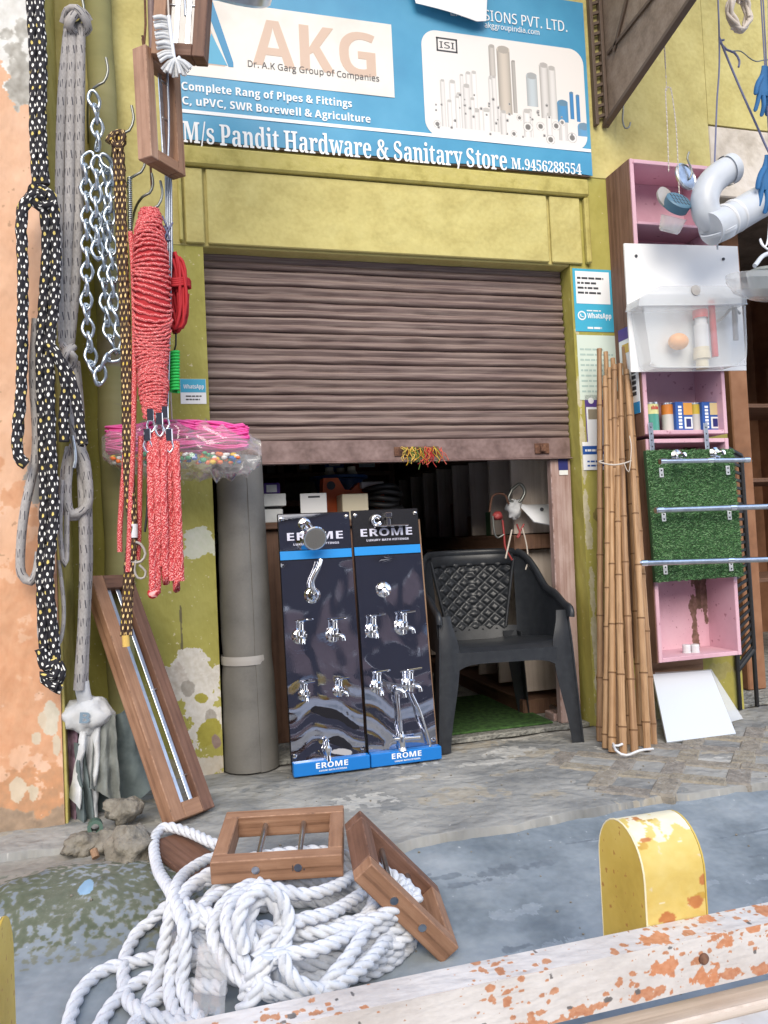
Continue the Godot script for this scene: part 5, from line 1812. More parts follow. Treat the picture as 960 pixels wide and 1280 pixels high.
	for k in 3:
		var q = rods[k]
		var r := thing("towel_rod", rl[k], "towel rod", q[0], "chrome rods on the turf board")
		var m := MB.new()
		m.rod(q[0], q[1], q[2], 18)
		part(r, "tube", m, M.steel)
		var d: Vector3 = (q[1] - q[0]).normalized()
		for s in [0.03, 0.55, 0.97]:
			var c: Vector3 = q[0].lerp(q[1], s)
			var m2 := MB.new()
			m2.rod(c - d * 0.014, c + d * 0.014, q[2] * 1.16, 18)
			part(r, "collar", m2, M.chrome)
		for s in [0.25, 0.72]:
			var c: Vector3 = q[0].lerp(q[1], s)
			if c.x > 2.37: c.x = 2.37
			var m2 := MB.new()
			m2.rod(Vector3(c.x, c.y, 0.238), c, 0.007, 10)
			part(r, "stem", m2, M.chrome)
	# white panel with the clear cistern model
	var w: Array = [Vector3(1.917, 1.528, 0.206), Vector3(2.504, 1.542, 0.206), Vector3(2.498, 2.103, 0.206), Vector3(1.919, 2.084, 0.206)]
	var pb := thing("white_demo_panel", "plain white panel hung over the pink shelf carrying a clear cistern", "panel", Vector3(2.15, 1.55, 0.2))
	var pm := MB.new()
	pm.prism(PackedVector2Array([Vector2(w[0].x, w[0].y), Vector2(w[1].x, w[1].y), Vector2(w[2].x, w[2].y), Vector2(w[3].x, w[3].y)]), 0.008, Transform3D(Basis(), Vector3(0, 0, 0.206)))
	part(pb, "panel", pm, M.white_board)
	for q in [Vector3(1.973, 2.031, 0.207), Vector3(2.417, 2.04, 0.207), Vector3(1.993, 1.795, 0.207)]:
		var m := MB.new()
		m.lathe([Vector2(0.007, 0.0), Vector2(0.006, 0.004), Vector2(0.0, 0.005)], 12, Transform3D(Basis(Vector3(1, 0, 0), PI / 2), q))
		part(pb, "screw", m, M.ink)
	var cs := thing("clear_cistern_model", "see-through plastic cistern with orange float ball on the white panel", "cistern", Vector3(2.24, 1.566, 0.21))
	var cn: Array = [Vector3(1.952, 1.551, 0.3), Vector3(1.981, 1.528, 0.3), Vector3(2.37, 1.54, 0.3), Vector3(2.422, 1.576, 0.3), Vector3(2.438, 1.838, 0.3), Vector3(1.925, 1.819, 0.3)]
	var poly := PackedVector2Array()
	for p in cn: poly.append(Vector2(p.x, p.y))
	var cm := MB.new()
	cm.prism(poly, 0.09, Transform3D(Basis(), Vector3(0, 0, 0.3)))
	part(cs, "tank", cm, M.clear)
	var ld: Array = [Vector3(1.903, 1.783, 0.306), Vector3(2.443, 1.809, 0.306), Vector3(2.438, 1.857, 0.306), Vector3(2.391, 1.887, 0.306), Vector3(2.016, 1.871, 0.306), Vector3(1.913, 1.817, 0.306)]
	var lp := PackedVector2Array()
	for p in ld: lp.append(Vector2(p.x, p.y))
	var lm := MB.new()
	lm.prism(lp, 0.096, Transform3D(Basis(), Vector3(0, 0, 0.306)))
	part(cs, "lid", lm, M.frosted)
	var edge := MB.new()
	var lo: Array = [Vector3(1.951, 1.55, 0.302), Vector3(1.98, 1.527, 0.302), Vector3(2.369, 1.54, 0.302), Vector3(2.42, 1.575, 0.302), Vector3(2.433, 1.802, 0.302)]
	edge.tube(spline(lo, 0.01), 0.0035, 8)
	edge.rod(Vector3(1.901, 1.782, 0.308), Vector3(2.441, 1.808, 0.308), 0.0035, 8)
	part(cs, "rim", edge, M.frosted)
	var bt := MB.new()
	bt.lathe([Vector2(0.022, 0.0), Vector2(0.022, 0.006), Vector2(0.0, 0.008)], 18, Transform3D(Basis(Vector3(1, 0, 0), PI / 2), Vector3(2.182, 1.857, 0.307)))
	part(cs, "flush_button", bt, M.tape)
	var ball := MB.new()
	ball.blob(Vector3(2.127, 1.652, 0.25), Vector3(0.045, 0.036, 0.036), 0.0, 1.0, 1, 24)
	part(cs, "float_ball", ball, M.orange_ball)
	var vt: Vector3 = Vector3(2.25, 1.805, 0.25)
	var vb: Vector3 = Vector3(2.245, 1.623, 0.25)
	var vm := MB.new()
	vm.lathe([Vector2(0.03, vb.y), Vector2(0.03, vb.y + 0.1), Vector2(0.024, vb.y + 0.11), Vector2(0.024, vt.y - 0.03)], 20, Transform3D(Basis(), Vector3(vb.x, 0, vb.z)))
	part(cs, "flush_tower", vm, M.white_plastic)
	var v2 := MB.new()
	v2.lathe([Vector2(0.032, 0.0), Vector2(0.032, 0.035), Vector2(0.0, 0.036)], 20, Transform3D(Basis(), Vector3(vb.x, vt.y - 0.05, vb.z)))
	part(cs, "red_collar", v2, M.red_plastic)
	var v3 := MB.new()
	v3.rod(Vector3(2.297, 1.832, 0.26), Vector3(2.3, 1.587, 0.26), 0.014, 14)
	part(cs, "red_pipe", v3, M.red_plastic)
	var v5 := MB.new()
	v5.tube(spline([Vector3(2.315, 1.737, 0.25), Vector3(2.366, 1.766, 0.25), Vector3(2.411, 1.807, 0.25), Vector3(2.451, 1.783, 0.25)], 0.01), 0.006, 8)
	v5.rod(Vector3(2.423, 1.807, 0.25), Vector3(2.421, 1.665, 0.25), 0.012, 10)
	part(cs, "float_arm", v5, M.tape)
	var nt := MB.new()
	nt.lathe([Vector2(0.0, -0.07), Vector2(0.026, -0.07), Vector2(0.026, -0.03), Vector2(0.036, -0.028), Vector2(0.036, 0.0), Vector2(0.033, 0.002), Vector2(0.033, 0.022), Vector2(0.0, 0.022)], 20, Transform3D(Basis(), Vector3(2.232, 1.603, 0.26)))
	part(cs, "outlet_nut", nt, M.cream)
	# white tile leaning below, clear sheet behind it
	var tl := thing("white_tile", "square white tile leaning against the wall below the pink shelf", "tile", Vector3(2.021, 0, 0.3762))
	var c4: Array = [Vector3(1.879, 0, 0.3616), Vector3(2.201, -0, 0.3665), Vector3(2.303, 0.2078, 0.1), Vector3(2.008, 0.2171, 0.1)]
	var tm := MB.new()
	var gg := []
	for j in 3:
		var row := []
		for i in 3: row.append(c4[0].lerp(c4[1], i / 2.0).lerp(c4[3].lerp(c4[2], i / 2.0), j / 2.0) + Vector3(0, 0.004, 0))
		gg.append(row)
	tm.sheet(gg, 0.009)
	part(tl, "tile", tm, mat(c8(204, 211, 219), 0.3))
	var bk2 := MB.new()
	bk2.rod(c4[3].lerp(c4[2], 0.2) + Vector3(0, -0.006, -0.008), Vector3(c4[3].x + 0.06, c4[3].y - 0.02, 0.002), 0.004, 6)
	part(tl, "spacer", bk2, M.ply)
	var cs2 := thing("clear_sheet", "clear plastic sheet leaning behind the white tile", "sheet", Vector3(2.227, 0, 0.3359))
	var d4: Array = [Vector3(1.93, 0, 0.3324), Vector3(2.401, 0, 0.1911), Vector3(2.355, 0.2006, 0.06), Vector3(2.059, 0.2131, 0.06)]
	var sm := MB.new()
	var g3 := []
	for j in 3:
		var row := []
		for i in 3: row.append(d4[0].lerp(d4[1], i / 2.0).lerp(d4[3].lerp(d4[2], i / 2.0), j / 2.0) + Vector3(0, 0.002, -0.02))
		g3.append(row)
	sm.sheet(g3, 0.003)
	part(cs2, "sheet", sm, M.frosted)
	# black slatted panel in the next doorway
	var bp := thing("black_slatted_panel", "black slatted plastic panel leaning beside the pink shelf", "panel", Vector3(2.55, 0.0, -0.02))
	var fr := MB.new()
	var e: Array = [Vector3(2.575, 0.15, 0.06), Vector3(2.70, 0.18, -0.05), Vector3(2.64, 1.05, -0.05), Vector3(2.52, 1.05, 0.06)]
	e = [Vector3(2.512, 0.1804, 0.02), Vector3(2.624, 0.2646, 0), Vector3(2.62, 1.18, 0), Vector3(2.526, 1.217, 0.02)]
	for k in 4: fr.rod(e[k], e[(k + 1) % 4], 0.012, 8)
	part(bp, "frame", fr, M.black)
	for k in 26:
		var s := MB.new()
		var q := (k + 0.5) / 26.0
		s.beam(e[0].lerp(e[3], q), e[1].lerp(e[2], q), 0.008, 0.014, Vector3.UP, 0.001)
		part(bp, "slat", s, M.black)
	var sp2 := MB.new()
	sp2.rod(Vector3(e[0].x, 0.0, e[0].z), e[0], 0.01, 8)
	sp2.rod(Vector3(e[1].x, 0.0, e[1].z), e[1], 0.01, 8)
	part(bp, "foot", sp2, M.black)
	# dim things in the next room
	var rk := thing("room_rack", "dark metal rack with pale bundles in the neighbouring room", "rack", Vector3(3.35, 0, -0.9))
	for y in [0.5, 1.1, 1.55]:
		var m := MB.new()
		m.bx(3.15, y, -1.3, 4.0, y + 0.025, -0.8, 0.003)
		part(rk, "shelf_board", m, M.dark_wood)
	for x in [3.16, 3.96]:
		var m := MB.new()
		m.bx(x, 0.002, -1.29, x + 0.03, 1.9, -0.82, 0.003)
		part(rk, "upright", m, M.dark_wood)
	var bn := thing("cloth_bundle", "pale grey bundle lying on the rack in the neighbouring room", "bundle", Vector3(3.3, 1.13, -1.0))
	var bnm := MB.new()
	bnm.blob(Vector3(3.36, 1.24, -1.02), Vector3(0.16, 0.12, 0.13), 0.4, 1.6, 8, 20)
	part(bn, "cloth", bnm, M.rag_grey)

func cord(par: Node3D, nm: String, p: Array, r: float, m: Material, sides := 7) -> MeshInstance3D:
	var b := MB.new()
	b.tube(spline(p, 0.015), r, sides)
	return part(par, nm, b, m)

func right_hanging() -> void:
	# steel gusset bracket holding up the canopy
	var b := thing("canopy_bracket", "brown sheet steel bracket with a slotted back plate under the canopy", "bracket", Vector3(2.0, 2.7, 0))
	var X := 2.0
	var pl := MB.new()
	var tip := Vector3(2, 2.871, 0.6268)
	var sl: float = (tip.y - 2.715) / tip.z
	pl.prism(PackedVector2Array([Vector2(0.012, 2.72), Vector2(0.95, 2.72 + sl * 0.94), Vector2(0.95, 3.61), Vector2(0.012, 3.61)]), 0.004, Transform3D(Basis(Vector3(0, 0, 1), Vector3.UP, Vector3(-1, 0, 0)), Vector3(X, 0, 0)))
	part(b, "side_plate", pl, M.brown_steel)
	var ed := MB.new()
	ed.beam(Vector3(X - 0.012, 2.708, 0.006), Vector3(X - 0.012, 2.72 + sl * 0.95 - 0.012, 0.96), 0.03, 0.02, Vector3.UP, 0.002)
	part(b, "lower_angle", ed, M.brown_edge)
	for q in [[[0.05, 3.02], [0.5, 3.05]], [[0.1, 3.0], [0.4, 3.4]]]:
		var rb := MB.new()
		rb.beam(Vector3(X - 0.008, q[0][1], q[0][0]), Vector3(X - 0.008, q[1][1], q[1][0]), 0.008, 0.016, Vector3.UP, 0.001)
		part(b, "rib", rb, M.brown_edge)
	for x in [1.935, 1.985]:
		var st := MB.new()
		st.bx(x - 0.006, 2.7, 0.002, x + 0.01, 3.61, 0.03, 0.002)
		part(b, "stile", st, M.brown_edge)
	for k in 18:
		var rg := MB.new()
		rg.beam(Vector3(1.944, 2.74 + k * 0.048, 0.016), Vector3(1.98, 2.755 + k * 0.048, 0.016), 0.012, 0.014, Vector3.UP, 0.001)
		part(b, "rung", rg, M.brown_edge)
	# hook below it
	var hk := thing("wire_hook", "bent steel hook under the brown bracket", "hook", Vector3(2.055, 2.686, 0.06))
	cord(hk, "wire", [Vector3(2.05, 2.856, 0.06), Vector3(2.054, 2.789, 0.06), Vector3(2.045, 2.714, 0.06), Vector3(2.055, 2.678, 0.06), Vector3(2.076, 2.684, 0.06), Vector3(2.085, 2.707, 0.06)], 0.004, M.hook)
	# strings
	var s1 := thing("trap_string", "grey blue string holding the white pipe trap", "string", Vector3(2.229, 2.369, 0.42))
	cord(s1, "cord", [Vector3(Vector3(2.306, 3.162, 0.42).x, 3.62, 0.42), Vector3(2.286, 2.884, 0.42), Vector3(2.254, 2.608, 0.42), Vector3(2.222, 2.328, 0.42)], 0.0035, M.cord_blue)
	var s2 := thing("diagonal_string", "slanting grey blue string with knots towards the blue gloves", "string", Vector3(2.308, 2.853, 0.42))
	cord(s2, "cord", [Vector3(2.287, 2.895, 0.42), Vector3(2.317, 2.82, 0.42), Vector3(2.375, 2.689, 0.42), Vector3(2.444, 2.542, 0.42), Vector3(2.504, 2.42, 0.42), Vector3(2.589, 2.296, 0.42)], 0.0045, M.cord_blue)
	cord(s2, "cord_end", [Vector3(2.31, 2.887, 0.42), Vector3(2.289, 2.878, 0.42), Vector3(2.319, 2.847, 0.42), Vector3(2.358, 2.838, 0.42), Vector3(2.38, 2.807, 0.42), Vector3(2.374, 2.779, 0.42)], 0.0045, M.cord_blue)
	cord(s2, "cord_end", [Vector3(2.342, 2.843, 0.42), Vector3(2.391, 2.849, 0.42), Vector3(2.429, 2.827, 0.42), Vector3(2.465, 2.814, 0.42), Vector3(2.511, 2.826, 0.42), Vector3(2.59, 2.839, 0.42)], 0.0025, M.hook)
	# drain covers
	var dc := thing("drain_covers", "bunch of round floor drain covers, one blue and slotted, hanging on a chain", "drain covers", Vector3(2.066, 2.097, 0.36))
	var d0 := MB.new()
	var ba := Basis(Vector3(0, 1, 0), 0.25) * Basis(Vector3(1, 0, 0), PI / 2 - 0.15)
	d0.lathe([Vector2(0.0, 0.0), Vector2(0.06, 0.0), Vector2(0.062, 0.008), Vector2(0.054, 0.012), Vector2(0.05, 0.008), Vector2(0.0, 0.008)], 28, Transform3D(ba, Vector3(2.139, 2.325, 0.34)))
	part(dc, "steel_cover", d0, M.steel)
	var d1 := MB.new()
	d1.lathe([Vector2(0.0, 0.0), Vector2(0.045, 0.0), Vector2(0.047, 0.01), Vector2(0.0, 0.012)], 24, Transform3D(ba, Vector3(2.032, 2.228, 0.34)))
	part(dc, "grey_cover", d1, M.tape)
	var d2 := MB.new()
	var bb := Basis(Vector3(0, 0, 1), -0.1) * Basis(Vector3(1, 0, 0), PI / 2 - 0.6)
	var c2: Vector3 = Vector3(2.07, 2.2, 0.38)
	d2.lathe([Vector2(0.04, -0.035), Vector2(0.054, -0.03), Vector2(0.056, 0.006), Vector2(0.05, 0.01), Vector2(0.0, 0.01)], 28, Transform3D(bb, c2))
	var bl := part(dc, "blue_cover", d2, M.drain_blue)
	var sl2 := MB.new()
	for i in 5:
		for j in 3:
			sl2.box(Transform3D(bb, c2) * Transform3D(rot_y(20), Vector3(-0.032 + i * 0.016, 0.0102, -0.024 + j * 0.024)), Vector3(0.005, 0.002, 0.018), 0.0005)
	part(bl, "slots", sl2, M.ink, false)
	var d3 := MB.new()
	d3.lathe([Vector2(0.0, -0.06), Vector2(0.036, -0.06), Vector2(0.044, -0.05), Vector2(0.052, 0.0), Vector2(0.056, 0.002)], 28, Transform3D(Basis(Vector3(0, 0, 1), -0.15) * Basis(Vector3(1, 0, 0), 0.5), Vector3(2.05, 2.136, 0.37)))
	part(dc, "clear_cup", d3, M.frosted)
	for q in [[833, 0], [849, 1]]:
		var k: int = q[1]
		var p: Array = [Vector3(2.062, 2.775, 0.36), Vector3(2.055, 2.672, 0.36), Vector3(2.053, 2.519, 0.36), Vector3(2.047, 2.332, 0.36)] if k == 0 else [Vector3(2.08, 2.691, 0.36), Vector3(2.092, 2.591, 0.36), Vector3(2.096, 2.472, 0.36), Vector3(2.091, 2.234, 0.36)]
		if k == 0: p.push_front(Vector3(p[0].x, 3.62, 0.36))
		else: p.push_front(Vector3(2.056, 2.682, 0.36))
		var ch := MB.new()
		var pp := spline(p, 0.009)
		for i in range(0, pp.size() - 1):
			ch.box(Transform3D(Basis(Vector3(0, 1, 0), i * 1.57), pp[i]), Vector3(0.006, 0.008, 0.0025), 0.001)
		ch.tube(pp, 0.0012, 5)
		part(dc, "bead_chain", ch, M.cord_pale)
	cord(dc, "wire_hook", [Vector3(2.159, 2.431, 0.35), Vector3(2.149, 2.403, 0.35), Vector3(2.162, 2.37, 0.35), Vector3(2.168, 2.343, 0.35), Vector3(2.154, 2.315, 0.35)], 0.004, M.hook)
	# white pipe trap: bend and socket
	var tr := thing("pipe_trap", "white plastic drainage trap bend hanging on a grey string", "pipe", Vector3(2.228, 2.033, 0.42))
	var p1: Array = spline([Vector3(2.305, 2.338, 0.42), Vector3(2.256, 2.314, 0.42), Vector3(2.198, 2.265, 0.42), Vector3(2.167, 2.203, 0.42), Vector3(2.17, 2.143, 0.42), Vector3(2.206, 2.102, 0.42)], 0.012)
	var m1 := MB.new()
	m1.tube(p1, 0.056, 28, 0, 0.0, 0.2, 1.0, false)
	part(tr, "bend", m1, M.pvc)
	var dk := MB.new()
	var dd: Vector3 = (p1[0] - p1[1]).normalized()
	dk.tube([p1[0] - dd * 0.03, p1[0] + dd * 0.004], 0.062, 28, 0, 0.0, 0.2, 1.0, false)
	part(tr, "collar", dk, M.pvc)
	var ds := MB.new()
	ds.tube([p1[0] - dd * 0.022, p1[0] - dd * 0.02], 0.055, 28)
	part(tr, "mouth", ds, M.tape)
	var p2: Array = [Vector3(2.168, 2.065, 0.44), Vector3(2.236, 2.096, 0.44), Vector3(2.318, 2.141, 0.44), Vector3(2.413, 2.192, 0.44), Vector3(2.568, 2.264, 0.44)]
	var m2 := MB.new()
	m2.tube(spline(p2, 0.015), 0.066, 30, 0, 0.0, 0.2, 1.0, true)
	part(tr, "socket_pipe", m2, M.pvc)
	for q in [[0.32, 0.071], [0.5, 0.07]]:
		var c: Vector3 = p2[0].lerp(p2[3], q[0])
		var dv: Vector3 = (p2[3] - p2[0]).normalized()
		var m3 := MB.new()
		m3.tube([c - dv * 0.005, c - dv * 0.003, c + dv * 0.003, c + dv * 0.005], [q[1] - 0.005, q[1], q[1], q[1] - 0.005], 30)
		part(tr, "ring", m3, M.white_plastic)
	var m4 := MB.new()
	m4.lathe([Vector2(0.0, -0.035), Vector2(0.055, -0.03), Vector2(0.072, 0.0), Vector2(0.074, 0.012), Vector2(0.066, 0.014)], 28, Transform3D(Basis(Vector3(0, 0, 1), 0.5) * Basis(Vector3(1, 0, 0), 0.3), Vector3(2.219, 2.062, 0.43)))
	part(tr, "access_cap", m4, M.pvc)
	var cs := thing("hanging_tape", "thin white tape hanging below the pipe trap", "tape", Vector3(2.229, 2.041, 0.4))
	cord(cs, "strip", [Vector3(2.227, 2.068, 0.4), Vector3(2.229, 2.034, 0.4), Vector3(2.23, 2.001, 0.4)], 0.004, M.white_plastic)
	# gloves
	for q in [[Vector3(2.423, 2.709, 0.5), 1.0, "blue rubber glove hanging fingers down on the upper string"], [Vector3(2.41, 2.329, 0.5), 1.15, "blue rubber glove hanging beside the pipe trap"]]:
		var g := thing("rubber_glove", q[2], "glove", q[0], "gloves hung up for sale")
		var m := MB.new()
		var s: float = q[1]
		var o: Vector3 = q[0]
		var body := spline([o + Vector3(0.012, 0.03, 0) * s, o + Vector3(0.008, -0.01, 0) * s, o + Vector3(0.002, -0.05, 0) * s, o + Vector3(-0.002, -0.085, 0.002) * s, o + Vector3(-0.003, -0.1, 0.002) * s], 0.006)
		var br := []
		for i in body.size():
			var q2 := float(i) / (body.size() - 1)
			br.append((0.017 + 0.021 * smoothstep(0.0, 0.75, q2) - 0.012 * smoothstep(0.85, 1.0, q2)) * s)
		m.tube(body, br, 20, 0, 0.0, 0.2, 0.42, true, Vector3(1, 0, 0))
		for i in 4:
			var x := (-0.029 + i * 0.0185) * s
			var l: float = [0.066, 0.084, 0.078, 0.058][i] * s
			var fan: float = (i - 1.6) * 0.012
			var fp := spline([o + Vector3(x * 0.8, -0.06 * s, 0.001), o + Vector3(x, -0.09 * s, 0.002), o + Vector3(x + fan * 0.5, -0.095 * s - l * 0.5, 0.008 * sin(i * 2.0)), o + Vector3(x + fan, -0.095 * s - l, -0.006)], 0.006)
			var fr := []
			for k in fp.size(): fr.append(s * (0.0112 - 0.0022 * k / fp.size() - (0.004 if k == fp.size() - 1 else 0.0)))
			m.tube(fp, fr, 12, 0, 0, 0.2, 0.8)
		var tp := spline([o + Vector3(-0.012, -0.02, 0) * s, o + Vector3(-0.034, -0.045, 0.008) * s, o + Vector3(-0.05, -0.075, 0.012) * s, o + Vector3(-0.054, -0.1, 0.01) * s], 0.006)
		var tr2 := []
		for k in tp.size(): tr2.append(s * (0.0135 - 0.004 * k / tp.size() - (0.004 if k == tp.size() - 1 else 0.0)))
		m.tube(tp, tr2, 12, 0, 0, 0.2, 0.8)
		part(g, "glove", m, M.glove)
		cord(g, "tie", [o + Vector3(0.012, 0.03, 0), o + Vector3(0.02, 0.09, 0), Vector3(o.x + 0.03, 3.62, 0.5)], 0.003, M.cord_blue)
	# knotted pale rope at the top
	var kn := thing("rope_hank", "small tangled hank of pale cord hanging beside the bracket", "cord", Vector3(2.321, 2.871, 0.5))
	for k in 7:
		var p := []
		var c: Vector3 = Vector3(2.323, 2.951, 0.5)
		for i in 9:
			var a := TAU * i / 8.0
			p.append(c + Vector3(cos(a + k) * (0.045 + 0.008 * sin(k * 5.0 + i)) , sin(a + k) * (0.07 + 0.01 * cos(k * 3.0 + i * 2)), 0.014 * sin(a * 2 + k * 1.3)))
		cord(kn, "loop", p, 0.0075, M.cord_pale)
	cord(kn, "tie", [Vector3(2.326, 2.989, 0.5), Vector3(Vector3(2.327, 3.006, 0.5).x, 3.62, 0.5)], 0.004, M.cord_pale)
	# translucent lamp cover at the right
	var sh := thing("clear_lamp_cover", "grey translucent plastic lamp cover hanging on a white string", "cover", Vector3(2.333, 1.729, 0.5))
	var mm := MB.new()
	var c0: Vector3 = Vector3(2.388, 1.839, 0.5)
	mm.lathe([Vector2(0.0, -0.075), Vector2(0.07, -0.07), Vector2(0.13, -0.05), Vector2(0.165, -0.012), Vector2(0.17, 0.01), Vector2(0.15, 0.014)], 36, Transform3D(Basis(Vector3(0, 0, 1), -0.12) * Basis(Vector3(1, 0, 0), 0.2), c0))
	part(sh, "bowl", mm, M.frosted)
	var m6 := MB.new()
	m6.lathe([Vector2(0.0, -0.05), Vector2(0.11, -0.045), Vector2(0.14, 0.03), Vector2(0.12, 0.045), Vector2(0.0, 0.05)], 30, Transform3D(Basis(Vector3(0, 0, 1), -0.1) * Basis(Vector3(1, 0, 0), 0.2), c0 + Vector3(0.06, 0.0, 0.0)))
	part(sh, "inner_cover", m6, M.shade_grey)
	cord(sh, "handle", [c0 + Vector3(-0.14, 0.03, 0.08), c0 + Vector3(-0.07, 0.085, 0.06), c0 + Vector3(0.02, 0.1, 0.05), c0 + Vector3(0.12, 0.06, 0.05)], 0.009, M.pvc)
	cord(sh, "string", [c0 + Vector3(-0.03, 0.095, 0.06), Vector3(2.336, 2.001, 0.52), Vector3(2.393, 2.129, 0.52), Vector3(Vector3(2.393, 2.129, 0.52).x + 0.1, 3.62, 0.52)], 0.004, M.white_plastic)

func bamboo() -> void:
	rng.seed = 2024
	var bots: Array = [Vector3(1.664, 0, 0.2181), Vector3(1.628, 0, 0.3199), Vector3(1.62, 0, 0.3788), Vector3(1.69, 0, 0.3111), Vector3(1.646, 0, 0.4153), Vector3(1.74, 0, 0.3082), Vector3(1.696, 0, 0.4143), Vector3(1.768, 0, 0.3479), Vector3(1.751, 0, 0.4158), Vector3(1.826, -0, 0.3492), Vector3(1.742, 0, 0.2001), Vector3(1.805, 0, 0.2306), Vector3(1.85, 0, 0.2526)]
	var tops: Array = [Vector3(1.835, 1.652, 0.1), Vector3(1.849, 1.53, 0.11), Vector3(1.887, 1.571, 0.09), Vector3(1.893, 1.578, 0.12), Vector3(1.896, 1.421, 0.13), Vector3(1.912, 1.616, 0.08), Vector3(1.927, 1.584, 0.11), Vector3(1.953, 1.536, 0.09), Vector3(1.945, 1.555, 0.13), Vector3(1.977, 1.516, 0.1), Vector3(1.891, 1.649, 0.06), Vector3(1.935, 1.47, 0.06), Vector3(1.978, 1.67, 0.07)]
	for k in 13:
		var t := thing("bamboo_pole", "slender tan bamboo pole leaning in the tied bundle by the pink shelf", "bamboo", bots[k], "bamboo poles tied in a bundle")
		var a: Vector3 = bots[k]
		var b: Vector3 = tops[k]
		var m := MB.new()
		var pts := []
		var rad := []
		var bow := Vector3(rng.randf_range(-0.012, 0.012), 0, rng.randf_range(-0.01, 0.014))
		var n := 60
		var nodes := []
		var nx := rng.randf_range(2, 5)
		while nx < n:
			nodes.append(int(nx))
			nx += rng.randf_range(6.5, 9.5)
		for j in n:
			var s := j / (n - 1.0)
			pts.append(a.lerp(b, s) + bow * sin(s * PI * rng.randf_range(0.98, 1.02)))
			var r := lerpf(0.015, 0.0102, s)
			if j in nodes: r *= 1.16
			rad.append(r)
		m.tube(pts, rad, 12)
		for i in m.t.size(): m.t[i] += Vector2(k * 0.37, k * 1.7)
		part(t, "culm", m, M.bamboo if k % 3 else M.bamboo2)
		for j in nodes:
			if j + 1 >= n: continue
			var d: Vector3 = (pts[j + 1] - pts[j]).normalized()
			var nm := MB.new()
			nm.tube([pts[j] - d * 0.003, pts[j] + d * 0.003], rad[j] * 1.03, 12, 0, 0, 0.2, 1.0, false)
			part(t, "node", nm, M.node)
	var tie := thing("bamboo_tie", "thin pale cord tied round the bamboo bundle", "cord", Vector3(1.822, 1.137, 0.2))
	var c: Array = [Vector3(1.735, 1.143, 0.22), Vector3(1.772, 1.129, 0.25), Vector3(1.835, 1.135, 0.24), Vector3(1.908, 1.155, 0.2), Vector3(1.931, 1.17, 0.13), Vector3(1.873, 1.166, 0.11), Vector3(1.785, 1.156, 0.15)]
	var tm := MB.new()
	tm.tube(spline(c, 0.01, true), 0.0035, 6)
	part(tie, "loop", tm, M.cord_pale)
	cord(tie, "end", [Vector3(1.832, 1.135, 0.245), Vector3(1.849, 1.097, 0.25), Vector3(1.867, 1.197, 0.25), Vector3(1.882, 1.252, 0.22)], 0.002, M.cord_pale)
	var st := thing("plastic_strap", "loose white plastic strap at the foot of the bamboo bundle", "strap", Vector3(1.686, 0, 0.3853))
	cord(st, "strap", [Vector3(1.698, 0.02, 0.2368), Vector3(1.589, 0.03, 0.4599), Vector3(1.622, 0.012, 0.4753), Vector3(1.667, 0.03, 0.4969), Vector3(1.742, 0.02, 0.4675)], 0.005, M.white_plastic)
	cord(st, "strap", [Vector3(1.697, 0.03, 0.2516), Vector3(1.609, 0.035, 0.4164), Vector3(1.638, 0.04, 0.4258)], 0.005, M.white_plastic)

# lines of print too small to read, as broken strokes
func print_lines(par: Node3D, x0: float, y0: float, x1: float, y1: float, z: float, rows: int, m: Material, sd: int, thick := 0.35) -> void:
	var r := RandomNumberGenerator.new()
	r.seed = sd
	var b := MB.new()
	var dy := (y1 - y0) / rows
	for j in rows:
		var x := x0
		var xe := x1 - (x1 - x0) * r.randf() * 0.35
		while x < xe:
			var w := minf(r.randf_range(0.4, 1.6) * dy, xe - x)
			b.bx(x, y0 + j * dy + dy * 0.2, z - 0.0004, x + w, y0 + j * dy + dy * (0.2 + thick), z, 0.0)
			x += w + dy * 0.22
	part(par, "print", b, m)

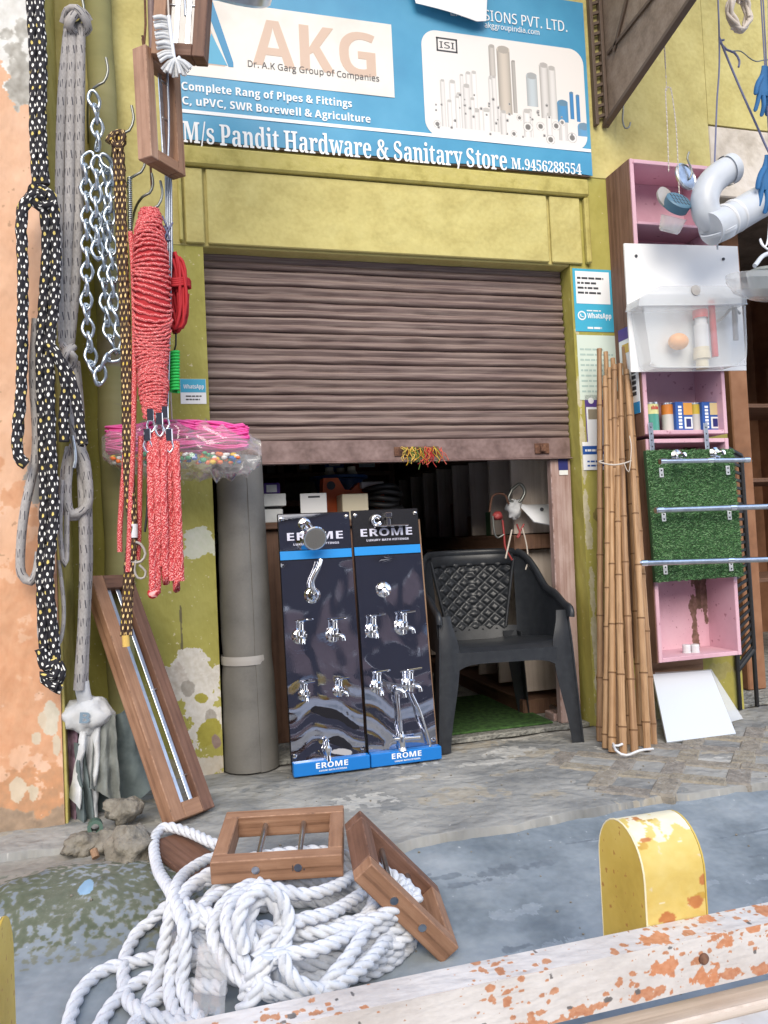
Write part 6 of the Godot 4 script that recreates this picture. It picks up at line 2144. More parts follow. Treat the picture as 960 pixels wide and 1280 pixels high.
func wall_papers() -> void:
	var z := 0.0025
	var p := thing("wall_poster", "sky blue and white messaging poster on the pillar beside the shutter", "poster", Vector3(1.857, 1.765, 0))
	var a: Vector3 = Vector3(1.768, 1.755, 0)
	var b: Vector3 = Vector3(1.977, 2.041, 0)
	var x0 := maxf(a.x, 1.782)
	var o := MB.new()
	o.bx(x0, a.y, 0.0006, b.x, b.y, z, 0.0005)
	part(p, "sheet", o, M.sky_blue)
	var o2 := MB.new()
	var my: float = Vector3(1.873, 1.882, 0).y
	o2.bx(x0 + 0.012, my, z - 0.0002, b.x - 0.012, b.y - 0.012, z + 0.0008, 0.0)
	part(p, "white_field", o2, M.white_ink)
	print_lines(p, x0 + 0.02, my + 0.04, b.x - 0.03, b.y - 0.03, z + 0.0012, 4, M.ink, 5, 0.42)
	var lg := MB.new()
	var lc := Vector3(x0 + 0.035, my - 0.055, z)
	lg.lathe([Vector2(0.021, 0.0), Vector2(0.021, 0.0008), Vector2(0.015, 0.0008), Vector2(0.015, 0.0)], 24, Transform3D(Basis(Vector3(1, 0, 0), PI / 2), lc))
	part(p, "round_logo", lg, M.white_ink)
	var lh := MB.new()
	lh.tube(spline([lc + Vector3(-0.007, 0.007, 0.0004), lc + Vector3(-0.005, -0.004, 0.0004), lc + Vector3(0.007, -0.007, 0.0004)], 0.003), 0.0028, 6)
	part(p, "handset_mark", lh, M.white_ink)
	letters(p, "WhatsApp", "Droid Sans", 700, Vector3(x0 + 0.062, my - 0.066, z + 0.0008), Vector3(b.x - 0.012, my - 0.066, z + 0.0008), 0.024, M.white_ink)
	print_lines(p, x0 + 0.06, my - 0.038, b.x - 0.03, my - 0.02, z + 0.001, 1, M.white_ink, 6, 0.3)
	print_lines(p, x0 + 0.06, a.y + 0.008, b.x - 0.05, a.y + 0.03, z + 0.001, 1, M.white_ink, 7, 0.4)
	# greenish notice
	var n := thing("wall_notice", "pale greenish printed notice below the blue poster, behind the bamboo", "notice", Vector3(1.866, 1.446, 0))
	var c: Vector3 = Vector3(1.777, 1.445, 0)
	var d: Vector3 = Vector3(1.982, 1.739, 0)
	var nm := MB.new()
	nm.bx(maxf(c.x, 1.785), c.y, 0.0006, d.x, d.y, z, 0.0005)
	part(n, "sheet", nm, M.paper_green)
	print_lines(n, maxf(c.x, 1.785) + 0.012, c.y + 0.03, d.x - 0.012, d.y - 0.05, z + 0.0006, 9, mat(c8(168, 190, 184), 0.7), 11, 0.35)
	# violet payment poster, code left blank
	var q := thing("payment_poster", "violet bordered payment poster half behind the bamboo", "poster", Vector3(1.853, 1.247, 0))
	var e: Vector3 = Vector3(1.808, 1.24, 0)
	var f: Vector3 = Vector3(1.948, 1.468, 0)
	var qm := MB.new()
	qm.bx(e.x, e.y, 0.0006, f.x, f.y, z, 0.0005)
	part(q, "sheet", qm, M.violet)
	flat_print(q, "white_field", e.x + 0.004, e.y + 0.004, f.x - 0.008, f.y - 0.055, z + 0.0006, M.white_ink)
	flat_print(q, "photo_print", e.x + 0.012, f.y - 0.11, e.x + 0.06, f.y - 0.065, z + 0.0012, mat(c8(150, 140, 120), 0.6))
	var lg2 := MB.new()
	lg2.lathe([Vector2(0.014, 0.0), Vector2(0.014, 0.0008), Vector2(0.0, 0.0008)], 20, Transform3D(Basis(Vector3(1, 0, 0), PI / 2), Vector3(e.x + 0.03, f.y - 0.026, z)))
	part(q, "round_logo", lg2, M.white_ink)
	# blue and white payment sticker
	var s := thing("payment_sticker", "white sticker with a blue band low on the pillar beside the shutter", "sticker", Vector3(1.846, 1.128, 0))
	var g: Vector3 = Vector3(1.782, 1.13, 0)
	var h: Vector3 = Vector3(1.947, 1.256, 0)
	var sm := MB.new()
	sm.bx(g.x, g.y, 0.003, h.x, h.y, 0.0045, 0.0005)
	part(s, "sheet", sm, M.white_ink)
	flat_print(s, "blue_band", g.x, g.y + 0.07, h.x, h.y - 0.018, 0.0052, M.blue_print)
	print_lines(s, g.x + 0.012, g.y + 0.08, h.x - 0.02, h.y - 0.03, 0.0056, 1, M.white_ink, 15, 0.6)
	print_lines(s, g.x + 0.02, g.y + 0.012, h.x - 0.03, g.y + 0.05, 0.005, 2, M.blue_print, 16, 0.4)
	# poster on the shelf's outer side
	var v := thing("shelf_side_poster", "violet and white poster with blue foot stuck on the brown shelf side", "poster", Vector3(1.976, 1.36, 0.1))
	var vm := MB.new()
	vm.bx(1.9755, 1.36, 0.035, 1.9775, 1.75, 0.17, 0.0005)
	part(v, "sheet", vm, M.white_ink)
	var v2 := MB.new()
	v2.bx(1.9745, 1.70, 0.035, 1.9752, 1.752, 0.17, 0.0)
	part(v, "violet_header", v2, M.violet)
	var v3 := MB.new()
	v3.bx(1.9745, 1.36, 0.035, 1.9752, 1.41, 0.17, 0.0)
	part(v, "blue_foot", v3, mat(c8(40, 140, 200), 0.5))
	var v4 := MB.new()
	v4.bx(1.9745, 1.64, 0.06, 1.9752, 1.68, 0.14, 0.0)
	part(v, "yellow_print", v4, mat(c8(214, 180, 90), 0.5))
	var v5 := MB.new()
	for k in 5: v5.bx(1.9745, 1.44 + k * 0.024, 0.12, 1.9752, 1.456 + k * 0.024, 0.15, 0.0)
	part(v, "print", v5, M.ink)
	# sticker on the left pillar
	var w := thing("pillar_sticker", "small sky blue and white messaging sticker on the left pillar", "sticker", Vector3(0.1023, 1.426, 0))
	var wa: Vector3 = Vector3(0.0571, 1.426, 0)
	var wb: Vector3 = Vector3(0.1546, 1.524, 0)
	var wm := MB.new()
	wm.bx(wa.x, wa.y, 0.0006, minf(wb.x, 0.16), wb.y, z, 0.0005)
	part(w, "sheet", wm, M.white_ink)
	flat_print(w, "blue_field", wa.x + 0.001, wa.y + 0.045, minf(wb.x, 0.16) - 0.001, wb.y - 0.001, z + 0.0006, M.sky_blue)
	letters(w, "WhatsApp", "Droid Sans", 700, Vector3(wa.x + 0.012, wa.y + 0.06, z + 0.001), Vector3(minf(wb.x, 0.16) - 0.008, wa.y + 0.06, z + 0.001), 0.016, M.white_ink)
	print_lines(w, wa.x + 0.02, wa.y + 0.012, minf(wb.x, 0.16) - 0.01, wa.y + 0.038, z + 0.001, 2, M.ink, 25, 0.4)

# wooden frame with steel rods: lies in local x (long) - z, y is its height; origin in the middle of its underside
func rod_frame(t: Node3D, L: float, W: float, H: float, th: float, xf: Transform3D, along: bool, wm: Material, wm2: Material) -> void:
	var q := [[0.0, W * 0.5 - th * 0.5, true], [0.0, -W * 0.5 + th * 0.5, true], [L * 0.5 - th * 0.5, 0.0, false], [-L * 0.5 + th * 0.5, 0.0, false]]
	for k in 4:
		var m := MB.new()
		var s := Vector3(L, H, th) if q[k][2] else Vector3(th, H, W - th * 2.0 - 0.001)
		m.box(xf * Transform3D(Basis(), Vector3(q[k][0], H * 0.5, q[k][1])), s, 0.0025, Vector2(k * 0.4, k * 0.7))
		part(t, "rail" if q[k][2] else "end_piece", m, wm if k % 2 == 0 else wm2)
	for sgn in [-1.0, 1.0]:
		var m := MB.new()
		if along:
			m.beam(xf * Vector3(-L * 0.5 + th, H * 0.62, sgn * W * 0.11), xf * Vector3(L * 0.5 - th, H * 0.62, sgn * W * 0.11), 0.016, 0.005, xf.basis.y, 0.001)
		else:
			m.rod(xf * Vector3(sgn * L * 0.16, H * 0.55, -W * 0.5 + th * 0.9), xf * Vector3(sgn * L * 0.16, H * 0.55, W * 0.5 - th * 0.9), 0.007, 10)
		part(t, "steel_rod", m, M.steel)
		for e in ([-0.35, 0.0, 0.35] if along else [-0.5, 0.5]):
			var b := MB.new()
			if along:
				b.rod(xf * Vector3(e * L, H * 0.62, sgn * W * 0.11), xf * Vector3(e * L, H * 0.62, sgn * (W * 0.5 - th)), 0.004, 8)
			else:
				b.rod(xf * Vector3(sgn * L * 0.16, H * 0.55, e * (W + 0.004)), xf * Vector3(sgn * L * 0.16, H * 0.55, e * (W - th)), 0.01, 10)
			part(t, "rod_pin", b, M.steel)

# several strands side by side following one path
func strands(t: Node3D, nm: String, p: Array, offs: Array, r: float, m: Material, lobes := 0, tw := 0.0, aspect := 1.0, lob := 0.24, step := 0.012) -> void:
	var k := 0
	for o in offs:
		var q := []
		for i in p.size(): q.append(p[i] + o + Vector3(rng.randf_range(-1, 1), 0, rng.randf_range(-1, 1)) * r * 0.25)
		var b := MB.new()
		b.tube(spline(q, step), r, 14 if lobes > 0 else 10, lobes, tw, lob, aspect)
		part(t, nm, b, m)
		k += 1

func hook(at: Vector3, label: String, s := 1.0) -> void:
	var h := thing("wall_hook", label, "hook", at, "bent wire hooks on the post and pillar")
	cord(h, "wire", [at + Vector3(-0.06, 0.0, -0.42) * Vector3(1, 1, 1), at + Vector3(-0.03, -0.02, -0.1), at + Vector3(0, -0.015, 0) * s, at + Vector3(0.03, 0.0, 0.01) * s, at + Vector3(0.045, 0.04, 0.01) * s, at + Vector3(0.04, 0.085, 0.01) * s], 0.0045, M.hook)

func left_hanging() -> void:
	rng.seed = 31
	# black rope with white and yellow dots
	var a := thing("dotted_rope", "black braided rope with white and yellow dots hanging in loops on the orange wall", "rope", Vector3(-0.3851, 0.4767, 0.45))
	var up: Array = [Vector3(-0.3533, 2.817, 0.45), Vector3(-0.3556, 2.658, 0.45), Vector3(-0.357, 2.446, 0.45), Vector3(-0.3608, 2.236, 0.45), Vector3(-0.3617, 2.048, 0.45)]
	strands(a, "strand", up, [Vector3(-0.011, 0, 0), Vector3(0.012, 0, 0.008)], 0.0165, M.black_cord, 3, 5.0)
	strands(a, "strand", [Vector3(-0.3423, 2.011, 0.46), Vector3(-0.3703, 2.022, 0.46), Vector3(-0.3995, 1.989, 0.46), Vector3(-0.4152, 1.929, 0.46), Vector3(-0.4177, 1.762, 0.46), Vector3(-0.4259, 1.558, 0.46), Vector3(-0.4356, 1.381, 0.46), Vector3(-0.448, 1.267, 0.46), Vector3(-0.4458, 1.185, 0.46), Vector3(-0.4281, 1.159, 0.46)], [Vector3.ZERO, Vector3(0.004, -0.01, 0.02)], 0.0165, M.black_cord, 3, 5.0)
	strands(a, "strand", [Vector3(-0.3733, 2.028, 0.47), Vector3(-0.3414, 1.994, 0.47), Vector3(-0.3337, 1.873, 0.45), Vector3(-0.3439, 1.692, 0.45), Vector3(-0.3574, 1.509, 0.46), Vector3(-0.365, 1.254, 0.46), Vector3(-0.3656, 1.001, 0.46), Vector3(-0.3809, 0.8014, 0.46), Vector3(-0.3767, 0.6005, 0.45), Vector3(-0.3747, 0.5131, 0.45)], [Vector3(-0.014, 0, 0), Vector3(0.014, 0, 0.01)], 0.0165, M.black_cord, 3, 5.0)
	strands(a, "strand", [Vector3(-0.3492, 1.529, 0.48), Vector3(-0.3224, 1.489, 0.48), Vector3(-0.3027, 1.405, 0.47), Vector3(-0.3117, 1.305, 0.46), Vector3(-0.3095, 1.223, 0.46)], [Vector3.ZERO], 0.0165, M.black_cord, 3, 5.0)
	strands(a, "strand", [Vector3(-0.336, 1.504, 0.48), Vector3(-0.2965, 1.451, 0.47), Vector3(-0.2745, 1.356, 0.46), Vector3(-0.2662, 1.24, 0.46), Vector3(-0.2599, 1.212, 0.46)], [Vector3.ZERO], 0.0165, M.black_cord, 3, 5.0)
	strands(a, "strand", [Vector3(-0.381, 2.033, 0.48), Vector3(-0.3586, 1.999, 0.48), Vector3(-0.3346, 2.016, 0.48), Vector3(-0.3261, 1.986, 0.48), Vector3(-0.3548, 1.968, 0.48), Vector3(-0.3775, 1.992, 0.48)], [Vector3.ZERO], 0.0165, M.black_cord, 3, 5.0)
	strands(a, "strand", [Vector3(-0.3933, 0.5671, 0.47), Vector3(-0.3767, 0.5088, 0.47), Vector3(-0.3462, 0.5209, 0.47), Vector3(-0.3545, 0.4771, 0.47), Vector3(-0.3866, 0.485, 0.47), Vector3(-0.369, 0.4587, 0.47), Vector3(-0.3462, 0.4466, 0.47)], [Vector3.ZERO, Vector3(-0.01, 0.012, 0.01)], 0.0165, M.black_cord, 3, 5.0)
	cord(a, "tie", [Vector3(-0.3509, 2.818, 0.45), Vector3(Vector3(-0.3509, 2.818, 0.45).x, 3.3, 0.36)], 0.006, M.hook)
	# grey rope with black dashes
	var g := thing("grey_rope", "thick grey rope with black dashes knotted over a hook on the cement post", "rope", Vector3(-0.3024, 0.4284, 0.36))
	var z := 0.36
	strands(g, "strand", [Vector3(-0.2731, 2.633, 0.36), Vector3(-0.2893, 2.395, 0.37), Vector3(-0.3076, 2.122, 0.37), Vector3(-0.3216, 1.825, 0.37), Vector3(-0.3211, 1.561, 0.36)], [Vector3.ZERO], 0.019, M.grey_cord, 0, 0, 0.85)
	strands(g, "strand", [Vector3(-0.2518, 2.635, 0.37), Vector3(-0.265, 2.337, 0.38), Vector3(-0.2851, 2.011, 0.38), Vector3(-0.2986, 1.772, 0.37), Vector3(-0.3072, 1.534, 0.36)], [Vector3.ZERO], 0.02, M.grey_cord, 0, 0, 0.85)
	strands(g, "strand", [Vector3(-0.229, 2.638, 0.37), Vector3(-0.2424, 2.339, 0.38), Vector3(-0.2569, 2.071, 0.37), Vector3(-0.2748, 1.777, 0.36), Vector3(-0.2973, 1.534, 0.36)], [Vector3.ZERO, Vector3(-0.012, 0, -0.015)], 0.02, M.grey_cord, 0, 0, 0.85)
	strands(g, "knot", [Vector3(-0.2867, 2.641, 0.37), Vector3(-0.2683, 2.674, 0.39), Vector3(-0.2371, 2.677, 0.4), Vector3(-0.2129, 2.653, 0.4), Vector3(-0.2055, 2.629, 0.38), Vector3(-0.2322, 2.615, 0.37), Vector3(-0.259, 2.614, 0.4), Vector3(-0.2469, 2.647, 0.41), Vector3(-0.219, 2.682, 0.38), Vector3(-0.2063, 2.664, 0.36)], [Vector3.ZERO], 0.019, M.grey_cord, 0, 0, 0.7)
	strands(g, "knot", [Vector3(-0.3201, 1.553, 0.37), Vector3(-0.3027, 1.524, 0.4), Vector3(-0.2847, 1.511, 0.39), Vector3(-0.2975, 1.489, 0.37), Vector3(-0.3134, 1.493, 0.4), Vector3(-0.3015, 1.522, 0.41), Vector3(-0.2847, 1.546, 0.38)], [Vector3.ZERO], 0.017, M.grey_cord, 0, 0, 0.8)
	strands(g, "strand", [Vector3(-0.2981, 1.508, 0.36), Vector3(-0.2835, 1.376, 0.35), Vector3(-0.2786, 1.216, 0.35), Vector3(-0.2678, 1.055, 0.36), Vector3(-0.2745, 0.8444, 0.36), Vector3(-0.2861, 0.6353, 0.36), Vector3(-0.3015, 0.4248, 0.37)], [Vector3.ZERO, Vector3(0.006, 0, -0.02)], 0.022, M.grey_cord, 0, 0, 0.8)
	strands(g, "strand", [Vector3(-0.3072, 1.215, 0.36), Vector3(-0.3277, 1.108, 0.38), Vector3(-0.326, 1.004, 0.38), Vector3(-0.2959, 0.9898, 0.37), Vector3(-0.2627, 1.028, 0.37), Vector3(-0.2674, 1.159, 0.38), Vector3(-0.295, 1.218, 0.38)], [Vector3.ZERO, Vector3(0.008, 0.008, 0.012)], 0.019, M.grey_cord, 0, 0, 0.85)
	strands(g, "strand", [Vector3(-0.3869, 1.619, 0.43), Vector3(-0.4016, 1.438, 0.43), Vector3(-0.4037, 1.208, 0.43), Vector3(-0.4376, 1.005, 0.43), Vector3(-0.4597, 0.8803, 0.43), Vector3(-0.4525, 0.8096, 0.43), Vector3(-0.43, 0.7856, 0.43), Vector3(-0.4105, 0.8147, 0.43), Vector3(-0.3993, 0.8773, 0.43)], [Vector3.ZERO], 0.018, M.grey_cord, 0, 0, 0.8)
	strands(g, "strand", [Vector3(-0.3289, 1.106, 0.41), Vector3(-0.3408, 0.9513, 0.41), Vector3(-0.3368, 0.8484, 0.41), Vector3(-0.3224, 0.8476, 0.41), Vector3(-0.3188, 1.002, 0.4)], [Vector3.ZERO], 0.014, M.grey_cord, 0, 0, 0.6)
	strands(g, "strand", [Vector3(-0.4063, 0.8522, 0.42), Vector3(-0.4108, 0.7007, 0.42), Vector3(-0.4091, 0.5997, 0.42), Vector3(-0.3821, 0.5597, 0.42), Vector3(-0.348, 0.5948, 0.42), Vector3(-0.3367, 0.6948, 0.41), Vector3(-0.3463, 0.8489, 0.41)], [Vector3.ZERO], 0.009, M.grey_cord, 0, 0, 0.7)
	cord(g, "steel_clasp", [Vector3(-0.2955, 1.248, 0.41), Vector3(-0.2895, 1.208, 0.41), Vector3(-0.2883, 1.169, 0.41), Vector3(-0.2939, 1.144, 0.41)], 0.008, M.zinc)
	strands(g, "strand", [Vector3(-0.3057, 1.542, 0.37), Vector3(-0.3098, 1.371, 0.38), Vector3(-0.2943, 1.239, 0.38)], [Vector3.ZERO], 0.018, M.grey_cord, 0, 0, 0.8)
	hook(Vector3(-0.2623, 2.656, 0.36), "bent wire hook inside the knot of the grey rope")
	# steel chain
	var c := thing("steel_chain", "bright zinc plated chain hung in a doubled bunch beside the grey rope", "chain", Vector3(-0.2052, 1.42, 0.4))
	var link := MB.new()
	var ring := []
	for i in 25:
		var w := TAU * i / 24.0
		ring.append(Vector3(cos(w) * 0.0185 * (1.0 - 0.25 * absf(sin(w))), sin(w) * 0.033, 0.004 * sin(2 * w)))
	link.tube(ring, 0.0056, 8)
	link.tube([Vector3(-0.008, 0.024, 0.0), Vector3(0.0, 0.027, 0.006), Vector3(0.009, 0.024, 0.0), Vector3(0, 0.022, -0.006), Vector3(-0.008, 0.024, 0)], 0.0034, 6)
	var lm := link.mesh()
	var runs: Array = [[Vector3(-0.2028, 2.419, 0.4), Vector3(-0.192, 2.366, 0.4), Vector3(-0.1863, 2.307, 0.4), Vector3(-0.1861, 2.236, 0.4), Vector3(-0.1874, 2.198, 0.4)], [Vector3(-0.1874, 2.198, 0.4), Vector3(-0.2238, 2.152, 0.4), Vector3(-0.226, 2.006, 0.4), Vector3(-0.232, 1.818, 0.4), Vector3(-0.2388, 1.685, 0.4), Vector3(-0.2331, 1.552, 0.4), Vector3(-0.226, 1.468, 0.4), Vector3(-0.2074, 1.431, 0.4)], [Vector3(-0.1867, 2.193, 0.41), Vector3(-0.1914, 2.126, 0.41), Vector3(-0.198, 1.999, 0.41), Vector3(-0.198, 1.843, 0.41)], [Vector3(-0.1881, 2.203, 0.39), Vector3(-0.1642, 2.162, 0.39), Vector3(-0.1715, 2.014, 0.39), Vector3(-0.1803, 1.825, 0.39), Vector3(-0.1781, 1.663, 0.39), Vector3(-0.1638, 1.562, 0.39), Vector3(-0.1498, 1.53, 0.39)], [Vector3(-0.1867, 2.193, 0.41), Vector3(-0.1436, 2.129, 0.41), Vector3(-0.1561, 1.98, 0.41), Vector3(-0.1514, 1.819, 0.41), Vector3(-0.1513, 1.671, 0.41), Vector3(-0.1314, 1.592, 0.41), Vector3(-0.1387, 1.525, 0.41), Vector3(-0.1642, 1.509, 0.41), Vector3(-0.1896, 1.492, 0.41), Vector3(-0.2064, 1.434, 0.41)]]
	for r in runs:
		var p := spline(r, 0.002)
		var acc := 0.0
		var flip := false
		for i in range(1, p.size()):
			acc += p[i].distance_to(p[i - 1])
			if acc >= 0.046:
				acc = 0.0
				var d: Vector3 = (p[mini(i + 6, p.size() - 1)] - p[maxi(i - 6, 0)]).normalized()
				var sdv := d.cross(Vector3(0, 0, 1)).normalized()
				var o := mpart(c, "link", lm, M.zinc)
				o.transform = Transform3D(Basis(sdv, d, sdv.cross(d)) * Basis(Vector3(0, 1, 0), (PI * 0.5 if flip else 0.0) + rng.randf_range(-0.35, 0.35)), p[i] - (c.get_meta("w") as Vector3))
				flip = not flip
	hook(Vector3(-0.1898, 2.432, 0.4), "bent wire hook carrying the steel chain")
	# brown dotted rope with swivel hook
	var br := thing("brown_rope", "thin brown rope with cream dots and a swivel hook beside the red cords", "rope", Vector3(-0.1496, 0.5801, 0.43))
	strands(br, "strand", [Vector3(-0.1235, 2.237, 0.43), Vector3(-0.1203, 2.108, 0.43), Vector3(-0.12, 1.893, 0.43), Vector3(-0.119, 1.627, 0.43), Vector3(-0.123, 1.362, 0.43), Vector3(-0.1221, 1.099, 0.43), Vector3(-0.12, 0.9416, 0.43), Vector3(-0.131, 0.8378, 0.43), Vector3(-0.1461, 0.6831, 0.43), Vector3(-0.1516, 0.5932, 0.43)], [Vector3(-0.006, 0, 0), Vector3(0.008, 0, 0.006)], 0.0115, M.brown_cord, 3, 7.0)
	strands(br, "knot", [Vector3(-0.1487, 2.214, 0.44), Vector3(-0.1328, 2.242, 0.44), Vector3(-0.1074, 2.25, 0.44), Vector3(-0.1035, 2.218, 0.44), Vector3(-0.1242, 2.2, 0.44), Vector3(-0.1385, 2.22, 0.44)], [Vector3.ZERO], 0.0115, M.brown_cord, 3, 7.0)
	cord(br, "ferrule", [Vector3(-0.1116, 0.954, 0.44), Vector3(-0.1132, 0.9098, 0.44)], 0.011, M.white_plastic, 12)
	cord(br, "ring", [Vector3(-0.1187, 0.8945, 0.44), Vector3(-0.1345, 0.8641, 0.44), Vector3(-0.1257, 0.8325, 0.44), Vector3(-0.096, 0.8309, 0.44), Vector3(-0.0802, 0.8562, 0.44), Vector3(-0.0941, 0.8881, 0.44), Vector3(-0.1161, 0.8969, 0.44)], 0.0045, M.tape)
	cord(br, "snap", [Vector3(-0.1107, 0.8369, 0.44), Vector3(-0.1167, 0.8061, 0.44), Vector3(-0.1077, 0.7797, 0.44), Vector3(-0.0879, 0.7785, 0.44), Vector3(-0.0822, 0.799, 0.44), Vector3(-0.1014, 0.8208, 0.44)], 0.004, M.tape)
	cord(br, "tip", [Vector3(-0.151, 0.5968, 0.44), Vector3(-0.1498, 0.5607, 0.44)], 0.012, mat(c8(214, 178, 96), 0.4), 10)
	hook(Vector3(-0.1127, 2.26, 0.43), "bent wire hook above the brown dotted rope")
	# red hank
	var rh := thing("red_hank", "fat hank of red and white flecked cord wound round and round", "cord", Vector3(-0.0391, 1.305, 0.45))
	var prof := [[262, 187, 12], [278, 186, 18], [310, 188, 24], [350, 190, 27], [400, 191, 27], [440, 190, 24], [465, 191, 20], [485, 192, 21], [505, 192, 17], [522, 192, 13]]
	var wp: Array = [Vector3(-0.0274, 1.993, 0.45), Vector3(-0.0315, 1.95, 0.45), Vector3(-0.0294, 1.864, 0.45), Vector3(-0.0281, 1.757, 0.45), Vector3(-0.0303, 1.624, 0.45), Vector3(-0.0366, 1.517, 0.45), Vector3(-0.0365, 1.451, 0.45), Vector3(-0.0358, 1.398, 0.45), Vector3(-0.0377, 1.345, 0.45), Vector3(-0.0393, 1.3, 0.45)]
	var hx := []
	var core := []
	var crad := []
	var turns := 70
	var nn := turns * 22
	for i in nn + 1:
		var s := float(i) / nn * (wp.size() - 1)
		var k := mini(int(s), wp.size() - 2)
		var f := s - k
		var ctr: Vector3 = wp[k].lerp(wp[k + 1], f)
		var rad: float = lerpf(prof[k][2], prof[k + 1][2], f) * 0.00215
		var w := TAU * i / 22.0
		rad += 0.002 * sin(i * 0.37) + 0.0015 * sin(i * 1.9)
		hx.append(ctr + Vector3(cos(w) * rad, 0.5 * rad * sin(w * 1.0 + 0.6 + 0.8 * sin(float(i) / nn * 23.0)) * sin(float(i) / nn * 11.0) + 0.002 * sin(i * 2.7), sin(w) * rad * 0.55))
		if i % 22 == 0:
			core.append(ctr)
			crad.append(rad * 0.94)
	var hm := MB.new()
	hm.tube(hx, 0.0052, 7)
	part(rh, "winding", hm, M.red_cord)
	var hc := MB.new()
	hc.tube(core, crad, 16, 0, 0.0, 0.2, 0.56, true, Vector3(1, 0, 0))
	part(rh, "core", hc, M.dark_red)
	hook(Vector3(-0.0297, 2.008, 0.44), "bent wire hook carrying the red hank")
	cord(rh, "side_cord", [Vector3(-0.091, 1.918, 0.44), Vector3(-0.0872, 1.811, 0.44), Vector3(-0.0886, 1.625, 0.44), Vector3(-0.0959, 1.413, 0.44), Vector3(-0.1081, 1.202, 0.44), Vector3(-0.1227, 0.9935, 0.44), Vector3(-0.1367, 0.7995, 0.44)], 0.0085, M.red_cord, 8)
	cord(rh, "side_cord", [Vector3(-0.1276, 1.244, 0.42), Vector3(-0.1424, 1.1, 0.42), Vector3(-0.1576, 0.9434, 0.42), Vector3(-0.1603, 0.8653, 0.42)], 0.0085, M.red_cord, 8)
	cord(rh, "side_cord", [Vector3(-0.0824, 1.244, 0.42), Vector3(-0.09, 1.099, 0.42), Vector3(-0.0979, 0.9409, 0.42), Vector3(-0.1066, 0.8364, 0.42)], 0.0085, M.red_cord, 8)
	# bunch of red leads with steel clips
	var rt := thing("red_leads", "bunch of red and white flecked cord leads hanging from steel clips", "cords", Vector3(-0.0274, 0.716, 0.46))
	var tops: Array = [Vector3(-0.0515, 1.23, 0.46), Vector3(-0.0358, 1.251, 0.46), Vector3(-0.0212, 1.238, 0.46), Vector3(-0.0056, 1.251, 0.46), Vector3(0.0059, 1.219, 0.46), Vector3(0.0182, 1.208, 0.46), Vector3(0.0287, 1.219, 0.46)]
	var bots: Array = [Vector3(-0.0619, 0.726, 0.46), Vector3(-0.0431, 0.8336, 0.46), Vector3(-0.0264, 0.812, 0.46), Vector3(-0.0197, 0.7908, 0.46), Vector3(-0.0006, 0.7637, 0.46), Vector3(0.0149, 0.7732, 0.46), Vector3(0.0271, 0.762, 0.46)]
	for k in 7:
		var mid: Vector3 = tops[k].lerp(bots[k], 0.5) + Vector3(rng.randf_range(-0.006, 0.006), 0, rng.randf_range(-0.02, 0.02))
		var pth := [tops[k], mid + Vector3(0, 0.05, 0), mid - Vector3(0, 0.07, 0), bots[k]]
		var b := MB.new()
		b.tube(spline(pth, 0.01), 0.0125, 12, 3, 9.0, 0.14)
		part(rt, "lead", b, M.red_cord)
	for k in 3:
		var pth := [tops[k * 2] + Vector3(0.006, 0, -0.02), tops[k * 2].lerp(bots[k * 2], 0.6) + Vector3(0.01, 0, -0.025), bots[k * 2] + Vector3(0.012, 0.005, -0.015), bots[k * 2 + 1] + Vector3(0.0, -0.006, 0), tops[k * 2 + 1] + Vector3(0.0, -0.1, -0.01)]
		var b := MB.new()
		b.tube(spline(pth, 0.01), 0.0125, 12, 3, 9.0, 0.14)
		part(rt, "lead", b, M.red_cord)
	var eb := MB.new()
	eb.blob(bots[0], Vector3(0.017, 0.016, 0.016), 0.2, 2.0, 5, 14)
	part(rt, "end_knot", eb, M.red_cord)
	for q in [Vector3(-0.0483, 1.315, 0.47), Vector3(-0.0212, 1.3, 0.48), Vector3(-0.0029, 1.323, 0.47), Vector3(0.007, 1.249, 0.47), Vector3(-0.0606, 1.25, 0.47)]:
		var b := MB.new()
		b.bx(q.x - 0.011, q.y - 0.03, q.z - 0.004, q.x + 0.011, q.y + 0.012, q.z + 0.004, 0.002)
		var st := part(rt, "clip_plate", b, M.chrome)
		var b2 := MB.new()
		b2.tube(spline([q + Vector3(-0.008, -0.03, 0), q + Vector3(-0.012, -0.05, 0), q + Vector3(0, -0.066, 0), q + Vector3(0.012, -0.05, 0), q + Vector3(0.008, -0.03, 0)], 0.004), 0.0035, 8)
		part(st, "snap_hook", b2, M.chrome, false)
	cord(rt, "black_cord", [Vector3(-0.0599, 1.278, 0.46), Vector3(-0.0638, 1.095, 0.46), Vector3(-0.0699, 0.9907, 0.46), Vector3(-0.0796, 0.9262, 0.46)], 0.004, M.black)
	var dr := thing("dark_red_hank", "small plain dark red cord hank behind the flecked one", "cord", Vector3(0.0453, 1.591, 0.4))
	var pts := []
	for i in 14 * 18 + 1:
		var w := TAU * i / 18.0
		var s := float(i) / (14 * 18)
		var cc: Vector3 = Vector3(0.0479, 1.733, 0.4)
		pts.append(cc + Vector3(lerpf(-0.035, 0.035, s) * 0.5 + cos(w) * 0.02 + 0.004 * sin(i * 0.9), sin(w) * (0.135 - 0.04 * absf(s - 0.4)), 0.018 * sin(w * 0.5 + s * 30.0) + 0.012 * cos(w)))
	var dm := MB.new()
	dm.tube(pts, 0.0055, 7)
	part(dr, "winding", dm, M.dark_red)
	for k in 4:
		var p := []
		for i in 13: p.append(Vector3(0.0519, 1.772, 0.4) + Vector3(cos(TAU * i / 12.0) * 0.043, -0.02 + k * 0.007 + 0.004 * sin(i * 1.3), sin(TAU * i / 12.0) * 0.03))
		cord(dr, "band", p, 0.0055, M.dark_red)
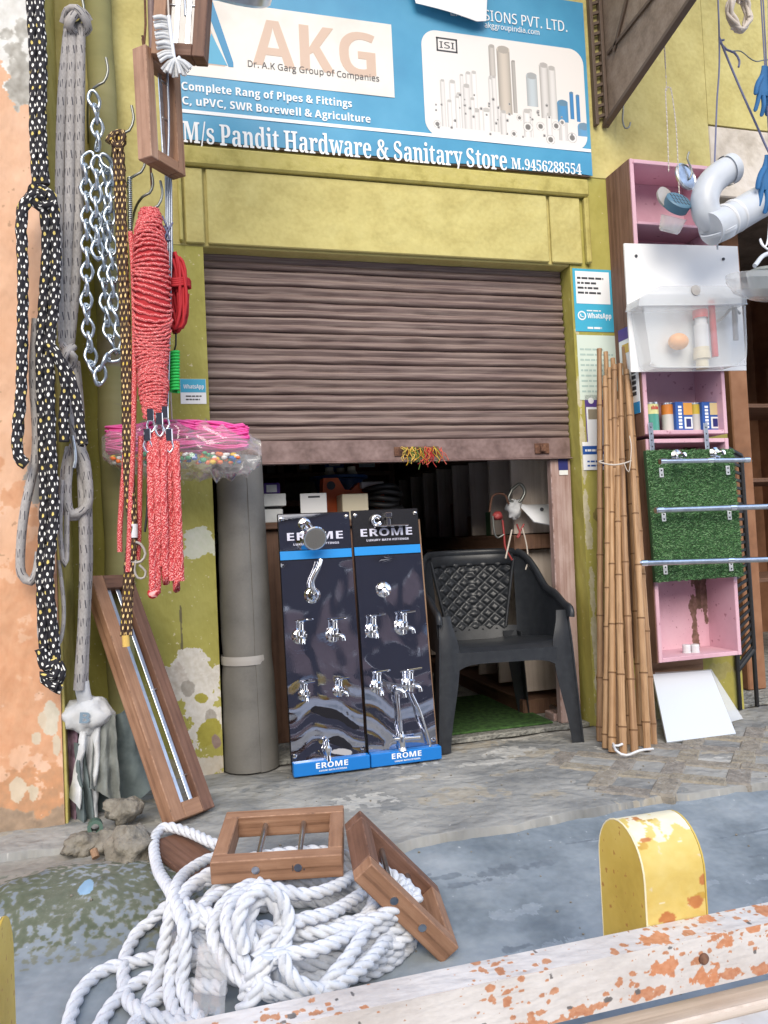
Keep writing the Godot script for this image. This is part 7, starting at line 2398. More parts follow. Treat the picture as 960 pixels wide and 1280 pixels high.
	cord(dr, "hanger", [Vector3(0.041, 1.832, 0.4), Vector3(0.0402, 2.025, 0.4), Vector3(0.0401, 2.167, 0.42)], 0.004, M.steel_wire)
	var gc := thing("green_hank", "small bright green wound cord beside the left sticker", "cord", Vector3(0.0277, 1.393, 0.38))
	var gp := []
	for i in 13 * 14 + 1:
		var w := TAU * i / 14.0
		gp.append(Vector3(0.0355, 1.536, 0.38).lerp(Vector3(0.0305, 1.399, 0.38), float(i) / (13 * 14)) + Vector3(cos(w) * 0.014, 0, sin(w) * 0.012))
	var gm := MB.new()
	gm.tube(gp, 0.0052, 7)
	part(gc, "winding", gm, M.green_cord)
	cord(gc, "string", [Vector3(0.0357, 1.541, 0.38), Vector3(0.0426, 1.588, 0.39), Vector3(0.0413, 1.839, 0.38)], 0.003, M.black)
	# bundle of steel cables running down beside the hank
	var cb := thing("cable_rods", "bundle of thin steel cables hanging beside the red hank", "cables", Vector3(0.0065, 1.31, 0.42))
	for k in 4:
		var dx := (k - 1.5) * 0.006
		cord(cb, "cable", [Vector3(Vector3(0.04, 2.236, 0.42).x + dx, Vector3(0.04, 2.236, 0.42).y, 0.42 + 0.003 * k), Vector3(0.0307, 1.906, 0.42) + Vector3(dx, 0, 0.002 * k), Vector3(0.0075, 1.552, 0.42) + Vector3(dx * 1.4, 0, 0), Vector3(-0.0037, 1.308, 0.43) + Vector3(dx, 0, 0)], 0.0035, M.steel_wire)
	cord(cb, "twist", [Vector3(0.0128, 1.983, 0.43), Vector3(0.0295, 1.943, 0.43), Vector3(0.0457, 1.963, 0.43), Vector3(0.018, 1.912, 0.43), Vector3(0.0358, 1.903, 0.43), Vector3(0.0168, 1.95, 0.43)], 0.003, M.cord_blue)
	var sp := thing("coil_spring", "thin steel spring hanging on a hook left of the red hank", "spring", Vector3(-0.0943, 1.926, 0.42))
	var spp := []
	for i in 26 * 10 + 1:
		var w := TAU * i / 10.0
		spp.append(Vector3(-0.088, 2.11, 0.42).lerp(Vector3(-0.0916, 1.931, 0.42), i / 260.0) + Vector3(cos(w) * 0.007, 0, sin(w) * 0.007))
	var spm := MB.new()
	spm.tube(spp, 0.002, 5)
	part(sp, "coil", spm, M.zinc)
	hook(Vector3(-0.0798, 2.127, 0.42), "bent wire hook carrying the thin steel spring")
	hook(Vector3(-0.0493, 2.068, 0.4), "small bent wire hook between the spring and red hank", 0.8)
	# pink pack in a clear bag
	var pk := thing("pink_ribbon_pack", "long pack of pink ribbon and coloured beads in a clear plastic bag", "pack", Vector3(0.0491, 1.139, 0.24))
	rng.seed = 8
	var pf := MB.new()
	var e0: Vector3 = Vector3(-0.1969, 1.242, 0.22)
	var e1: Vector3 = Vector3(0.2791, 1.245, 0.24)
	for k in 90:
		var yo := rng.randf_range(-0.025, 0.062)
		var zo := rng.randf_range(-0.03, 0.035)
		var p := []
		for i in 7:
			var s := i / 6.0
			var w := 0.85 + 0.25 * sin(s * PI)
			if k % 3 == 0: w *= 1.15
			p.append(e0.lerp(e1, s) + Vector3(rng.randf_range(-0.01, 0.01), yo * w + 0.012 * sin(s * 9.0 + k), zo * w))
		pf.tube(spline(p, 0.03), 0.009, 6, 0, 0, 0.2, 0.4)
	part(pk, "ribbons", pf, M.pink_film)
	for c5 in 5:
		var bm := MB.new()
		for k in 26:
			var s := rng.randf()
			bm.blob(Vector3(-0.1861, 1.185, 0.25).lerp(Vector3(0.2653, 1.183, 0.27), s) + Vector3(0, rng.randf_range(-0.018, 0.018), rng.randf_range(-0.015, 0.02)), Vector3(0.011, 0.008, 0.008) * rng.randf_range(0.7, 1.2), 0.3, 2.0, k, 8)
		var bp := part(pk, "beads", bm, M.beads[c5])
		bp.set_meta("kind", "stuff")
	var bg := MB.new()
	var fz := FastNoiseLite.new()
	fz.seed = 4; fz.frequency = 9.0; fz.fractal_octaves = 3
	var gb := []
	for j in 21:
		var row := []
		for i in 29:
			var s := (i / 28.0)
			var w := TAU * (i % 28) / 28.0
			var t := j / 20.0
			var c0: Vector3 = Vector3(-0.2177, 1.23, 0.23).lerp(Vector3(0.3285, 1.202, 0.25), t)
			var rr := 0.095 * pow(sin(PI * clampf(t * 0.92 + 0.04, 0, 1)), 0.45)
			var d := Vector3(0, cos(w), sin(w))
			var q := c0 + d * rr * (Vector3(1, 1.05, 0.75)) * (1.0 + 0.7 * fz.get_noise_3d(c0.x * 3.0 + d.y * 0.3, d.y * 0.5, d.z * 0.5 + t * 2.0))
			row.append(q)
		gb.append(row)
	bg.grid(gb, true)
	part(pk, "clear_bag", bg, M.bag)
	cord(pk, "string", [Vector3(0.0196, 1.31, 0.25), Vector3(0.0193, 1.527, 0.3), Vector3(0.0283, 1.846, 0.36)], 0.003, M.cord_pale)
	# hanging wooden frames
	var f1 := thing("hanging_rod_frame", "small wooden rod frame hanging below the other on steel cables", "wooden frame", Vector3(0.041, 2.115, 0.5), "wooden rod frames hung above the ropes")
	var xa := Transform3D(Basis(Vector3(0, 1, 0), deg_to_rad(38)) * Basis(Vector3(0, 0, 1), PI / 2 + 0.02) * Basis(Vector3(1, 0, 0), deg_to_rad(-78)), Vector3(0.0373, 2.291, 0.52))
	rod_frame(f1, 0.36, 0.17, 0.055, 0.036, xa, true, M.wood_pale, M.wood)
	cord(f1, "cable", [Vector3(0.0369, 2.141, 0.5), Vector3(0.0443, 2.276, 0.5), Vector3(0.0454, 2.518, 0.5), Vector3(Vector3(0.0468, 2.626, 0.5).x, 3.62, 0.5)], 0.004, M.steel_wire)
	var f2 := thing("hanging_rod_frame", "darker wooden rod frame hanging in front of the banner's corner", "wooden frame", Vector3(0.084, 2.421, 0.62), "wooden rod frames hung above the ropes")
	var xb := Transform3D(Basis(Vector3(0, 1, 0), deg_to_rad(-36)) * Basis(Vector3(0, 0, 1), PI / 2 - 0.12) * Basis(Vector3(1, 0, 0), deg_to_rad(-70)), Vector3(0.0934, 2.609, 0.62))
	rod_frame(f2, 0.36, 0.17, 0.06, 0.04, xb, true, M.wood, M.wood_dark)
	cord(f2, "cable", [Vector3(0.1061, 2.553, 0.62), Vector3(Vector3(0.103, 2.605, 0.62).x, 3.62, 0.62)], 0.004, M.steel_wire)
	var wb := thing("white_brush", "white fan pleated cord brush between the hanging wooden frames", "brush", Vector3(0.06, 2.429, 0.56))
	for k in 30:
		var q := k / 29.0
		var base: Vector3 = Vector3(0.0584, 2.523, 0.64).lerp(Vector3(0.0678, 2.384, 0.66), minf(q * 1.7, 1.0))
		var an := lerpf(PI, PI * 1.92, clampf((q - 0.45) / 0.55, 0.0, 1.0))
		var dv := Vector3(cos(an), sin(an) * 0.9, 0.2 * sin(k * 1.7)).normalized()
		cord(wb, "bristle", [base, base + dv * 0.028 + Vector3(0, 0.003, 0.004), base + dv * 0.052 + Vector3(0, -0.003, 0)], 0.0052, M.rag_white, 6)
	cord(wb, "handle", [Vector3(0.0535, 2.519, 0.66), Vector3(0.0618, 2.418, 0.66), Vector3(0.0676, 2.379, 0.66), Vector3(0.0824, 2.391, 0.66)], 0.006, M.white_plastic)
	cord(wb, "string", [Vector3(0.0535, 2.519, 0.66), Vector3(Vector3(0.0482, 2.569, 0.66).x, 3.62, 0.61)], 0.003, M.cord_pale)
	var sc := thing("string_line", "thin brown cord hanging beside the wooden frames", "cord", Vector3(-0.018, 2.076, 0.4))
	cord(sc, "cord", [Vector3(Vector3(-0.0154, 2.741, 0.4).x, 3.62, 0.4), Vector3(-0.0184, 2.657, 0.4), Vector3(-0.0303, 2.614, 0.4), Vector3(-0.0174, 2.462, 0.4), Vector3(-0.02, 2.241, 0.4), Vector3(-0.0178, 2.081, 0.4)], 0.004, M.rust)
	cord(sc, "strap", [Vector3(Vector3(0.0109, 2.738, 0.41).x, 3.62, 0.41), Vector3(0.0016, 2.625, 0.41), Vector3(-0.0013, 2.542, 0.41)], 0.012, M.shutter_bar)

func cloth_strip(t: Node3D, nm: String, top: Array, bot: Array, amp: float, sd: int, m: Material) -> void:
	var f := FastNoiseLite.new()
	f.seed = sd; f.frequency = 6.0
	var g := []
	for j in 15:
		var row := []
		for i in 13:
			var s := i / 12.0
			var v := j / 14.0
			var p: Vector3 = bot[0].lerp(bot[1], s).lerp(top[0].lerp(top[1], s), v)
			p += Vector3(0.3, 0, 1) * amp * (sin(s * 11.0 + sd + v * 1.3) * (0.4 + 0.6 * (1.0 - v)) + f.get_noise_2d(s * 0.4, v * 0.4 + sd))
			p.y += 0.02 * f.get_noise_2d(s * 0.8, sd) if j == 0 else 0.0
			row.append(p)
		g.append(row)
	var b := MB.new()
	b.sheet(g, 0.003)
	part(t, nm, b, m)

func left_ground() -> void:
	# long wooden frame leaning on the pillar
	var f := thing("leaning_rod_frame", "long wooden frame with two steel rails leaning on the pillar under the red cords", "wooden frame", Vector3(-0.0042, -0.01, 0.4854))
	var lo: Vector3 = (Vector3(-0.0482, -0.01, 0.5111) + Vector3(0.066, -0.01, 0.4064)) * 0.5
	var hi: Vector3 = (Vector3(-0.3303, 0.7397, 0.2) + Vector3(-0.1402, 0.739, 0.08)) * 0.5
	var u := (hi - lo).normalized()
	var wv: Vector3 = (Vector3(0.066, -0.01, 0.4064) - Vector3(-0.0482, -0.01, 0.5111)).normalized()
	wv = (wv - u * wv.dot(u)).normalized()
	var xf := Transform3D(Basis(u, wv.cross(u) * -1.0, wv), lo.lerp(hi, 0.5))
	if xf.basis.determinant() < 0: xf.basis.y = -xf.basis.y
	if xf.basis.y.z < 0: xf.basis = Basis(u, -xf.basis.y, -wv)
	rod_frame(f, lo.distance_to(hi) + 0.02, 0.175, 0.055, 0.05, Transform3D(xf.basis, xf.origin - xf.basis.y * 0.0 + Vector3(0, 0.012, 0.0)), true, M.wood_dark, M.wood)
	# rag bag under the ropes
	var b := thing("rag_bag", "white printed plastic bag stuffed with grey rags hanging from the grey rope", "bag", Vector3(-0.2993, -0.0572, 0.3))
	var bm := MB.new()
	bm.blob(Vector3(-0.2839, 0.3321, 0.33), Vector3(0.08, 0.06, 0.055), 0.32, 1.1, 23, 28)
	part(b, "white_bag", bm, M.rag_white)
	letters(b, "B", "Droid Sans", 700, Vector3(-0.3045, 0.3221, 0.395), Vector3(-0.2732, 0.3188, 0.395), 0.035, mat(c8(120, 140, 156), 0.6))
	var nk := MB.new()
	nk.tube(spline([Vector3(-0.298, 0.4471, 0.35), Vector3(-0.2942, 0.4102, 0.35), Vector3(-0.2866, 0.3711, 0.34)], 0.01), 0.024, 10)
	part(b, "neck", nk, M.rag_white)
	cloth_strip(b, "rag", [Vector3(-0.3456, 0.2895, 0.32), Vector3(-0.2809, 0.3008, 0.32)], [Vector3(-0.3683, -0.0472, 0.3), Vector3(-0.3089, -0.0453, 0.3)], 0.028, 3, M.rag_mauve)
	cloth_strip(b, "rag", [Vector3(-0.3067, 0.2941, 0.36), Vector3(-0.2269, 0.3271, 0.36)], [Vector3(-0.3453, 0.0664, 0.34), Vector3(-0.2642, -0.0068, 0.34)], 0.03, 5, M.rag_white)
	cloth_strip(b, "rag", [Vector3(-0.2631, 0.3053, 0.35), Vector3(-0.2025, 0.3329, 0.35)], [Vector3(-0.2824, 0.1057, 0.37), Vector3(-0.191, 0.0421, 0.37)], 0.02, 8, M.rag_grey)
	cloth_strip(b, "rag", [Vector3(-0.2579, 0.2939, 0.3), Vector3(-0.1545, 0.3365, 0.3)], [Vector3(-0.2717, -0.0787, 0.28), Vector3(-0.0974, 0.0552, 0.28)], 0.016, 11, M.rag_slate)
	cloth_strip(b, "rag", [Vector3(-0.3239, 0.2472, 0.35), Vector3(-0.2942, 0.2568, 0.35)], [Vector3(-0.3224, -0.0159, 0.35), Vector3(-0.269, -0.0287, 0.35)], 0.03, 23, M.rag_slate)
	cloth_strip(b, "rag", [Vector3(-0.3709, 0.2663, 0.24), Vector3(-0.2557, 0.2807, 0.24)], [Vector3(-0.3806, -0.0533, 0.2), Vector3(-0.2445, -0.0726, 0.2)], 0.02, 14, M.dark_wall)
	# stones and a pipe end
	var rk: Array = [[Vector3(-0.147, -0.02, 0.6562), Vector3(0.065, 0.055, 0.09), "grey broken stone block beside the foot of the leaning frame"], [Vector3(-0.2252, -0.02, 0.561), Vector3(0.05, 0.03, 0.06), "small rounded pale stone below the rag bag"], [Vector3(-0.1741, 0.03, 0.4585), Vector3(0.06, 0.04, 0.055), "dark rough stone tucked under the slate rag"], [Vector3(-0.2863, -0.02, 0.562), Vector3(0.06, 0.035, 0.05), "flat grey stone at the orange wall's corner"]]
	for k in 4:
		var s := thing("stone", rk[k][2], "stone", rk[k][0], "stones at the foot of the wall")
		var m := MB.new()
		m.blob(rk[k][0] + Vector3(0, rk[k][1].y * 0.5, 0), rk[k][1], 0.55, 0.9, 60 + k, 26, rot_y(20 * k))
		part(s, "rock", m, M.rock)
	var pe := thing("green_pipe_end", "short green plastic pipe end sticking out below the rags", "pipe", Vector3(-0.2565, 0, 0.482))
	var pm := MB.new()
	var pc: Vector3 = Vector3(-0.2535, 0.01, 0.512)
	pm.lathe([Vector2(0.012, -0.07), Vector2(0.012, 0.012), Vector2(0.0225, 0.012), Vector2(0.0225, -0.07)].map(func(v: Vector2) -> Vector2: return v), 18, Transform3D(Basis(Vector3(0, 1, 0), 0.1) * Basis(Vector3(1, 0, 0), PI / 2 - 0.2), pc + Vector3(0, 0.02, 0.02)))
	part(pe, "pipe", pm, mat(c8(70, 96, 84), 0.5))
	var st := thing("wood_stub", "small broken stub of pale wood on the ground below the pipe end", "stub", Vector3(-0.246, -0.01, 0.6549))
	var sm := MB.new()
	sm.rod(Vector3(-0.2472, 0.01, 0.6591), Vector3(-0.2399, -0.008, 0.6748), 0.011, 10)
	part(st, "stub", sm, M.ply)

func rope_pile() -> void:
	rng.seed = 606
	var t := thing("white_rope_pile", "big tangled pile of thick white three strand rope on the ramp", "rope", Vector3(0.1827, -0.1, 1.148))
	var R := 0.0148
	var all := []
	var c: Vector3 = Vector3(0.2582, -0.06, 1.201)
	# body of the coil: flat stacked ovals
	for k in 13:
		var p := []
		var ph := rng.randf() * TAU
		var ax := 0.27 - 0.012 * (k % 5) + rng.randf_range(-0.02, 0.015)
		var az := 0.16 - 0.01 * (k % 4) + rng.randf_range(-0.02, 0.02)
		var yy := -0.115 + k * 0.0115
		for i in 10:
			var a := TAU * i / 10.0 + ph * 0.1
			var q := Vector3(c.x + 0.0 + cos(a) * ax + rng.randf_range(-0.014, 0.014), 0, c.z + sin(a) * az + 0.05 * cos(a) + rng.randf_range(-0.014, 0.014))
			q.y = yy + R - 0.14 * (q.z - c.z) + rng.randf_range(-0.006, 0.01)
			p.append(q)
		all.append(spline(p, 0.007, true))
	var paths: Array = [
		[Vector3(0.1232, 0.02, 0.8367), Vector3(0.0757, 0.03, 0.7835), Vector3(0.0181, 0.03, 0.682), Vector3(-0.0461, 0.03, 0.6143), Vector3(-0.0776, 0.02, 0.68), Vector3(-0.0653, 0.02, 0.8912), Vector3(-0.0296, 0.04, 1.103), Vector3(-0.0055, 0.04, 1.258), Vector3(-0.0012, -0.01, 1.301), Vector3(-0.0102, -0.06, 1.333), Vector3(0.0072, -0.08, 1.399), Vector3(0.0389, -0.09, 1.47)],
		[Vector3(0.1478, 0.02, 0.9384), Vector3(0.0837, 0.02, 0.879), Vector3(0.0143, 0.03, 0.9642), Vector3(-0.018, 0.05, 1.099), Vector3(-0.03, 0.03, 1.166), Vector3(-0.048, -0.03, 1.207), Vector3(-0.0647, -0.08, 1.259), Vector3(-0.0902, -0.1, 1.328), Vector3(-0.1027, -0.1, 1.415)],
		[Vector3(0.1417, 0.02, 1.01), Vector3(0.0499, 0.03, 1.039), Vector3(-0.0292, 0, 1.068), Vector3(-0.0968, -0.05, 1.068), Vector3(-0.1344, -0.08, 1.146), Vector3(-0.1322, -0.09, 1.257), Vector3(-0.1022, -0.09, 1.341), Vector3(-0.0407, -0.09, 1.401), Vector3(0.0211, -0.09, 1.45), Vector3(0.0955, -0.09, 1.503)],
		[Vector3(0.1577, 0.03, 1.062), Vector3(0.0575, 0.04, 1.181), Vector3(0.024, 0.03, 1.248), Vector3(-0.0071, 0, 1.266), Vector3(-0.0329, -0.05, 1.295), Vector3(-0.0341, -0.08, 1.348), Vector3(-0.0124, -0.09, 1.411), Vector3(0.0511, -0.09, 1.474)],
		[Vector3(0.0335, -0.03, 1.16), Vector3(-0.0315, -0.06, 1.181), Vector3(-0.1031, -0.08, 1.176), Vector3(-0.1809, -0.1, 1.188), Vector3(-0.2254, -0.11, 1.249), Vector3(-0.2423, -0.11, 1.349)],
		[Vector3(0.0515, -0.04, 1.242), Vector3(-0.0199, -0.07, 1.251), Vector3(-0.0927, -0.09, 1.239), Vector3(-0.1533, -0.1, 1.293), Vector3(-0.1854, -0.11, 1.369)],
		[Vector3(0.0748, -0.07, 1.361), Vector3(0.0095, -0.08, 1.308), Vector3(-0.0576, -0.09, 1.306), Vector3(-0.1018, -0.1, 1.361), Vector3(-0.1175, -0.1, 1.423)],
		[Vector3(0.1895, 0.05, 1.143), Vector3(0.1274, 0.06, 1.198), Vector3(0.0793, 0.05, 1.254), Vector3(0.0575, 0.03, 1.317), Vector3(0.0705, 0, 1.365), Vector3(0.1049, -0.02, 1.426), Vector3(0.1479, -0.03, 1.477), Vector3(0.2112, -0.05, 1.48), Vector3(0.2676, -0.06, 1.459)],
		[Vector3(0.1687, 0.06, 1.196), Vector3(0.1025, 0.07, 1.288), Vector3(0.0867, 0.05, 1.353), Vector3(0.1071, 0.02, 1.419), Vector3(0.1417, -0.01, 1.467), Vector3(0.1809, -0.03, 1.494)],
		[Vector3(0.4065, 0.03, 1.155), Vector3(0.3482, 0.05, 1.243), Vector3(0.2748, 0.06, 1.282), Vector3(0.2142, 0.07, 1.256), Vector3(0.1685, 0.07, 1.203)],
		[Vector3(0.41, 0.02, 1.24), Vector3(0.3177, 0.04, 1.343), Vector3(0.2408, 0.05, 1.375), Vector3(0.1771, 0.04, 1.395), Vector3(0.1356, 0.01, 1.426)],
		[Vector3(0.4422, 0, 1.25), Vector3(0.3523, 0.01, 1.386), Vector3(0.2701, 0.02, 1.447), Vector3(0.1939, 0.02, 1.451), Vector3(0.1355, 0, 1.454)],
		[Vector3(0.4686, -0.04, 1.304), Vector3(0.3775, -0.03, 1.436), Vector3(0.2998, -0.03, 1.497), Vector3(0.2244, -0.03, 1.505), Vector3(0.1468, -0.02, 1.489)],
		[Vector3(0.458, 0, 1.175), Vector3(0.4019, 0.01, 1.348), Vector3(0.3376, 0, 1.448), Vector3(0.2783, -0.02, 1.498), Vector3(0.2503, -0.05, 1.5)],
		[Vector3(0.4736, -0.06, 1.31), Vector3(0.4031, -0.04, 1.391), Vector3(0.3255, -0.04, 1.462), Vector3(0.2705, -0.06, 1.495)],
		[Vector3(0.0991, -0.06, 1.476), Vector3(0.1279, -0.03, 1.484), Vector3(0.1511, 0, 1.46), Vector3(0.1605, 0.03, 1.459)],
		[Vector3(0.1847, 0.04, 1.488), Vector3(0.2056, 0, 1.51), Vector3(0.2548, -0.03, 1.516)]]
	for p in paths: all.append(spline(p, 0.007))
	# the loop standing up in the middle
	all.append(spline([Vector3(0.1164, 0.0319, 1.43), Vector3(0.1064, 0.0858, 1.42), Vector3(0.1261, 0.1229, 1.4), Vector3(0.1656, 0.1297, 1.38), Vector3(0.2023, 0.1033, 1.38), Vector3(0.213, 0.058, 1.4), Vector3(0.1919, 0.0212, 1.43), Vector3(0.1529, 0.0189, 1.45), Vector3(0.1318, 0.0039, 1.46), Vector3(0.1105, -0.0505, 1.44)], 0.007))
	all.append(spline([Vector3(0.1824, 0.0099, 1.41), Vector3(0.1997, 0.0427, 1.38), Vector3(0.1858, 0.0915, 1.37), Vector3(0.1555, 0.1068, 1.37), Vector3(0.1326, 0.0712, 1.38), Vector3(0.1357, 0.0301, 1.4), Vector3(0.1637, -0.0064, 1.42), Vector3(0.1905, -0.0444, 1.42), Vector3(0.2392, -0.0895, 1.4)], 0.007))
	for p in all:
		for i in p.size():
			p[i].y = maxf(p[i].y, ramp_y(p[i].x, p[i].z) + R * 0.92)
		var m := MB.new()
		m.tube(p, R, 18, 3, 11.0, 0.32)
		part(t, "coil", m, M.rope)
	# clear plastic strip lying in it
	var s := thing("plastic_strip", "crumpled translucent plastic strip lying on the white rope", "plastic", Vector3(0.0377, -0.03, 1.407))
	cloth_strip(s, "strip", [Vector3(0.0259, 0.02, 1.338), Vector3(0.0921, 0.02, 1.356)], [Vector3(0.0063, -0.04, 1.497), Vector3(0.0664, -0.04, 1.508)], 0.004, 17, M.bag)
	var q2 := thing("plastic_strip", "pale torn plastic sheet under the standing loop of white rope", "plastic", Vector3(0.1265, 0, 1.18))
	cloth_strip(q2, "strip", [Vector3(0.1028, 0.035, 1.165), Vector3(0.1673, 0.04, 1.166)], [Vector3(0.0879, 0.02, 1.318), Vector3(0.1334, 0.02, 1.35)], 0.006, 19, M.paper)
	# two small frames on the pile
	var f1 := thing("small_rod_frame", "small wooden frame with two steel rods lying flat on the white rope", "wooden frame", Vector3(0.22, 0.04, 1.131))
	var a: Vector3 = Vector3(0.0618, 0.115, 1.151)
	var b: Vector3 = Vector3(0.3706, 0.115, 1.225)
	var ux := (b - a).normalized()
	var uz := Vector3(-ux.z, -0.14, ux.x)
	uz = (uz - ux * uz.dot(ux)).normalized()
	uz = Vector3(0, 0.2, 0) * 0.0 + uz
	var uy := uz.cross(ux).normalized()
	var W := 0.25
	var H := 0.058
	rod_frame(f1, a.distance_to(b), W, H, 0.036, Transform3D(Basis(ux, uy, uz), (a + b) * 0.5 - uz * W * 0.5 - uy * H), false, M.wood, M.wood)
	var mk := MB.new()
	var mp: Vector3 = a.lerp(b, 0.62) - uy * 0.02 + uz * 0.0006
	mk.tube([mp, mp - uy * 0.014], 0.0011, 5)
	mk.tube(spline([mp + ux * 0.01, mp + ux * 0.011 - uy * 0.012, mp + ux * 0.012 - uy * 0.004, mp + ux * 0.018 - uy * 0.003], 0.003), 0.0011, 5)
	mk.tube([mp + ux * 0.026 - uy * 0.01, mp + ux * 0.028 - uy * 0.012], 0.002, 5)
	part(f1, "pen_mark", mk, M.ink)
	var f2 := thing("small_rod_frame", "small wooden frame with steel rods tipped up against the rope pile", "wooden frame", Vector3(0.5786, -0.11, 1.362))
	var qa := Vector3(0.408, 0.14, 1.369)
	var lx := (Vector3(0.611, -0.09, 1.356) - qa)
	var wz := (Vector3(0.441, 0.182, 1.125) - qa)
	var ny := Vector3(0.739, 0.64, 0.211).normalized()
	var bs := Basis(lx.normalized(), ny, lx.normalized().cross(ny))
	rod_frame(f2, lx.length(), 0.24, 0.055, 0.036, Transform3D(bs, qa + lx * 0.5 + wz * 0.5 - ny * 0.055), false, M.wood, M.wood_dark)
	# brown board under the loop at the left
	var bd := thing("brown_board", "reddish brown board lying under the rope's upper loop", "board", Vector3(-0.0074, -0.02, 0.7546))
	var bm := MB.new()
	bm.beam(Vector3(-0.0517, 0, 0.6348), Vector3(0.0692, -0.02, 0.8812), 0.12, 0.018, Vector3.UP, 0.002)
	part(bd, "board", bm, M.wood_dark)

func cart() -> void:
	var t := thing("hand_cart", "cart side rail of chipped white and orange paint with yellow half round stakes", "cart", Vector3(0.7, -0.62, 2.1))
	var patches := []
	rng.seed = 55
	var spots := []
	for k in 16: spots.append(Vector2(rng.randf_range(0.5, 2.1), rng.randf_range(0.01, 0.075)))
	for k in 230:
		var rx := rng.randf_range(0.0015, 0.008)
		var sp: Vector2 = spots[k % 16] + Vector2(rng.randfn(0.0, 0.05), rng.randfn(0.0, 0.014))
		patches.append([sp.x, sp.y, rx, rx * rng.randf_range(0.4, 0.8), c8(170, 112, 78), c8(198, 148, 116), 1.0])
	for k in 40:
		patches.append([rng.randf() * 2.2, rng.randf_range(0.0, 0.018), rng.randf_range(0.01, 0.05), 0.008, c8(172, 112, 78), c8(200, 152, 120), 1.0])
	for k in 26:
		patches.append([rng.randf() * 2.2, rng.randf_range(0.0, 0.11), rng.randf_range(0.002, 0.007), rng.randf_range(0.002, 0.006), c8(90, 86, 84), c8(130, 124, 120), 0.9])
	for q in [[1.42, 0.07, 0.02], [1.3, 0.05, 0.03], [1.55, 0.06, 0.03], [1.38, 0.02, 0.03], [1.48, 0.085, 0.018], [1.64, 0.06, 0.025]]:
		patches.append([q[0], q[1], q[2] * 0.7, q[2] * 0.5, c8(184, 118, 78), c8(204, 146, 110), 1.0])
	var pic := wallpic(2.2, 0.084, 800, [c8(186, 178, 172), c8(204, 198, 193), c8(216, 211, 207)], patches, 201, 40, c8(160, 120, 96), 5.0)
	var pm := tmat(pic, 0.55, 1.0, false, bumptex(512, 64, 0.06, 202, 4.0), 0.35)
	part(t, "side_rail", wall_block(-0.55, 0.098, 1.89, 1.65, 0.182, 1.95), pm)
	var bo := MB.new()
	var bp: Vector3 = Vector3(0.8288, 0.1465, 1.95)
	bo.lathe([Vector2(0.0095, 0.0), Vector2(0.009, 0.003), Vector2(0.006, 0.006), Vector2(0.0, 0.007)], 16, Transform3D(Basis(Vector3(1, 0, 0), PI / 2), bp))
	part(t, "bolt", bo, M.rust)
	var pp2 := wallpic(1.1, 0.3, 300, [c8(190, 188, 186), c8(214, 214, 214), c8(222, 222, 222)], [[0.5, 0.15, 0.08, 0.04, c8(186, 108, 66), c8(206, 136, 96), 0.9], [0.8, 0.1, 0.1, 0.05, c8(186, 108, 66), c8(206, 136, 96), 0.9], [0.2, 0.2, 0.1, 0.04, c8(186, 108, 66), c8(206, 136, 96), 0.9]], 204, 45, c8(170, 110, 80))
	var m2 := tmat(pp2, 0.6, 1.0, true)
	for k in 3:
		var b := MB.new()
		var z0: float = [1.9, 1.956, 2.03][k]
		var zw: float = [0.05, 0.07, 0.1][k]
		b.bx(-0.55, 0.03 - 0.01 * k, z0, 1.65, 0.055 - 0.01 * k, z0 + zw, 0.003, Vector2(k * 0.3, 0))
		part(t, "bed_plank", b, M.board_grey if k == 0 else m2)
	for x in [-0.2, 1.2]:
		var b := MB.new()
		b.bx(x, -0.04, 1.9, x + 0.06, 0.009, 2.18, 0.003)
		part(t, "cross_bearer", b, M.wood_dark)
		for z in [1.92, 2.12]:
			var l := MB.new()
			l.bx(x + 0.005, -0.62, z, x + 0.055, -0.0405, z + 0.05, 0.003)
			part(t, "leg", l, M.wood_dark)
		for z in [1.895, 1.94]:
			var s := MB.new()
			s.bx(x, 0.056, z - 0.003, x + 0.05, 0.0995, z + 0.003, 0.001)
			part(t, "rail_support", s, M.rust)
	# yellow half round stakes behind the rail
	var wear := []
	for k in 150:
		var wr := rng.randf_range(0.002, 0.016)
		var wt: Array = [[c8(216, 206, 170), c8(224, 214, 186)], [c8(178, 138, 50), c8(196, 160, 74)], [c8(170, 104, 54), c8(190, 126, 72)]][0 if k % 4 < 2 else (1 if k % 4 == 2 else 2)]
		wear.append([rng.randf() * 0.4, rng.randf() * 0.5, wr, wr * 0.6, wt[0], wt[1], 1.0])
	var yp := wallpic(0.4, 0.5, 420, [c8(190, 160, 76), c8(206, 180, 98), c8(216, 198, 132)], wear + [[0.12, 0.33, 0.1, 0.06, c8(218, 208, 176), c8(226, 218, 192), 0.95], [0.3, 0.4, 0.1, 0.05, c8(218, 208, 176), c8(226, 218, 192), 0.95], [0.1, 0.06, 0.05, 0.035, c8(190, 96, 42), c8(206, 124, 66), 0.7], [0.3, 0.08, 0.1, 0.03, c8(214, 196, 130), c8(224, 206, 150), 0.8]], 206, 40, c8(206, 190, 150), 2.5)
	var ym := tmat(yp, 0.6, 2.0, false, bumptex(256, 256, 0.03, 207, 4.0), 0.3)
	var ends := mat(c8(206, 168, 46), 0.55)
	var en := tmat(wallpic(0.3, 0.3, 512, [c8(176, 146, 54), c8(198, 168, 72), c8(208, 182, 94)], [], 209, 50, c8(170, 120, 50)), 0.6, 3.0)
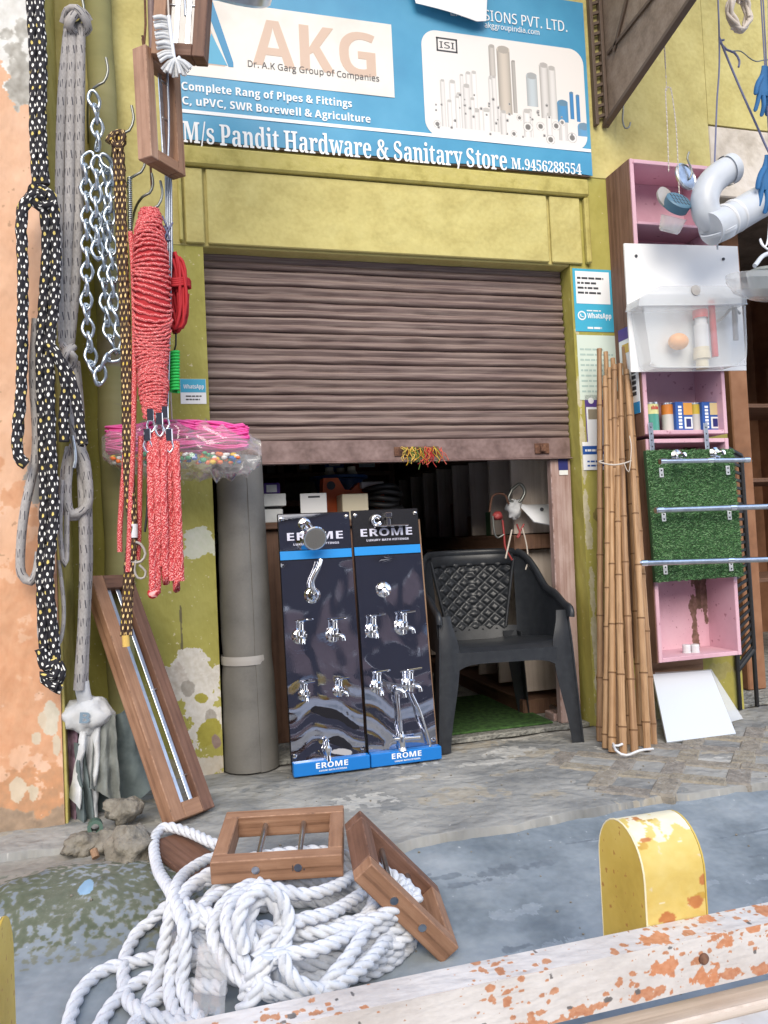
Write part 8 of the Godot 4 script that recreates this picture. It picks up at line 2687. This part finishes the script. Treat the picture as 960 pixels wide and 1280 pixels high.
	for q in [[0.765, 0.885], [-0.38, -0.262]]:
		var zc := 1.815
		var r := 0.0735
		var top := 0.337
		var base := 0.06
		var ring := []
		ring.append(Vector2(zc + r, base))
		for i in 17:
			var a := PI * i / 16.0
			ring.append(Vector2(zc + cos(a) * r, top - r * 1.15 + sin(a) * r * 1.15))
		ring.append(Vector2(zc - r, base))
		var g := []
		for p in ring: g.append([Vector3(q[0] + 0.004, p.y, p.x), Vector3(q[0], p.y - 0.0, p.x), Vector3(lerpf(q[0], q[1], 0.35), p.y, p.x), Vector3(lerpf(q[0], q[1], 0.7), p.y, p.x), Vector3(q[1], p.y, p.x)])
		var m := MB.new()
		var g2 := []
		for row in g: g2.append([row[1], row[2], row[3], row[4]])
		m.grid(g2)
		var st := part(t, "stake", m, ym)
		for side in [[q[0], -1.0], [q[1], 1.0]]:
			var e := MB.new()
			var poly := PackedVector2Array()
			for p in ring: poly.append(Vector2(p.x, p.y))
			if side[1] < 0:
				e.prism(poly, 0.003, Transform3D(Basis(Vector3(0, 0, 1), Vector3.UP, Vector3(-1, 0, 0)), Vector3(side[0] + 0.0, 0, 0)))
			else:
				e.prism(poly, 0.003, Transform3D(Basis(Vector3(0, 0, 1), Vector3.UP, Vector3(-1, 0, 0)), Vector3(side[0] + 0.001, 0, 0)))
			part(st, "end_disc", e, en, false)
		var lip := MB.new()
		var lp := []
		for p in ring: lp.append(Vector3(q[0] + 0.001, p.y, p.x))
		lip.tube(lp, 0.0018, 6)
		part(st, "pale_edge", lip, mat(c8(226, 214, 176), 0.5), false)

func grit() -> void:
	# loose grit and scraps on the pavement and ramp
	rng.seed = 1234
	var g := MB.new()
	for k in 260:
		var x := rng.randf_range(-0.3, 2.6)
		var z := rng.randf_range(0.1, 1.8)
		var y := -0.004 if (z < 0.85 and x > 0.25) else ramp_y(x, z)
		var r := rng.randf_range(0.0015, 0.0045)
		g.blob(Vector3(x, y + r * 0.4, z), Vector3(r, r * 0.7, r), 0.5, 1.0, k, 6)
	var o := mpart(self, "grit", g.mesh(), M.rock, false)
	o.set_meta("kind", "stuff")
	o.set_meta("label", "loose grit scattered over the pavement and ramp")
	o.set_meta("category", "grit")

func street_behind() -> void:
	# house across the street, mirrored in the display boards
	var h := thing("house_across_street", "maroon and grey plastered house across the street, mirrored in the glossy boards", "building", Vector3(0, -0.62, 16.0))
	var w := MB.new()
	w.bx(-16, -0.62, 16.0, 18, 5.6, 16.4, 0.01)
	part(h, "wall", w, mat(c8(72, 66, 70), 0.85))
	var rf := MB.new()
	rf.bx(-16.3, 5.6, 15.4, 18.3, 5.8, 16.6, 0.01)
	part(h, "roof_slab", rf, M.plaster)
	for x in [-6.5, -3.2, 0.4, 3.6, 6.6]:
		var d := MB.new()
		d.bx(x, -0.6, 15.96, x + 1.6, 2.0, 15.998, 0.005)
		var dp := part(h, "shutter_door", d, M.shutter_bar)
		var f := MB.new()
		f.bx(x - 0.1, 2.003, 15.93, x + 1.7, 2.15, 15.998, 0.005)
		part(dp, "door_head", f, M.plaster, false)
